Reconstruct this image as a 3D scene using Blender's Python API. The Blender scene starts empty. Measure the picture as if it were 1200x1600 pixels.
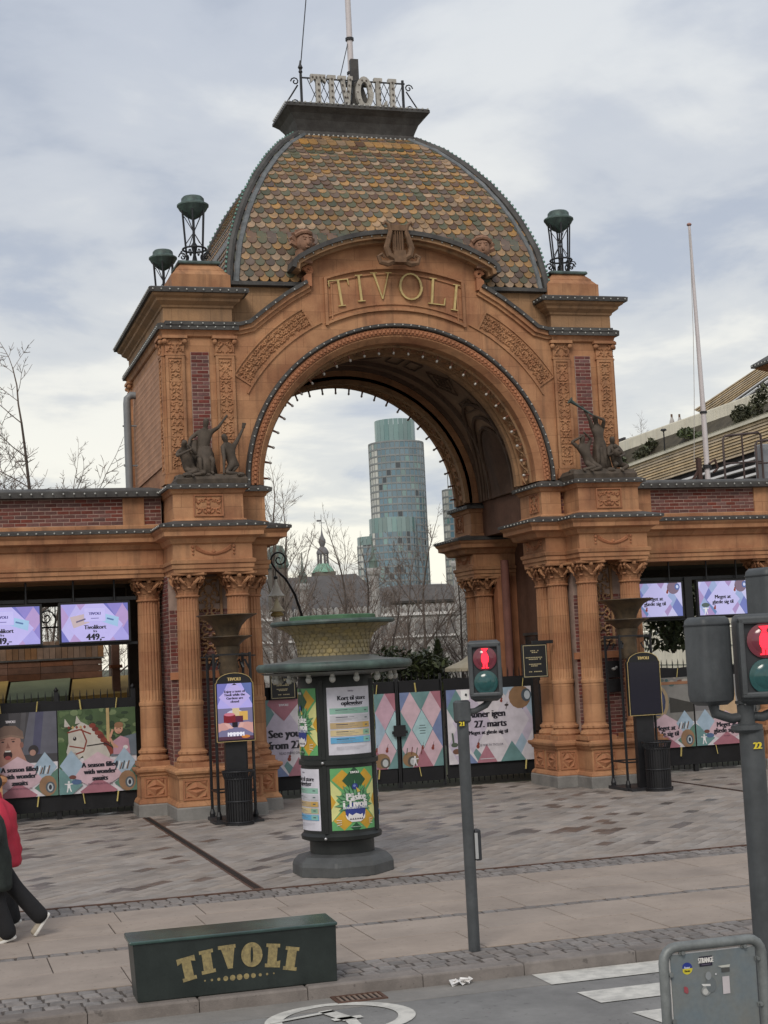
import bpy, math, random
from mathutils import Vector, Matrix
from math import sin, cos, pi, radians, sqrt, atan2
random.seed(7)
scene = bpy.context.scene
COL = scene.collection

# ------------------------------------------------------------------ camera, world, sun, exposure
cam_d = bpy.data.cameras.new('camera')
cam = bpy.data.objects.new('camera', cam_d); COL.objects.link(cam)
YAW, PITCH, ROLL = radians(16.81), radians(5.32), radians(-2.766)
_f = Vector((sin(YAW)*cos(PITCH), cos(YAW)*cos(PITCH), sin(PITCH)))
_r = Vector((cos(YAW), -sin(YAW), 0)); _u = _r.cross(_f)
_r2 = cos(ROLL)*_r + sin(ROLL)*_u; _u2 = -sin(ROLL)*_r + cos(ROLL)*_u
_m = Matrix((( _r2.x, _u2.x, -_f.x, 0), (_r2.y, _u2.y, -_f.y, 0), (_r2.z, _u2.z, -_f.z, 2.9), (0,0,0,1)))
cam.matrix_world = _m
cam_d.sensor_fit = 'VERTICAL'; cam_d.sensor_height = 36.0; cam_d.lens = 54.0
cam_d.clip_end = 6000; cam_d.clip_start = 0.1
scene.camera = cam

SUN_EL, SUN_AZ = radians(42), radians(-150)      # azimuth measured from +y towards +x
world = bpy.data.worlds.new('World'); scene.world = world; world.use_nodes = True
nt = world.node_tree; nt.nodes.clear()
N = nt.nodes.new; L = nt.links.new
out = N('ShaderNodeOutputWorld'); bg = N('ShaderNodeBackground'); L(bg.outputs[0], out.inputs[0])
bg.inputs['Strength'].default_value = 0.1
sky = N('ShaderNodeTexSky'); sky.sky_type = 'NISHITA'; sky.sun_disc = False
sky.sun_elevation = SUN_EL; sky.sun_rotation = SUN_AZ
tc = N('ShaderNodeTexCoord'); sep = N('ShaderNodeSeparateXYZ'); L(tc.outputs['Generated'], sep.inputs[0])
def wmath(op, a, b=None, c=None):
    n = N('ShaderNodeMath'); n.operation = op
    for i, v in enumerate((a, b, c)):
        if v is None: continue
        if isinstance(v, (int, float)): n.inputs[i].default_value = v
        else: L(v, n.inputs[i])
    return n.outputs[0]
zc = wmath('ADD', wmath('MAXIMUM', sep.outputs[2], 0.0), 0.16)
comb = N('ShaderNodeCombineXYZ')
L(wmath('DIVIDE', sep.outputs[0], zc), comb.inputs[0]); L(wmath('DIVIDE', sep.outputs[1], zc), comb.inputs[1])
def wnoise(scale, detail, rough, dist, off):
    mp = N('ShaderNodeMapping'); mp.inputs['Location'].default_value = off; L(comb.outputs[0], mp.inputs[0])
    n = N('ShaderNodeTexNoise'); n.inputs['Scale'].default_value = scale; n.inputs['Detail'].default_value = detail
    n.inputs['Roughness'].default_value = rough; n.inputs['Distortion'].default_value = dist
    L(mp.outputs[0], n.inputs['Vector']); return n.outputs['Fac']
def wramp(fac, stops):
    r = N('ShaderNodeValToRGB'); r.color_ramp.interpolation = 'EASE'
    while len(r.color_ramp.elements) > 1: r.color_ramp.elements.remove(r.color_ramp.elements[-1])
    for i, (p, c) in enumerate(stops):
        e = r.color_ramp.elements[0] if i == 0 else r.color_ramp.elements.new(p)
        e.position = p; e.color = (*c, 1)
    L(fac, r.inputs[0]); return r.outputs[0]
def wmix(fac, a, b, mode='MIX'):
    n = N('ShaderNodeMix'); n.data_type = 'RGBA'; n.blend_type = mode
    if isinstance(fac, (int, float)): n.inputs[0].default_value = fac
    else: L(fac, n.inputs[0])
    for i, v in ((6, a), (7, b)):
        if isinstance(v, tuple): n.inputs[i].default_value = (*v, 1)
        else: L(v, n.inputs[i])
    return n.outputs[2]
n1 = wnoise(0.95, 7, 0.52, 0.35, (3.1, 1.7, 0)); n2 = wnoise(2.6, 6, 0.55, 0.3, (7.3, 2.2, 0))
fac = wmath('ADD', wmath('MULTIPLY', n1, 0.62), wmath('MULTIPLY', n2, 0.38))
high = wramp(fac, [(0.40, (4.1, 4.5, 5.25)), (0.49, (5.2, 5.55, 6.2)), (0.59, (7.0, 7.2, 7.35))])
low = wramp(fac, [(0.40, (4.8, 5.05, 5.6)), (0.475, (7.1, 6.95, 6.45)), (0.55, (9.4, 8.9, 7.6))])
hz = wmath('SMOOTH_MIN', wmath('MAXIMUM', wmath('MULTIPLY', wmath('SUBTRACT', sep.outputs[2], 0.05), 2.9), 0.0), 1.0, 0.2)
clouds = wmix(hz, low, high)
L(wmix(0.86, sky.outputs[0], clouds), bg.inputs['Color'])

sun_d = bpy.data.lights.new('sun', 'SUN'); sun_d.energy = 1.5; sun_d.angle = radians(22); sun_d.color = (1.0, 0.93, 0.84)
sun = bpy.data.objects.new('sun', sun_d); COL.objects.link(sun)
_sd = Vector((sin(SUN_AZ)*cos(SUN_EL), cos(SUN_AZ)*cos(SUN_EL), sin(SUN_EL)))
sun.rotation_euler = (-_sd).to_track_quat('-Z', 'Y').to_euler()
vs = scene.view_settings
scene.display_settings.display_device = 'sRGB'
vs.view_transform = 'Standard'; vs.look = 'None'; vs.exposure = 0.22; vs.gamma = 1.0; vs.use_curve_mapping = False

# ------------------------------------------------------------------ materials
MATS = {}
def s2l(c):
    return tuple((v/255/12.92 if v/255 <= 0.04045 else ((v/255+0.055)/1.055)**2.4) for v in c)
def mat(name, col, rough=0.7, metal=0.0, var=0.0, scale=3.0, col2=None, bump=0.0, bscale=30.0, rand=0.0, spec=0.4, emit=0.0, streak=0.0, coat=0.0, blocks=0.0, spots=0.0):
    if name in MATS: return MATS[name]
    m = bpy.data.materials.new(name); MATS[name] = m; m.use_nodes = True
    t = m.node_tree; b = t.nodes['Principled BSDF']; n = t.nodes.new; l = t.links.new
    b.inputs['Roughness'].default_value = rough; b.inputs['Metallic'].default_value = metal
    b.inputs['Specular IOR Level'].default_value = spec
    b.inputs['Coat Weight'].default_value = coat
    src = None
    def mixn(mode, fac, a, c):
        x = n('ShaderNodeMix'); x.data_type = 'RGBA'; x.blend_type = mode
        if isinstance(fac, float): x.inputs[0].default_value = fac
        else: l(fac, x.inputs[0])
        for i, v in ((6, a), (7, c)):
            if isinstance(v, tuple): x.inputs[i].default_value = (*v[:3], 1)
            else: l(v, x.inputs[i])
        return x.outputs[2]
    co = n('ShaderNodeTexCoord').outputs['Object']
    def noise(sc, det, stretch=None):
        v = co
        if stretch:
            mp = n('ShaderNodeMapping'); mp.inputs['Scale'].default_value = stretch; l(co, mp.inputs[0]); v = mp.outputs[0]
        x = n('ShaderNodeTexNoise'); x.inputs['Scale'].default_value = sc; x.inputs['Detail'].default_value = det
        x.inputs['Roughness'].default_value = 0.6; l(v, x.inputs['Vector']); return x.outputs['Fac']
    def ramp(f, a, c):
        r = n('ShaderNodeMapRange'); r.inputs[1].default_value = a; r.inputs[2].default_value = c; l(f, r.inputs[0]); return r.outputs[0]
    cur = tuple(col)
    if var > 0:
        c2 = tuple(col2) if col2 else tuple(v*(1-var) for v in col)
        cur = mixn('MIX', ramp(noise(scale, 5), 0.38, 0.66), cur, c2)
        cur = mixn('MULTIPLY', ramp(noise(scale*9, 3), 0.35, 0.75), cur, tuple(1-var*0.35 for _ in range(3)))
    if blocks > 0:
        sp_ = n('ShaderNodeSeparateXYZ'); l(co, sp_.inputs[0]); ad_ = n('ShaderNodeMath'); ad_.operation = 'ADD'; l(sp_.outputs[0], ad_.inputs[0]); l(sp_.outputs[1], ad_.inputs[1])
        cb_ = n('ShaderNodeCombineXYZ'); l(ad_.outputs[0], cb_.inputs[0]); l(sp_.outputs[2], cb_.inputs[1])
        bt = n('ShaderNodeTexBrick'); bt.inputs['Scale'].default_value = 1.0; bt.inputs['Brick Width'].default_value = 0.78; bt.inputs['Row Height'].default_value = 0.37; bt.inputs['Mortar Size'].default_value = 0.006; bt.inputs['Mortar Smooth'].default_value = 0.4
        bt.inputs['Color1'].default_value = (1, 1, 1, 1); bt.inputs['Color2'].default_value = (1-blocks, 1-blocks*1.1, 1-blocks*1.2, 1); bt.inputs['Mortar'].default_value = (.62, .6, .58, 1); l(cb_.outputs[0], bt.inputs['Vector'])
        cur = mixn('MULTIPLY', 1.0, cur, bt.outputs['Color'])
    if streak > 0:
        cur = mixn('MULTIPLY', ramp(noise(2.2, 4, (2.2, 2.2, 0.22)), 0.5, 0.72), cur, (1-streak, 1-streak*0.95, 1-streak*0.85))
    if spots > 0:
        cur = mixn('MULTIPLY', ramp(noise(13.0, 2), 0.66, 0.70), cur, (1-spots,)*3)
        cur = mixn('MULTIPLY', ramp(noise(0.55, 4), 0.52, 0.68), cur, (1-spots*.6, 1-spots*.6, 1-spots*.58))
    if rand > 0:
        oi = n('ShaderNodeObjectInfo').outputs['Random']; ge = n('ShaderNodeNewGeometry').outputs['Random Per Island']
        ad = n('ShaderNodeMath'); ad.operation = 'ADD'; l(oi, ad.inputs[0]); l(ge, ad.inputs[1])
        fr = n('ShaderNodeMath'); fr.operation = 'FRACT'; l(ad.outputs[0], fr.inputs[0])
        hs = n('ShaderNodeHueSaturation')
        mv = n('ShaderNodeMapRange'); mv.inputs[3].default_value = 1-rand; mv.inputs[4].default_value = 1+rand*0.8; l(fr.outputs[0], mv.inputs[0])
        l(mv.outputs[0], hs.inputs['Value'])
        mu = n('ShaderNodeMath'); mu.operation = 'MULTIPLY'; mu.inputs[1].default_value = 7.31; l(fr.outputs[0], mu.inputs[0])
        fr2 = n('ShaderNodeMath'); fr2.operation = 'FRACT'; l(mu.outputs[0], fr2.inputs[0])
        ms = n('ShaderNodeMapRange'); ms.inputs[3].default_value = 1-min(.25, rand*1.2); ms.inputs[4].default_value = 1+min(.2, rand); l(fr2.outputs[0], ms.inputs[0])
        l(ms.outputs[0], hs.inputs['Saturation'])
        if isinstance(cur, tuple): hs.inputs['Color'].default_value = (*cur[:3], 1)
        else: l(cur, hs.inputs['Color'])
        cur = hs.outputs[0]
    if isinstance(cur, tuple): b.inputs['Base Color'].default_value = (*cur[:3], 1)
    else: l(cur, b.inputs['Base Color'])
    if bump > 0:
        bn = n('ShaderNodeBump'); bn.inputs['Strength'].default_value = bump; bn.inputs['Distance'].default_value = 0.02
        l(noise(bscale, 4), bn.inputs['Height']); l(bn.outputs[0], b.inputs['Normal'])
    if emit > 0:
        b.inputs['Emission Color'].default_value = (*col, 1); b.inputs['Emission Strength'].default_value = emit
    return m
def print_mat(name, emit=0.0, rough=0.55, dim=0.8):
    m = bpy.data.materials.new(name); MATS[name] = m; m.use_nodes = True
    t = m.node_tree; b = t.nodes['Principled BSDF']
    a = t.nodes.new('ShaderNodeAttribute'); a.attribute_name = 'Col'; mu = t.nodes.new('ShaderNodeMix'); mu.data_type = 'RGBA'; mu.blend_type = 'MULTIPLY'; mu.inputs[0].default_value = 1.0; no_ = t.nodes.new('ShaderNodeTexNoise'); no_.inputs['Scale'].default_value = 5.0; no_.inputs['Detail'].default_value = 6.0; tc_ = t.nodes.new('ShaderNodeTexCoord'); t.links.new(tc_.outputs['Object'], no_.inputs['Vector']); mr_ = t.nodes.new('ShaderNodeMapRange'); mr_.inputs[1].default_value = .3; mr_.inputs[2].default_value = .7; mr_.inputs[3].default_value = dim*.84; mr_.inputs[4].default_value = dim*1.1; t.links.new(no_.outputs['Fac'], mr_.inputs[0]); t.links.new(mr_.outputs[0], mu.inputs[7]); t.links.new(a.outputs['Color'], mu.inputs[6])
    t.links.new(mu.outputs[2], b.inputs['Base Color']); b.inputs['Roughness'].default_value = rough
    if emit:
        t.links.new(a.outputs['Color'], b.inputs['Emission Color']); b.inputs['Emission Strength'].default_value = emit
    return m
M_PRINT = print_mat('printed_vinyl', 0, 0.5); M_SCREEN = print_mat('lit_screen', 0.56, 0.25, 0.3)
M_TERRA = mat('terracotta_stone', (0.50, 0.26, 0.13), 0.8, var=0.3, scale=1.1, col2=(0.33, 0.145, 0.072), bump=0.25, bscale=26, streak=0.36, blocks=0.2)
M_TERRA2 = mat('terracotta_red', (0.42, 0.18, 0.09), 0.82, var=0.3, scale=1.5, bump=0.25, bscale=30, streak=0.12)
M_SAND = mat('weathered_sandstone', (0.40, 0.23, 0.118), 0.85, var=0.32, scale=1.3, col2=(0.30, 0.18, 0.1), bump=0.3, bscale=24, streak=0.38, blocks=0.14)
M_BRICK = mat('dark_red_brick', (0.17, 0.058, 0.05), 0.85, var=0.25, scale=14, bump=0.3, bscale=60, rand=0.3)
M_BRICK2 = mat('red_brick', (0.17, 0.06, 0.048), 0.85, var=0.25, scale=14, bump=0.3, bscale=60, rand=0.3)
M_MORTAR = mat('mortar', (0.37, 0.265, 0.215), 0.9, var=0.25, scale=6)
M_LEAD = mat('weathered_lead', (0.052, 0.047, 0.044), 0.65, var=0.4, scale=3, col2=(0.09, 0.086, 0.08), bump=0.15, streak=0.2)
M_COPPER = mat('verdigris_copper', (0.05, 0.065, 0.062), 0.6, var=0.4, scale=5, col2=(0.10, 0.155, 0.135), bump=0.15, streak=0.2)
M_GREENTRIM = mat('pale_verdigris', (0.16, 0.32, 0.26), 0.6, var=0.4, scale=6)
M_BULB = mat('opal_bulb', (0.40, 0.40, 0.37), 0.25, spec=0.6)
M_GLASSBULB = mat('clear_bulb', (0.42, 0.39, 0.35), 0.12, spec=0.8)
M_SOCKET = mat('bulb_socket', (0.16, 0.06, 0.03), 0.6)
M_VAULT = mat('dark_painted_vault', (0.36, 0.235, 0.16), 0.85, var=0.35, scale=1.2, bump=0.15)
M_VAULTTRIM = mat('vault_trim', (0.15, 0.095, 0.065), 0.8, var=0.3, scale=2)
M_GRANITE = mat('grey_granite', (0.25, 0.24, 0.225), 0.75, var=0.35, scale=2.5, col2=(0.17, 0.165, 0.155), bump=0.2, bscale=80)
M_STATUE = mat('weathered_bronze_stone', (0.06, 0.046, 0.034), 0.75, var=0.5, scale=5, col2=(0.105, 0.08, 0.06), bump=0.2, bscale=40)
M_BLACK = mat('black_painted_iron', (0.014, 0.014, 0.016), 0.45, var=0.3, scale=8)
M_DARKIRON = mat('dark_iron', (0.03, 0.03, 0.034), 0.5, var=0.4, scale=8)
M_TARP = mat('black_mesh_tarp', (0.010, 0.010, 0.012), 0.75, var=0.3, scale=4)
M_GOLD = mat('gilding', (0.60, 0.45, 0.19), 0.45, metal=0.2, var=0.25, scale=8)
M_WHITE = mat('white_paint', (0.74, 0.72, 0.7), 0.5, var=0.12, scale=3)
M_POLEW = mat('pale_mast_paint', (0.62, 0.57, 0.57), 0.5, var=0.1, scale=1.5)

# ------------------------------------------------------------------ scene graph helpers
ORG = {}
def finish(o, parent):
    COL.objects.link(o)
    if parent is not None: o.parent = parent
    return o
def root(name, label, cat, loc=(0, 0, 0), group=None):
    o = bpy.data.objects.new(name, None); COL.objects.link(o); o.location = loc; o.empty_display_size = 0.2
    o['label'] = label; o['category'] = cat
    if group: o['group'] = group
    ORG[o.name] = Vector(loc); return o
def tag(o, label, cat, group=None):
    o['label'] = label; o['category'] = cat
    if group: o['group'] = group
    return o
def struct(o, kind='structure'):
    o['kind'] = kind; return o
def org(o):
    return ORG.get(o.name, Vector((0, 0, 0))) if o else Vector((0, 0, 0))
def copy_tree(o, parent=None):
    c = o.copy(); COL.objects.link(c); c.parent = parent
    ORG[c.name] = org(o)
    for ch in list(o.children): copy_tree(ch, c)
    return c
def inst(name, mesh, loc, parent, rot=None, scale=None):
    o = bpy.data.objects.new(name, mesh); COL.objects.link(o); o.parent = parent
    o.location = Vector(loc)-org(parent)
    ORG[o.name] = Vector(loc)
    if rot is not None:
        if isinstance(rot, Matrix): o.rotation_euler = rot.to_euler()
        else: o.rotation_euler = rot
    if scale is not None: o.scale = scale
    return o

class MB:
    def __init__(s, M=None): s.v = []; s.f = []; s.M = M; s.c = []; s.parts = []
    def add(s, vs, fs, col=None):
        b = len(s.v); s.parts.append((b, len(s.f)))
        if s.M is not None: vs = [s.M @ Vector(p) for p in vs]
        s.v.extend(tuple(p) for p in vs); s.f.extend(tuple(i+b for i in f) for f in fs)
        if col is not None: s.c.extend([col]*len(fs))
        return s
    def box(s, x0, y0, z0, x1, y1, z1):
        if x1 < x0: x0, x1 = x1, x0
        if y1 < y0: y0, y1 = y1, y0
        if z1 < z0: z0, z1 = z1, z0
        vs = [(x0,y0,z0),(x1,y0,z0),(x1,y1,z0),(x0,y1,z0),(x0,y0,z1),(x1,y0,z1),(x1,y1,z1),(x0,y1,z1)]
        return s.add(vs, [(0,3,2,1),(4,5,6,7),(0,1,5,4),(1,2,6,5),(2,3,7,6),(3,0,4,7)])
    def cbox(s, c, sx, sy, sz, R=None):
        vs = [Vector((a*sx/2, b*sy/2, d*sz/2)) for d in (-1,1) for a, b in ((-1,-1),(1,-1),(1,1),(-1,1))]
        if R is not None: vs = [R @ p for p in vs]
        return s.add([p+Vector(c) for p in vs], [(0,3,2,1),(4,5,6,7),(0,1,5,4),(1,2,6,5),(2,3,7,6),(3,0,4,7)])
    def bar(s, a, b, w, h=None):
        a = Vector(a); b = Vector(b); d = b-a
        R = d.to_track_quat('Z', 'Y').to_matrix(); return s.cbox((a+b)/2, w, h or w, d.length, R)
    def tube(s, pts, r, n=6, caps=True, closed=False):
        pts = [Vector(p) for p in pts]; k = len(pts)
        rs = r if isinstance(r, (list, tuple)) else [r]*k
        vs = []; up = None
        for i in range(k):
            if closed: d = pts[(i+1) % k]-pts[i-1]
            else: d = pts[min(i+1, k-1)]-pts[max(i-1, 0)]
            if d.length < 1e-9: d = Vector((0,0,1))
            d.normalize()
            if up is None:
                up = Vector((0,0,1)) if abs(d.z) < 0.9 else Vector((0,1,0))
            x = d.cross(up)
            if x.length < 1e-6: x = d.cross(Vector((1,0.2,0)))
            x.normalize(); up = x.cross(d).normalized()
            for j in range(n):
                a = 2*pi*j/n; vs.append(pts[i]+(x*cos(a)+up*sin(a))*rs[i])
        fs = []
        for i in range(k if closed else k-1):
            for j in range(n):
                a = i*n+j; b = i*n+(j+1) % n; c = ((i+1) % k)*n+(j+1) % n; d = ((i+1) % k)*n+j
                fs.append((a, b, c, d))
        if caps and not closed: fs += [tuple(range(n))[::-1], tuple(range((k-1)*n, k*n))]
        return s.add(vs, fs)
    def lathe(s, prof, c=(0,0,0), n=16, caps=True, radfun=None):
        vs = []; k = len(prof); c = Vector(c)
        for r, z in prof:
            for j in range(n):
                a = 2*pi*j/n; rr = r*(radfun(a, z) if radfun else 1)
                vs.append(c+Vector((rr*cos(a), rr*sin(a), z)))
        fs = [(i*n+j, i*n+(j+1) % n, (i+1)*n+(j+1) % n, (i+1)*n+j) for i in range(k-1) for j in range(n)]
        if caps: fs += [tuple(range(n))[::-1], tuple(range((k-1)*n, k*n))]
        return s.add(vs, fs)
    def prism(s, poly, y0, y1, plane='xz'):
        """poly in (x,z) (counter-clockwise seen from -y), solid from y0 (front) to y1"""
        k = len(poly)
        if plane == 'xz': f = lambda p, d: (p[0], d, p[1])
        elif plane == 'yz': f = lambda p, d: (d, p[0], p[1])
        else: f = lambda p, d: (p[0], p[1], d)
        vs = [f(p, y0) for p in poly]+[f(p, y1) for p in poly]
        fs = [tuple(range(k)), tuple(range(2*k-1, k-1, -1))]+[(i, i+k, (i+1) % k+k, (i+1) % k) for i in range(k)]
        return s.add(vs, fs)
    def mold(s, plan, prof, caps=True, closed=True):
        """sweep a (offset, z) profile round a plan polygon (counter-clockwise, offset outwards)"""
        n = len(plan); P = [Vector((p[0], p[1])) for p in plan]; nor = []
        for i in range(n):
            def en(a, b):
                d = (b-a); 
                return Vector((d.y, -d.x)).normalized()
            if closed or 0 < i < n-1:
                a = en(P[i-1], P[i]); b = en(P[i], P[(i+1) % n])
            elif i == 0: a = b = en(P[0], P[1])
            else: a = b = en(P[-2], P[-1])
            m = a+b
            m = m/max(m.dot(a), 0.25) if m.length > 1e-6 else a
            nor.append(m)
        vs = [(P[i].x+nor[i].x*o, P[i].y+nor[i].y*o, z) for o, z in prof for i in range(n)]
        fs = []
        for j in range(len(prof)-1):
            for i in range(n if closed else n-1):
                fs.append((j*n+i, j*n+(i+1) % n, (j+1)*n+(i+1) % n, (j+1)*n+i))
        if caps and closed:
            fs += [tuple(range(n))[::-1], tuple(range((len(prof)-1)*n, len(prof)*n))]
        return s.add(vs, fs)
    def arch(s, prof, cx, cz, a0=0.0, a1=pi, n=36, closed=True):
        """sweep closed (r, y) profile round an arch in the xz plane"""
        k = len(prof); vs = []; fs = []
        for i in range(n+1):
            a = a0+(a1-a0)*i/n
            for r, y in prof: vs.append((cx+r*cos(a), y, cz+r*sin(a)))
        for i in range(n):
            for j in range(k if closed else k-1):
                fs.append((i*k+j, i*k+(j+1) % k, (i+1)*k+(j+1) % k, (i+1)*k+j))
        if closed: fs += [tuple(range(k))[::-1], tuple(range(n*k, n*k+k))]
        return s.add(vs, fs)
    def ball(s, c, r, n=6, m=4, sz=1.0):
        prof = [(r*sin(pi*i/m), -r*sz*cos(pi*i/m)) for i in range(1, m)]
        vs = [(c[0], c[1], c[2]-r*sz)]
        for rr, z in prof:
            for j in range(n): vs.append((c[0]+rr*cos(2*pi*j/n), c[1]+rr*sin(2*pi*j/n), c[2]+z))
        vs.append((c[0], c[1], c[2]+r*sz)); k = len(prof); fs = []
        for j in range(n): fs.append((0, 1+(j+1) % n, 1+j))
        for i in range(k-1):
            for j in range(n): fs.append((1+i*n+j, 1+i*n+(j+1) % n, 1+(i+1)*n+(j+1) % n, 1+(i+1)*n+j))
        for j in range(n): fs.append((1+(k-1)*n+j, 1+(k-1)*n+(j+1) % n, len(vs)-1))
        return s.add(vs, fs)
    def mesh(s, name, m, off=(0, 0, 0), smooth=False, fix=True):
        me = bpy.data.meshes.new(name)
        off = Vector(off)
        me.from_pydata([(x-off.x, y-off.y, z-off.z) for x, y, z in s.v], [], s.f)
        if s.c:
            ca = me.color_attributes.new('Col', 'FLOAT_COLOR', 'CORNER')
            buf = []
            for p, c in zip(me.polygons, s.c):
                for _ in range(p.loop_total): buf.extend((c[0], c[1], c[2], 1.0))
            ca.data.foreach_set('color', buf)
        me.materials.append(m)
        if fix and not s.c:
            import bmesh
            bm = bmesh.new(); bm.from_mesh(me)
            bmesh.ops.recalc_face_normals(bm, faces=bm.faces); bm.to_mesh(me); bm.free()
        if smooth:
            me.polygons.foreach_set('use_smooth', [True]*len(me.polygons))
            if smooth != 'all':
                try: me.set_sharp_from_angle(angle=radians(40))
                except Exception: pass
        me.update(); return me
    def build_each(s, name, m, parent=None, smooth=False):
        for k, (v0, f0) in enumerate(s.parts):
            v1, f1 = s.parts[k+1] if k+1 < len(s.parts) else (len(s.v), len(s.f))
            q = MB(); q.v = s.v[v0:v1]; q.f = [tuple(i-v0 for i in f) for f in s.f[f0:f1]]; q.build(name, m, parent, smooth)
    def build(s, name, m, parent=None, smooth=False, stuff=False):
        o = bpy.data.objects.new(name, s.mesh(name, m, org(parent), smooth))
        finish(o, parent); ORG[o.name] = org(parent)
        if stuff: o['kind'] = 'stuff'
        return o
    def top(s, name, m, label, cat, loc=None, group=None, smooth=False):
        loc = Vector(loc) if loc is not None else Vector(s.v[0])
        o = bpy.data.objects.new(name, s.mesh(name, m, loc, smooth)); COL.objects.link(o); o.location = loc
        ORG[o.name] = loc; return tag(o, label, cat, group)

def bevel(o, w=0.01, seg=2):
    b = o.modifiers.new('bevel', 'BEVEL'); b.width = w; b.segments = seg; b.limit_method = 'ANGLE'; b.angle_limit = radians(35)
    return o

# ------------------------------------------------------------------ text and flat print
_TXT = {}
def text_tris(txt, res=2):
    if txt in _TXT: return _TXT[txt]
    cu = bpy.data.curves.new('tmp', 'FONT'); cu.body = txt; cu.resolution_u = res; cu.align_x = 'CENTER'; cu.fill_mode = 'FRONT'
    ob = bpy.data.objects.new('tmp', cu); COL.objects.link(ob)
    me = bpy.data.meshes.new_from_object(ob)
    vs = [(v.co.x, v.co.y) for v in me.vertices]; fs = [tuple(p.vertices) for p in me.polygons]
    bpy.data.objects.remove(ob); bpy.data.curves.remove(cu); bpy.data.meshes.remove(me)
    _TXT[txt] = (vs, fs); return _TXT[txt]
class Sheet:
    """flat (or bent) printed surface: origin O = lower left, U right, V up, Nn towards the viewer"""
    def __init__(s, O, U, V, Nn, w, h, base, bendR=None, C=None, a0=0.0):
        s.O = Vector(O); s.U = Vector(U); s.V = Vector(V); s.N = Vector(Nn); s.w = w; s.h = h
        s.mb = MB(); s.k = 0; s.bend = bendR; s.C = C; s.a0 = a0
        s.rect(0, 0, w, h, base)
    def P(s, x, y, lay):
        d = 0.00022*lay
        if s.bend:
            a = s.a0+(x-s.w/2)/s.bend; r = s.bend+d
            return Vector((s.C[0]+r*sin(a), s.C[1]-r*cos(a), s.O.z+y))
        return s.O+s.U*x+s.V*y+s.N*d
    def poly(s, pts, col, new=True):
        if new: s.k += 1
        def clip(ps, ax, lim, keep_less):
            o = []
            for i in range(len(ps)):
                a = ps[i-1]; b = ps[i]
                ia = (a[ax] <= lim) == keep_less or a[ax] == lim; ib = (b[ax] <= lim) == keep_less or b[ax] == lim
                if ia != ib:
                    t = (lim-a[ax])/(b[ax]-a[ax]); o.append((a[0]+(b[0]-a[0])*t, a[1]+(b[1]-a[1])*t))
                if ib: o.append(b)
            return o
        for ax, lim, kl in ((0, 0.0, False), (0, s.w, True), (1, 0.0, False), (1, s.h, True)):
            pts = clip(pts, ax, lim, kl)
            if len(pts) < 3: return
        parts = [pts]
        if s.bend:
            parts = []; n = max(1, int(s.w/0.06)); 
            for i in range(n):
                q = clip(pts, 0, s.w*(i+1)/n, True); q = clip(q, 0, s.w*i/n, False) if len(q) > 2 else q
                if len(q) > 2: parts.append(q)
        for q in parts:
            s.mb.add([s.P(x, y, s.k) for x, y in q], [tuple(range(len(q)))], col)
    def rect(s, x0, y0, x1, y1, col): s.poly([(x0, y0), (x1, y0), (x1, y1), (x0, y1)], col)
    def ell(s, cx, cy, rx, ry, col, n=14, a0=0, a1=2*pi, rot=0.0):
        ps = []
        for i in range(n):
            a = a0+(a1-a0)*i/(n if a1-a0 > 6.2 else n-1); x = rx*cos(a); y = ry*sin(a)
            ps.append((cx+x*cos(rot)-y*sin(rot), cy+x*sin(rot)+y*cos(rot)))
        s.poly(ps, col)
    def line(s, pts, w, col):
        s.k += 1
        for (x0, y0), (x1, y1) in zip(pts[:-1], pts[1:]):
            d = sqrt((x1-x0)**2+(y1-y0)**2) or 1; nx = -(y1-y0)/d*w/2; ny = (x1-x0)/d*w/2
            s.poly([(x0+nx, y0+ny), (x0-nx, y0-ny), (x1-nx, y1-ny), (x1+nx, y1+ny)], col, False)
    def diamond(s, cx, cy, rx, ry, col): s.poly([(cx-rx, cy), (cx, cy-ry), (cx+rx, cy), (cx, cy+ry)], col)
    def text(s, t, cx, cy, h, col, fat=0.0, sx=1.0, arc=0.0):
        """h = cap height; fat = extra stem width (fraction of h) giving thick stems and thin bars"""
        vs, fs = text_tris(t); k = h/0.72
        for i in range(3 if fat > 0 else 1):
            s.k += 1; dx = (i-1)*fat*h/2 if fat > 0 else 0
            q = []
            for x, y in vs:
                X = cx+x*k*sx+dx; Y = cy+y*k-h*0.5+(0 if not arc else -arc*(x*k*sx)**2)
                q.append(s.P(X, Y, s.k))
            s.mb.add(q, fs, col)
    def build(s, name, m, parent=None): return s.mb.build(name, m, parent)
def text_obj(t, O, U, V, Nn, h, m, name, parent, fat=0.0, sx=1.0, thick=0.004):
    vs, fs = text_tris(t); k = h/0.72; mb = MB()
    O = Vector(O); U = Vector(U); V = Vector(V); Nn = Vector(Nn)
    for i in range(3 if fat > 0 else 1):
        dx = (i-1)*fat*h/2 if fat else 0
        mb.add([O+U*(x*k*sx+dx)+V*(y*k-h*0.5)+Nn*(thick+0.0012*i) for x, y in vs], fs)
    return mb.build(name, m, parent)
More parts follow.
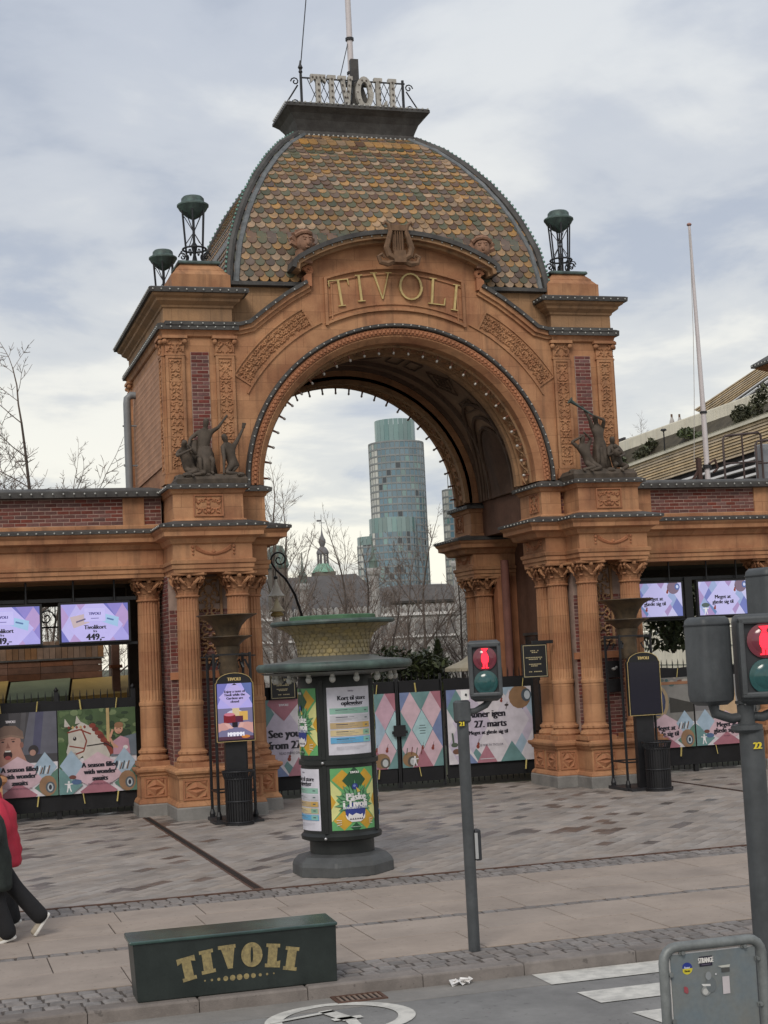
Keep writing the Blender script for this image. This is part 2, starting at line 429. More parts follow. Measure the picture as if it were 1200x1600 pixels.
def letter_polys(ch, st=0.16, th=0.06, sf=0.06):
    """serif capitals in a box of height 1; returns (width, [closed polygons])"""
    def serif(x, y, w, up): 
        return [(x-w, y), (x+w, y), (x+w, y+sf*up), (x-w, y+sf*up)][::1 if up > 0 else -1]
    if ch == 'I':
        w = st+0.24; c = w/2
        return w, [[(c-st/2, 0), (c+st/2, 0), (c+st/2, 1), (c-st/2, 1)], serif(c, 0, w/2-0.02, 1), serif(c, 1, w/2-0.02, -1)]
    if ch == 'T':
        w = 0.78; c = w/2
        return w, [[(c-st/2, 0), (c+st/2, 0), (c+st/2, 1-th), (c-st/2, 1-th)], [(0.0, 1-th), (w, 1-th), (w, 1), (0.0, 1)],
                   serif(c, 0, st/2+0.1, 1), [(0, 0.74), (sf*1.1, 0.8), (sf*1.5, 1-th), (0, 1-th)], [(w-sf*1.5, 1-th), (w-sf*1.1, 0.8), (w, 0.74), (w, 1-th)]]
    if ch == 'V':
        w = 0.86; c = w/2; t2 = th*1.15
        return w, [[(c-st*0.1, 0), (c+st*0.45, 0), (0.12+st*0.95, 1), (0.12, 1)], [(c-st*0.05, 0), (c+t2*0.9, 0), (w-0.1, 1), (w-0.1-t2, 1)],
                   serif(0.12+st/2, 1, st/2+0.09, -1), serif(w-0.1-t2/2, 1, 0.12, -1)]
    if ch == 'L':
        w = 0.66
        return w, [[(0.1, 0), (0.1+st, 0), (0.1+st, 1), (0.1, 1)], [(0.1, 0), (w, 0), (w, th), (0.1, th)],
                   serif(0.1+st/2, 1, st/2+0.1, -1), serif(0.1, 0, 0.1, 1), [(w-sf*1.6, th), (w, th), (w, 0.3), (w-sf, 0.26)]]
    if ch == 'O':
        w = 0.92; n = 20; ps = []
        for i in range(n):
            a = 2*pi*i/n; b = 2*pi*(i+1)/n
            ri = lambda q: ((w/2-st)*cos(q)+w/2, (0.5-th)*sin(q)+0.5); ro = lambda q: (w/2*cos(q)+w/2, 0.52*sin(q)+0.5)
            ps.append([ro(a), ro(b), ri(b), ri(a)])
        return w, ps
def word_letters(word, h, gap, **kw):
    """list of (char, polys in metres, centre x) with the word centred on 0"""
    out = []; x = 0
    for ch in word:
        w, ps = letter_polys(ch, **kw); out.append([ch, [[((px+x)*h, py*h) for px, py in p] for p in ps], (x+w/2)*h]); x += w+gap
    tot = (x-gap)*h
    return [(c, [[(px-tot/2, py) for px, py in p] for p in ps], cx-tot/2) for c, ps, cx in out], tot
# ================================================================== SETTING: ground, road, pavement, plaza
M_ASPH = mat('asphalt', (0.235, 0.23, 0.222), 0.9, var=0.3, scale=1.4, col2=(0.175, 0.172, 0.167), bump=0.4, bscale=160, spots=0.3)
M_KERB = mat('kerb_granite', (0.23, 0.20, 0.18), 0.8, var=0.3, scale=3, bump=0.25, bscale=70, rand=0.1, spots=0.35)
M_SLAB = mat('warm_concrete_slab', (0.345, 0.285, 0.24), 0.88, var=0.18, scale=1.2, bump=0.2, bscale=90, rand=0.035, spots=0.3)
M_PAVER = mat('plaza_paver', (0.335, 0.292, 0.258), 0.7, var=0.25, scale=0.9, bump=0.2, bscale=60, rand=0.17, spots=0.25)
M_PAVERD = mat('plaza_paver_damp', (0.115, 0.099, 0.09), 0.3, var=0.4, scale=1.3, col2=(0.19, 0.166, 0.152), bump=0.1, bscale=60, rand=0.25)
M_SETT = mat('granite_sett', (0.24, 0.215, 0.20), 0.78, var=0.3, scale=7, bump=0.35, bscale=60, rand=0.22)
M_JOINT = mat('joint_sand', (0.085, 0.07, 0.06), 0.95, var=0.3, scale=4)
M_GARDEN = mat('garden_soil', (0.10, 0.095, 0.07), 0.95, var=0.4, scale=0.5, col2=(0.07, 0.09, 0.045))
M_ROADPAINT = mat('road_paint', (0.62, 0.60, 0.55), 0.75, var=0.25, scale=7, col2=(0.42, 0.41, 0.38))
M_RUST = mat('rusty_steel', (0.12, 0.062, 0.042), 0.7, var=0.4, scale=9)
g = MB(); g.add([(-3000, -3000, -0.2), (3000, -3000, -0.2), (3000, 3000, -0.2), (-3000, 3000, -0.2)], [(0, 1, 2, 3)])
struct(g.build('ground', M_GARDEN))
g = MB(); g.box(-60, -25, -0.19, 90, 13.66, -0.12); struct(g.build('road', M_ASPH))
g = MB(); g.box(-60, 13.8, -0.19, 90, 31.6, -0.012); pavement = struct(g.build('pavement', M_JOINT))
g = MB(); g.box(-60, 31.6, -0.19, 110, 130, -0.02); struct(g.build('garden_ground', M_GARDEN))
g = MB(); g.box(-60, 13.18, -0.125, 90, 13.64, -0.1165); struct(g.build('gutter_strip', mat('gutter_asphalt', (0.26, 0.243, 0.222), .9, var=.3, scale=1.6, col2=(0.2, .19, .178), bump=.35, bscale=120)))
# kerb: separate granite lengths
kerb = MB(); kerb.box(-60, 13.66, -0.185, 90, 13.79, -0.03); kerb = struct(kerb.build('kerb', M_JOINT))
x = -3.0; i = 0
while x < 12:
    ln = random.uniform(0.95, 1.25); m = MB()
    x1 = x+ln-0.008; z = random.uniform(-0.004, 0.003)
    m.mold([(x, 13.64), (x1, 13.64), (x1, 13.875), (x, 13.875)], [(0, -0.18), (0, z-0.02), (-0.006, z-0.006), (-0.02, z)])
    m.build('kerb_stone', M_KERB, kerb); x += ln
# warm slabs in rows between the two sett bands
rows = [(14.56, 15.5), (15.51, 16.39), (16.57, 17.4), (17.41, 18.14), (18.15, 18.93)]
for ri, (y0, y1) in enumerate(rows):
    x = -1.5-random.random()
    while x < 11.5:
        ln = random.choice((0.98, 1.0, 1.24)); m = MB(); dz = random.uniform(-0.003, 0.002)
        x1 = x+ln-0.012
        m.mold([(x, y0), (x1, y0), (x1, y1-0.012), (x, y1-0.012)], [(0, -0.06), (0, dz-0.004), (-0.004, dz)])
        m.build('paving_slab', M_SLAB, pavement); x += ln
    m = MB(); m.box(x, y0, -0.06, 60, y1-0.007, -0.001)
    if x < 60: m.build('paving_slab', M_SLAB, pavement)
    m = MB(); m.box(-40, y0, -0.06, -2.6, y1-0.007, -0.001); m.build('paving_slab', M_SLAB, pavement)
# granite setts: bands along the kerb and along the plaza edge, thin row between
sett_meshes = []
for k in range(8):
    m = MB(); w, d = 0.158, 0.148; j = lambda: random.uniform(-0.011, 0.011)
    pl = [(-w/2+j(), -d/2+j()), (w/2+j(), -d/2+j()), (w/2+j(), d/2+j()), (-w/2+j(), d/2+j())]
    m.mold(pl, [(0, -0.06), (0, -0.016), (-0.008, -0.005), (-0.026, 0.001)]); sett_meshes.append(m.mesh('sett', M_SETT))
def sett_band(y0, rows, x0, x1, limit, wob=0.0):
    st = MB(); n = 0; cells = []
    for r in range(rows):
        x = x0+random.random()*0.1
        while x < x1:
            cells.append((abs(x-5.2), x, y0+0.08+r*0.162)); x += random.uniform(0.163, 0.173)
    cells.sort()
    for k, (_, x, y) in enumerate(cells):
        me = random.choice(sett_meshes); a = random.uniform(-0.05, 0.05); dz = random.uniform(-0.007, 0.003)
        if k < limit: inst('sett', me, (x, y, dz), pavement, (random.uniform(-.03, .03), random.uniform(-.03, .03), a))
        else:
            R = Matrix.Translation((x, y, dz)) @ Matrix.Rotation(a, 4, 'Z')
            st.add([R @ v.co for v in me.vertices], [tuple(p.vertices) for p in me.polygons])
    if st.v: st.build('sett', M_SETT, pavement, stuff=True)
sett_band(13.89, 4, -1.2, 11.5, 170)
sett_band(18.95, 4, -0.8, 14.5, 100)
sett_band(16.40, 1, -0.8, 12.5, 30)
# plaza pavers laid in diagonal running bond
pav_meshes = []
for k in range(2):
    for mm in (M_PAVER, M_PAVERD):
        m = MB(); w, d = 0.414, 0.204
        m.mold([(-w/2, -d/2), (w/2, -d/2), (w/2, d/2), (-w/2, d/2)], [(0, -0.05), (0, -0.004), (-0.005, 0)]); pav_meshes.append(m.mesh('paver', mm))
A = radians(45); ca, sa = cos(A), sin(A); cells = []
for r in range(-160, 190):
    for c in range(-75, 130):
        lx = (c+0.5*(r % 2))*0.42; ly = r*0.21
        X = lx*ca-ly*sa+8; Y = lx*sa+ly*ca+24
        if -3 < X < 27 and 19.5 < Y < 31.8: cells.append((Y+abs(X-7)*0.35, X, Y))
cells.sort(); edge_st = {0: MB(), 1: MB()}; n = 0
from mathutils import noise as mnoise
def damp(X, Y):
    v = mnoise.noise(Vector((X*0.35, Y*0.8, 3.0)))+0.7*mnoise.noise(Vector((X*1.1, Y*1.7, 8.0)))
    near = max(0, (Y-24)/7)
    return random.random() < (0.02+max(0, v-.05)*0.75+near*0.10)
for _, X, Y in cells:
    if abs(X-4.02) < 0.5 and Y < 30.2 and False: continue
    if Y-0.225 < 19.66:
        if Y < 19.68-0.22: continue
        wy0 = 19.68
        vs = [(X+a*ca*0.207-b*sa*0.102, Y+a*sa*0.207+b*ca*0.102) for a, b in ((-1, -1), (1, -1), (1, 1), (-1, 1))]
        o = []
        for i in range(4):
            p, q = vs[i-1], vs[i]
            if (p[1] >= wy0) != (q[1] >= wy0):
                t = (wy0-p[1])/(q[1]-p[1]); o.append((p[0]+(q[0]-p[0])*t, wy0))
            if q[1] >= wy0: o.append(q)
        if len(o) > 2: edge_st[0].mold(o, [(0, -0.05), (0, 0)])
        continue
    d = 1 if damp(X, Y) else 0; dz = random.uniform(-0.003, 0.003)
    tilt = (random.uniform(-.006, .006), random.uniform(-.006, .006), A)
    if n < 300: inst('paver', pav_meshes[d+2*random.randint(0, 1)], (X, Y, dz), pavement, tilt); n += 1
    else:
        me = pav_meshes[d]; R = Matrix.Translation((X, Y, dz)) @ Matrix.Rotation(A, 4, 'Z')
        edge_st[d].add([R @ v.co for v in me.vertices], [tuple(p.vertices) for p in me.polygons])
edge_st[0].build('paver', M_PAVER, pavement, stuff=True); edge_st[1].build('paver', M_PAVERD, pavement, stuff=True)
# steel edging strip and slot drains
m = MB(); m.box(-3, 19.61, -0.05, 27, 19.665, 0.004); struct(m.build('edging_strip', M_RUST))
for (x0, x1, y0, y1) in ((3.95, 4.10, 19.7, 30.2), (14.78, 14.90, 19.7, 30.3)):
    d = MB(); d.box(x0, y0, -0.05, x1, y1, 0.005); d = struct(d.build('slot_drain', M_RUST))
    s = MB(); y = y0+0.05
    while y < y1-0.1:
        s.box(x0+0.03, y, 0.002, x1-0.03, y+0.05, 0.009); y += 0.09
    s.build('drain_slot', mat('drain_dark', (0.02, 0.016, 0.014), 0.9), d, stuff=True)
# road markings (thin sheets above the asphalt)
for k, (y0, y1, xa, xb) in enumerate(((13.15, 13.63, 5.33, 5.33), (12.29, 12.75, 5.42, 5.40), (11.42, 11.86, 5.56, 5.50), (10.5, 11.0, 5.6, 5.6))):
    m = MB(); m.add([(xb, y1, -0.112), (xa, y0, -0.112), (11.5, y0, -0.112), (11.5, y1, -0.112)], [(0, 1, 2, 3)]); struct(m.build('crossing_stripe', M_ROADPAINT))
m = MB(); cx, cy = 3.28, 12.83
K = 40
for i in range(K):
    a, b = 2*pi*i/K, 2*pi*(i+1)/K
    f = lambda t, r: (cx+(0.64-r)*cos(t), cy+(0.58-r)*sin(t), -0.112)
    m.add([f(a, 0), f(b, 0), f(b, 0.09+0.06*abs(cos(b))), f(a, 0.09+0.06*abs(cos(a)))], [(0, 1, 2, 3)])
def seg(a, b, w):
    d = Vector((b[0]-a[0], b[1]-a[1])); nn = Vector((-d.y, d.x)).normalized()*w/2
    m.add([(a[0]+nn.x, a[1]+nn.y, -0.108), (a[0]-nn.x, a[1]-nn.y, -0.108), (b[0]-nn.x, b[1]-nn.y, -0.108), (b[0]+nn.x, b[1]+nn.y, -0.108)], [(0, 1, 2, 3)])
seg((3.22, 13.14), (3.34, 12.72), 0.13); seg((2.70, 12.93), (3.3, 13.1), 0.06); seg((3.2, 12.78), (3.46, 12.80), 0.09); seg((3.34, 12.72), (3.3, 11.9), 0.1)
struct(m.build('cycle_lane_marking', M_ROADPAINT))
# gully grate by the kerb
t = root('gully_grate', 'rusty slotted gully grate in the road against the kerb', 'drain grate', (3.62, 13.5, -0.118))
m = MB(); m.box(3.40, 13.36, -0.15, 3.86, 13.40, -0.105); m.box(3.40, 13.60, -0.15, 3.86, 13.64, -0.105); m.box(3.40, 13.40, -0.15, 3.43, 13.60, -0.105); m.box(3.83, 13.40, -0.15, 3.86, 13.60, -0.105)
m.build('frame', M_RUST, t)
m = MB(); m.box(3.43, 13.40, -0.119, 3.83, 13.60, -0.114); m.build('pit', mat('drain_dark', (0.02, 0.016, 0.014), 0.9), t)
for i in range(8):
    m = MB(); m.box(3.445+i*0.05, 13.40, -0.115, 3.468+i*0.05, 13.60, -0.106); m.build('bar', mat('worn_iron', (0.25, 0.18, 0.14), 0.6, var=0.3, scale=10), t)
# crumpled paper in the gutter
m = MB(); 
for i in range(9):
    c = Vector((4.61+random.uniform(-.09, .09), 13.60+random.uniform(-.04, .03), -0.105)); a = random.uniform(0, 6)
    R = Matrix.Rotation(a, 3, 'Z') @ Matrix.Rotation(random.uniform(-.7, .7), 3, 'X')
    m.add([c+R @ Vector(p) for p in ((-.05, -.03, 0), (.06, -.035, .012), (.05, .04, 0.02), (-.04, .03, .035))], [(0, 1, 2), (0, 2, 3)])
m.top('litter', M_WHITE, 'crumpled white paper lying in the gutter below the kerb', 'litter')
# ================================================================== THE ENTRANCE GATE
XC, YC = 9.55, 32.75
gate = root('entrance_gate', 'terracotta arched entrance gate with scale tiled dome roof and gilded lettering over the arch', 'gate building', (XC, YC, 0))
def MM(su, sv):      # (u, v) -> world, su=-1 left pier, sv=-1 back pier
    M = Matrix.Identity(4); M[0][0] = su; M[0][3] = XC
    if sv < 0: M[1][1] = -1; M[1][3] = 2*YC
    return M
def bulbs_on(mb, pts, gap=0.17, r=0.021):
    for a, b in zip(pts[:-1], pts[1:]):
        a = Vector(a); b = Vector(b); L_ = (b-a).length; n = max(1, int(L_/gap))
        for i in range(n): mb.ball(a+(b-a)*((i+0.5)/n), r, 5, 3)
BULB_CORN = MB()
# ---- shared column meshes (base at z 0.96, capital top at 4.65)
def flute(a, z): return 1.0
def col_mesh():
    H0 = 0.96
    plain = MB(); plain.box(-.32, -.32, 0, .32, .32, .09)
    plain.lathe([(.30, .09), (.32, .13), (.30, .18), (.265, .20), (.255, .23), (.285, .25), (.285, .29), (.25, .31), (.235, .34)], n=24)
    drum = MB(); drum.lathe([(.228, .34), (.226, 1.16), (.24, 1.17), (.245, 1.20), (.24, 1.235), (.225, 1.245)], n=24)
    sh = MB(); n = 60
    def fl(a, z): return 1.0-0.085*max(0.0, sin(a*20))**0.6 if z > 1.29 else 1.0
    sh.lathe([(.222, 1.245), (.222, 1.30), (.220, 1.9), (.214, 2.5), (.204, 3.2), (.204, 3.22)], n=100, radfun=fl)
    ring = MB()
    cap = MB(); cap.lathe([(.21, 3.22), (.235, 3.235), (.235, 3.26), (.205, 3.275), (.195, 3.40), (.21, 3.52), (.25, 3.60)], n=20)
    for row, (z0, hh, nn, rr) in enumerate(((3.275, .15, 8, .205), (3.37, .16, 8, .212))):
        for i in range(nn):
            a = 2*pi*(i+0.5*row)/nn; d = Vector((cos(a), sin(a), 0)); t = Vector((-sin(a), cos(a), 0)); w = .062
            P = [d*rr-t*w+Vector((0,0,z0)), d*rr+t*w+Vector((0,0,z0)), d*(rr+.025)+t*w*1.1+Vector((0,0,z0+hh*.6)), d*(rr+.025)-t*w*1.1+Vector((0,0,z0+hh*.6)),
                 d*(rr+.075)+t*w*.6+Vector((0,0,z0+hh)), d*(rr+.075)-t*w*.6+Vector((0,0,z0+hh)), d*(rr+.085)+t*w*.5+Vector((0,0,z0+hh*.82)), d*(rr+.085)-t*w*.5+Vector((0,0,z0+hh*.82))]
            cap.add(P, [(0, 1, 2, 3), (3, 2, 4, 5), (5, 4, 6, 7)])
    for i in range(4):
        a = pi/4+i*pi/2; d = Vector((cos(a), sin(a), 0)); t = Vector((-sin(a), cos(a), 0))
        for sgn in (-1, 1):
            c = d*.30+t*.035*sgn+Vector((0, 0, 3.56)); pts = []
            for k in range(16):
                q = k*0.75; rr = .085*(1-k/19); pts.append(c+d*(rr*cos(q))+Vector((0, 0, rr*sin(q))))
            cap.tube(pts, [.026*(1-k/26) for k in range(16)], 5)
    for i in range(4):
        a = i*pi/2; d = Vector((cos(a), sin(a), 0)); cap.ball(d*.27+Vector((0, 0, 3.62)), .05, 6, 4)
        t = Vector((-sin(a), cos(a), 0))
        for sgn in (-1, 1): cap.tube([d*.25+t*.05*sgn+Vector((0,0,3.44)), d*.29+t*.11*sgn+Vector((0,0,3.5)), d*.28+t*.19*sgn+Vector((0,0,3.58))], [.015, .024, .03], 5)
    ab = []
    for i in range(4):
        a = pi/4+i*pi/2; ab += [(.43*cos(a-.09), .43*sin(a-.09)), (.43*cos(a+.09), .43*sin(a+.09))]; b = a+pi/4; ab.append((.275*cos(b), .275*sin(b)))
    cap.mold(ab, [(0, 3.635), (.012, 3.65), (.012, 3.69)])
    sc = 3.69
    return (plain.mesh('column_base', M_TERRA), drum.mesh('drum', M_TERRA, smooth=True), sh.mesh('fluted_shaft', M_TERRA), cap.mesh('capital', M_TERRA))
CBASE, CDRUM, CSHAFT, CCAP = col_mesh()
def column(x, y, parent, rz=0.0):
    c = inst('column', CSHAFT, (x, y, 0.96), parent, (0, 0, rz))
    for nm, me in (('column_base', CBASE), ('drum', CDRUM), ('capital', CCAP)):
        o = bpy.data.objects.new(nm, me); COL.objects.link(o); o.parent = c
    return c
# ---- relief carving: scrolls and leaves on a little frame
def relief(O, U, V, Nn, w, h, dens=1.0, seed=1, mirror=True, mb=None, t=0.022):
    rnd = random.Random(seed); mb = mb or MB(); O = Vector(O); U = Vector(U).normalized(); V = Vector(V).normalized(); Nn = Vector(Nn).normalized()
    P = lambda x, y, d=0.0: O+U*x+V*y+Nn*d
    step = min(w, h)*0.55/dens
    ny = max(1, int(h/step)); nx = max(1, int((w/2 if mirror else w)/step))
    hw = w/2 if mirror else w
    for iy in range(ny):
        for ix in range(nx):
            cx = (ix+0.5)/nx*hw; cy = (iy+0.5)/ny*h; R = min(hw/nx, h/ny)*0.46; s = rnd.choice((-1, 1)); a0 = rnd.uniform(0, 6)
            for sg in ((1, -1) if mirror else (1,)):
                bx = w/2+sg*cx if mirror else cx
                pts = [P(bx+sg*R*(1-k/9)*cos(a0+s*k*.8), cy+R*(1-k/9)*sin(a0+s*k*.8), .01) for k in range(8)]
                mb.tube(pts, [t*(1-k/12) for k in range(8)], 4, caps=False)
                for q in range(3):
                    a = a0+q*2.1; lx = bx+sg*R*1.05*cos(a); ly = cy+R*1.05*sin(a)
                    d1 = U*(sg*cos(a+.6))+V*sin(a+.6); d2 = Nn.cross(d1); c = P(lx, ly)
                    lw = R*.34; ll = R*.55
                    mb.add([c-d1*ll, c+d2*lw, c+d1*ll, c-d2*lw, c+Nn*t*1.3], [(0, 1, 4), (1, 2, 4), (2, 3, 4), (3, 0, 4)])
    return mb
def frame_box(mb, O, U, V, Nn, w, h, t, d):
    O = Vector(O); U = Vector(U); V = Vector(V); Nn = Vector(Nn)
    def bx(x0, y0, x1, y1):
        vs = [O+U*x+V*y+Nn*z for z in (-0.01, d) for x, y in ((x0, y0), (x1, y0), (x1, y1), (x0, y1))]
        mb.add(vs, [(0,3,2,1),(4,5,6,7),(0,1,5,4),(1,2,6,5),(2,3,7,6),(3,0,4,7)])
    bx(0, 0, w, t); bx(0, h-t, w, h); bx(0, t, t, h-t); bx(w-t, t, w, h-t)
# ---- bricks
def brick_mesh(w, m): 
    b = MB(); b.mold([(-w/2, -.03), (w/2, -.03), (w/2, .03), (-w/2, .03)], [(-.004, -.029), (0, -.026), (0, .026), (-.004, .029)]); return b.mesh('brick', m)
BR = {}
BCOUNT = {}
def brick_field(parent, O, U, Nn, w, h, m=None, key='gate', limit=300, bw=0.232, bh=0.075, backing=True):
    """running-bond bricks proud of a mortar bed; O lower left, U along, Nn outwards"""
    m = m or M_BRICK; O = Vector(O); U = Vector(U).normalized(); Nn = Vector(Nn).normalized(); Z = Vector((0, 0, 1))
    rot = Matrix((U, -Nn, Z)).transposed().to_4x4() if True else None
    st = MB(); nrow = int(round(h/bh)); bh2 = h/nrow
    for r in range(nrow):
        x = -(bw/2 if r % 2 else 0)
        while x < w-0.02:
            a = max(0, x)+0.006; b = min(w, x+bw)-0.006; x += bw
            if b-a < 0.03: continue
            key2 = (round(b-a, 2), m.name)
            if key2 not in BR:
                q = MB(); L_ = round(b-a, 2); q.mold([(-L_/2, -.02), (L_/2, -.02), (L_/2, .02), (-L_/2, .02)], [(-.004, -.031), (0, -.027), (0, .027), (-.004, .031)]); BR[key2] = q.mesh('brick', m)
            c = O+U*((a+b)/2)+Z*((r+0.5)*bh2)+Nn*random.uniform(-.003, .004)
            if BCOUNT.get(key, 0) < limit:
                BCOUNT[key] = BCOUNT.get(key, 0)+1
                inst('brick', BR[key2], c, parent, rot.to_3x3().to_4x4())
            else:
                R = Matrix.Translation(c) @ rot; me = BR[key2]
                st.add([R @ v.co for v in me.vertices], [tuple(p.vertices) for p in me.polygons])
    if st.v: st.build('brick', m, parent, stuff=True)
# ---- piers
PLAN_PED = [(2.97, 31.15), (2.97, 29.83), (3.42, 29.83), (3.42, 29.12), (5.02, 29.12), (5.02, 30.42), (5.56, 30.42), (5.56, 31.15)]
PLAN_ENT = [(2.99, 31.15), (2.99, 29.87), (3.44, 29.87), (3.44, 29.16), (4.98, 29.16), (4.98, 30.5), (4.98, 31.15)]
PLAN_CORN = [(2.82, 31.15), (2.82, 29.87), (3.44, 29.87), (3.44, 29.16), (4.98, 29.16), (4.98, 30.5), (4.98, 31.15)]
PLAN_CAP = [(2.98, 31.15), (2.98, 29.95), (3.42, 29.95), (3.42, 30.10), (3.55, 30.10), (3.55, 29.32), (4.92, 29.32), (4.92, 31.15)]
PLAN_CAPC = [(2.98, 31.15), (2.98, 29.95), (3.55, 29.95), (3.55, 29.32), (4.92, 29.32), (4.92, 31.15)]
def W(M, p): return M @ Vector(p)
def Wd(M, d): return (M.to_3x3() @ Vector(d))
def pier(su, sv):
    M = MM(su, sv); front = sv > 0
    m = MB(M); m.mold(PLAN_PED, [(.07, -.05), (.07, .21), (.055, .235)]); m.build('granite_plinth', M_GRANITE, gate)
    m = MB(M); m.mold(PLAN_PED, [(.055, .235), (.06, .25), (.035, .30), (0, .33), (0, .77), (.03, .785), (.035, .82), (.085, .86), (.095, .90), (.085, .925), (.02, .93), (0, .96)])
    ped = m.build('pedestal', M_TERRA, gate)
    m = MB(M); m.box(3.56, 29.92, .96, 4.98, 31.15, 4.65); m.build('core_wall', M_MORTAR if front else M_TERRA2, gate)
    def pyramid(u, v, nu, nv, w):      # raised diamond panel on a pedestal face
        dp = MB(); O = W(M, (u, v, .55)); U_ = Wd(M, (-nv, nu, 0)) ; Nn = Wd(M, (nu, nv, 0)); U = U_; Z = Vector((0, 0, 1))
        frame_box(dp, O-U*w/2-Z*.19, U, Z, Nn, w, .38, .03, .018)
        hw = w/2-.05
        for s2 in (-1, 1):
            dp.add([O-U*hw, O+U*hw, O+Z*.15*s2, O+Z*.05*s2+Nn*.04], [(0, 1, 3), (1, 2, 3), (2, 0, 3)])
        for s3 in (-1, 1): dp.add([O+U*hw*s3+Z*.15, O+U*hw*s3*.25+Z*.15, O+U*hw*s3+Z*.04, O+U*hw*s3*.8+Z*.12+Nn*.03], [(0, 1, 3), (1, 2, 3), (2, 0, 3)])
        for s3 in (-1, 1): dp.add([O+U*hw*s3-Z*.15, O+U*hw*s3*.25-Z*.15, O+U*hw*s3-Z*.04, O+U*hw*s3*.8-Z*.12+Nn*.03], [(0, 1, 3), (1, 2, 3), (2, 0, 3)])
        dp.build('diamond_panel', M_TERRA2, ped)
    if front:
        for u in (3.71, 4.70): pyramid(u, 29.12, 0, -1, .5)
        pyramid(3.20, 29.83, 0, -1, .36); pyramid(2.97, 30.17, -1, 0, .5); pyramid(2.97, 30.82, -1, 0, .5); pyramid(5.28, 30.42, 0, -1, .44)
        pass
    cols = [(3.32, 30.17), (3.32, 30.83), (3.70, 29.50), (4.68, 29.50), (5.27, 30.75)]
    if not front: cols = [(3.32, 30.17), (3.32, 30.83), (3.70, 29.50)]
    for u, v in cols:
        p = W(M, (u, v, 0)); column(p.x, p.y, gate)
    # entablature
    m = MB(M); m.mold(PLAN_ENT, [(-.02, 4.645), (0, 4.65), (0, 4.72), (.025, 4.725), (.025, 4.80), (.05, 4.82), (.06, 4.885), (0, 4.905), (0, 5.20)]); ent = m.build('entablature', M_TERRA, gate)
    m = MB(M); m.mold(PLAN_CORN, [(0.0, 5.19), (.04, 5.21), (.07, 5.27), (.085, 5.30), (.20, 5.34), (.205, 5.42), (.25, 5.47), (.26, 5.505)]); m.build('cornice', M_TERRA, gate)
    m = MB(M); m.mold(PLAN_CORN, [(.24, 5.505), (.285, 5.507), (.29, 5.56), (.26, 5.575), (-.05, 5.65)]); m.build('lead_flashing', M_LEAD, gate)
    pts = [W(M, (u, v, 5.535)) for u, v in ((2.53, 31.1), (2.53, 29.58), (3.15, 29.58), (3.15, 28.87), (5.27, 28.87), (5.27, 30.4))]
    bulbs_on(BULB_CORN, pts)
    # swags on the friezes
    sw = MB()
    def swag(c, U, Nn, w):
        c = Vector(c); U = Vector(U); Nn = Vector(Nn)
        for k in range(3):
            pts = [c+U*(w*.36*(i/6-1))+Vector((0, 0, .10-.03*k-(.15-.02*k)*(1-(i/6-1)**2))) for i in range(13)]
            sw.tube([p+Nn*.012 for p in pts], .022, 4)
        for s2 in (-1, 1):
            for k in range(3): sw.ball(c+U*s2*w*.42+Vector((0, 0, .08-.07*k))+Nn*.01, .035-.006*k, 5, 4)
        sw.ball(c+Nn*.01-Vector((0, 0, .02)), .04, 6, 4)
    if front:
        swag(W(M, (4.2, 29.16, 5.06)), Wd(M, (1, 0, 0)), Wd(M, (0, -1, 0)), .95)
    swag(W(M, (2.99, 30.5, 5.06)), Wd(M, (0, 1, 0)), Wd(M, (-1, 0, 0)), .9)
    fb = MB(M); frame_box(fb, (2.99, 29.98, 4.94), Vector((0, 1, 0)), Vector((0, 0, 1)), Vector((-1, 0, 0)), 1.1, .25, .025, .012); fb.build('frieze_frame', M_TERRA, ent)
    sw.build('swag', M_TERRA2, ent)
    # cap block with crest panel
    m = MB(M); m.mold(PLAN_CAP, [(.05, 5.62), (.05, 5.67), (0, 5.70), (0, 6.18)]); blk = m.build('cap_block', M_TERRA, gate)
    m = MB(M); m.mold(PLAN_CAPC, [(0, 6.17), (.03, 6.19), (.05, 6.24), (.09, 6.27)]); m.build('cap_moulding', M_TERRA, gate)
    m = MB(M); m.mold(PLAN_CAPC, [(.08, 6.27), (.13, 6.272), (.135, 6.34), (.10, 6.36), (-.1, 6.43)]); m.build('lead_flashing', M_LEAD, gate)
    bulbs_on(BULB_CORN, [W(M, (u, v, 6.31)) for u, v in ((2.85, 31.1), (2.85, 29.81), (3.42, 29.81), (3.42, 29.18), (5.06, 29.18), (5.06, 30.3))])
    if front:
        O = W(M, (4.235, 29.32, 5.74)); U = Wd(M, (1, 0, 0)); Nn = Vector((0, -1, 0)); Z = Vector((0, 0, 1))
        pm = MB(); frame_box(pm, O-U*.29, U, Z, Nn, .58, .42, .025, .03); relief(O-U*.25+Z*.03, U, Z, Nn, .5, .36, 1.6, 5, True, pm, .02)
        for k in range(4): pm.ball(O+Z*(.1+.075*k)+Nn*.01, .045-.004*k, 6, 4)
        pm.build('crest_panel', M_TERRA2, blk)
        if True: brick_field(blk, W(M, (3.42 if su > 0 else 3.55, 30.114, 5.72)), (1, 0, 0), (0, -1, 0), .13, .45, key='gate2')
        # brick behind the columns
        a, b = (3.56, 4.98)
        brick_field(gate, W(M, (a if su > 0 else b, 29.935, .97)), (1, 0, 0), (0, -1, 0), b-a, 3.0, key='pier%d' % su, limit=120)
        if su < 0: brick_field(gate, W(M, (4.964, 31.15, .97)), (0, -1, 0), (-1, 0, 0), 1.2, 3.66, key='pier%d' % su, limit=120)
        st = MB(M); st.box(3.5, 29.86, 2.62, 5.0, 29.92, 2.76)
        st.build('stone_band', M_TERRA2, gate)
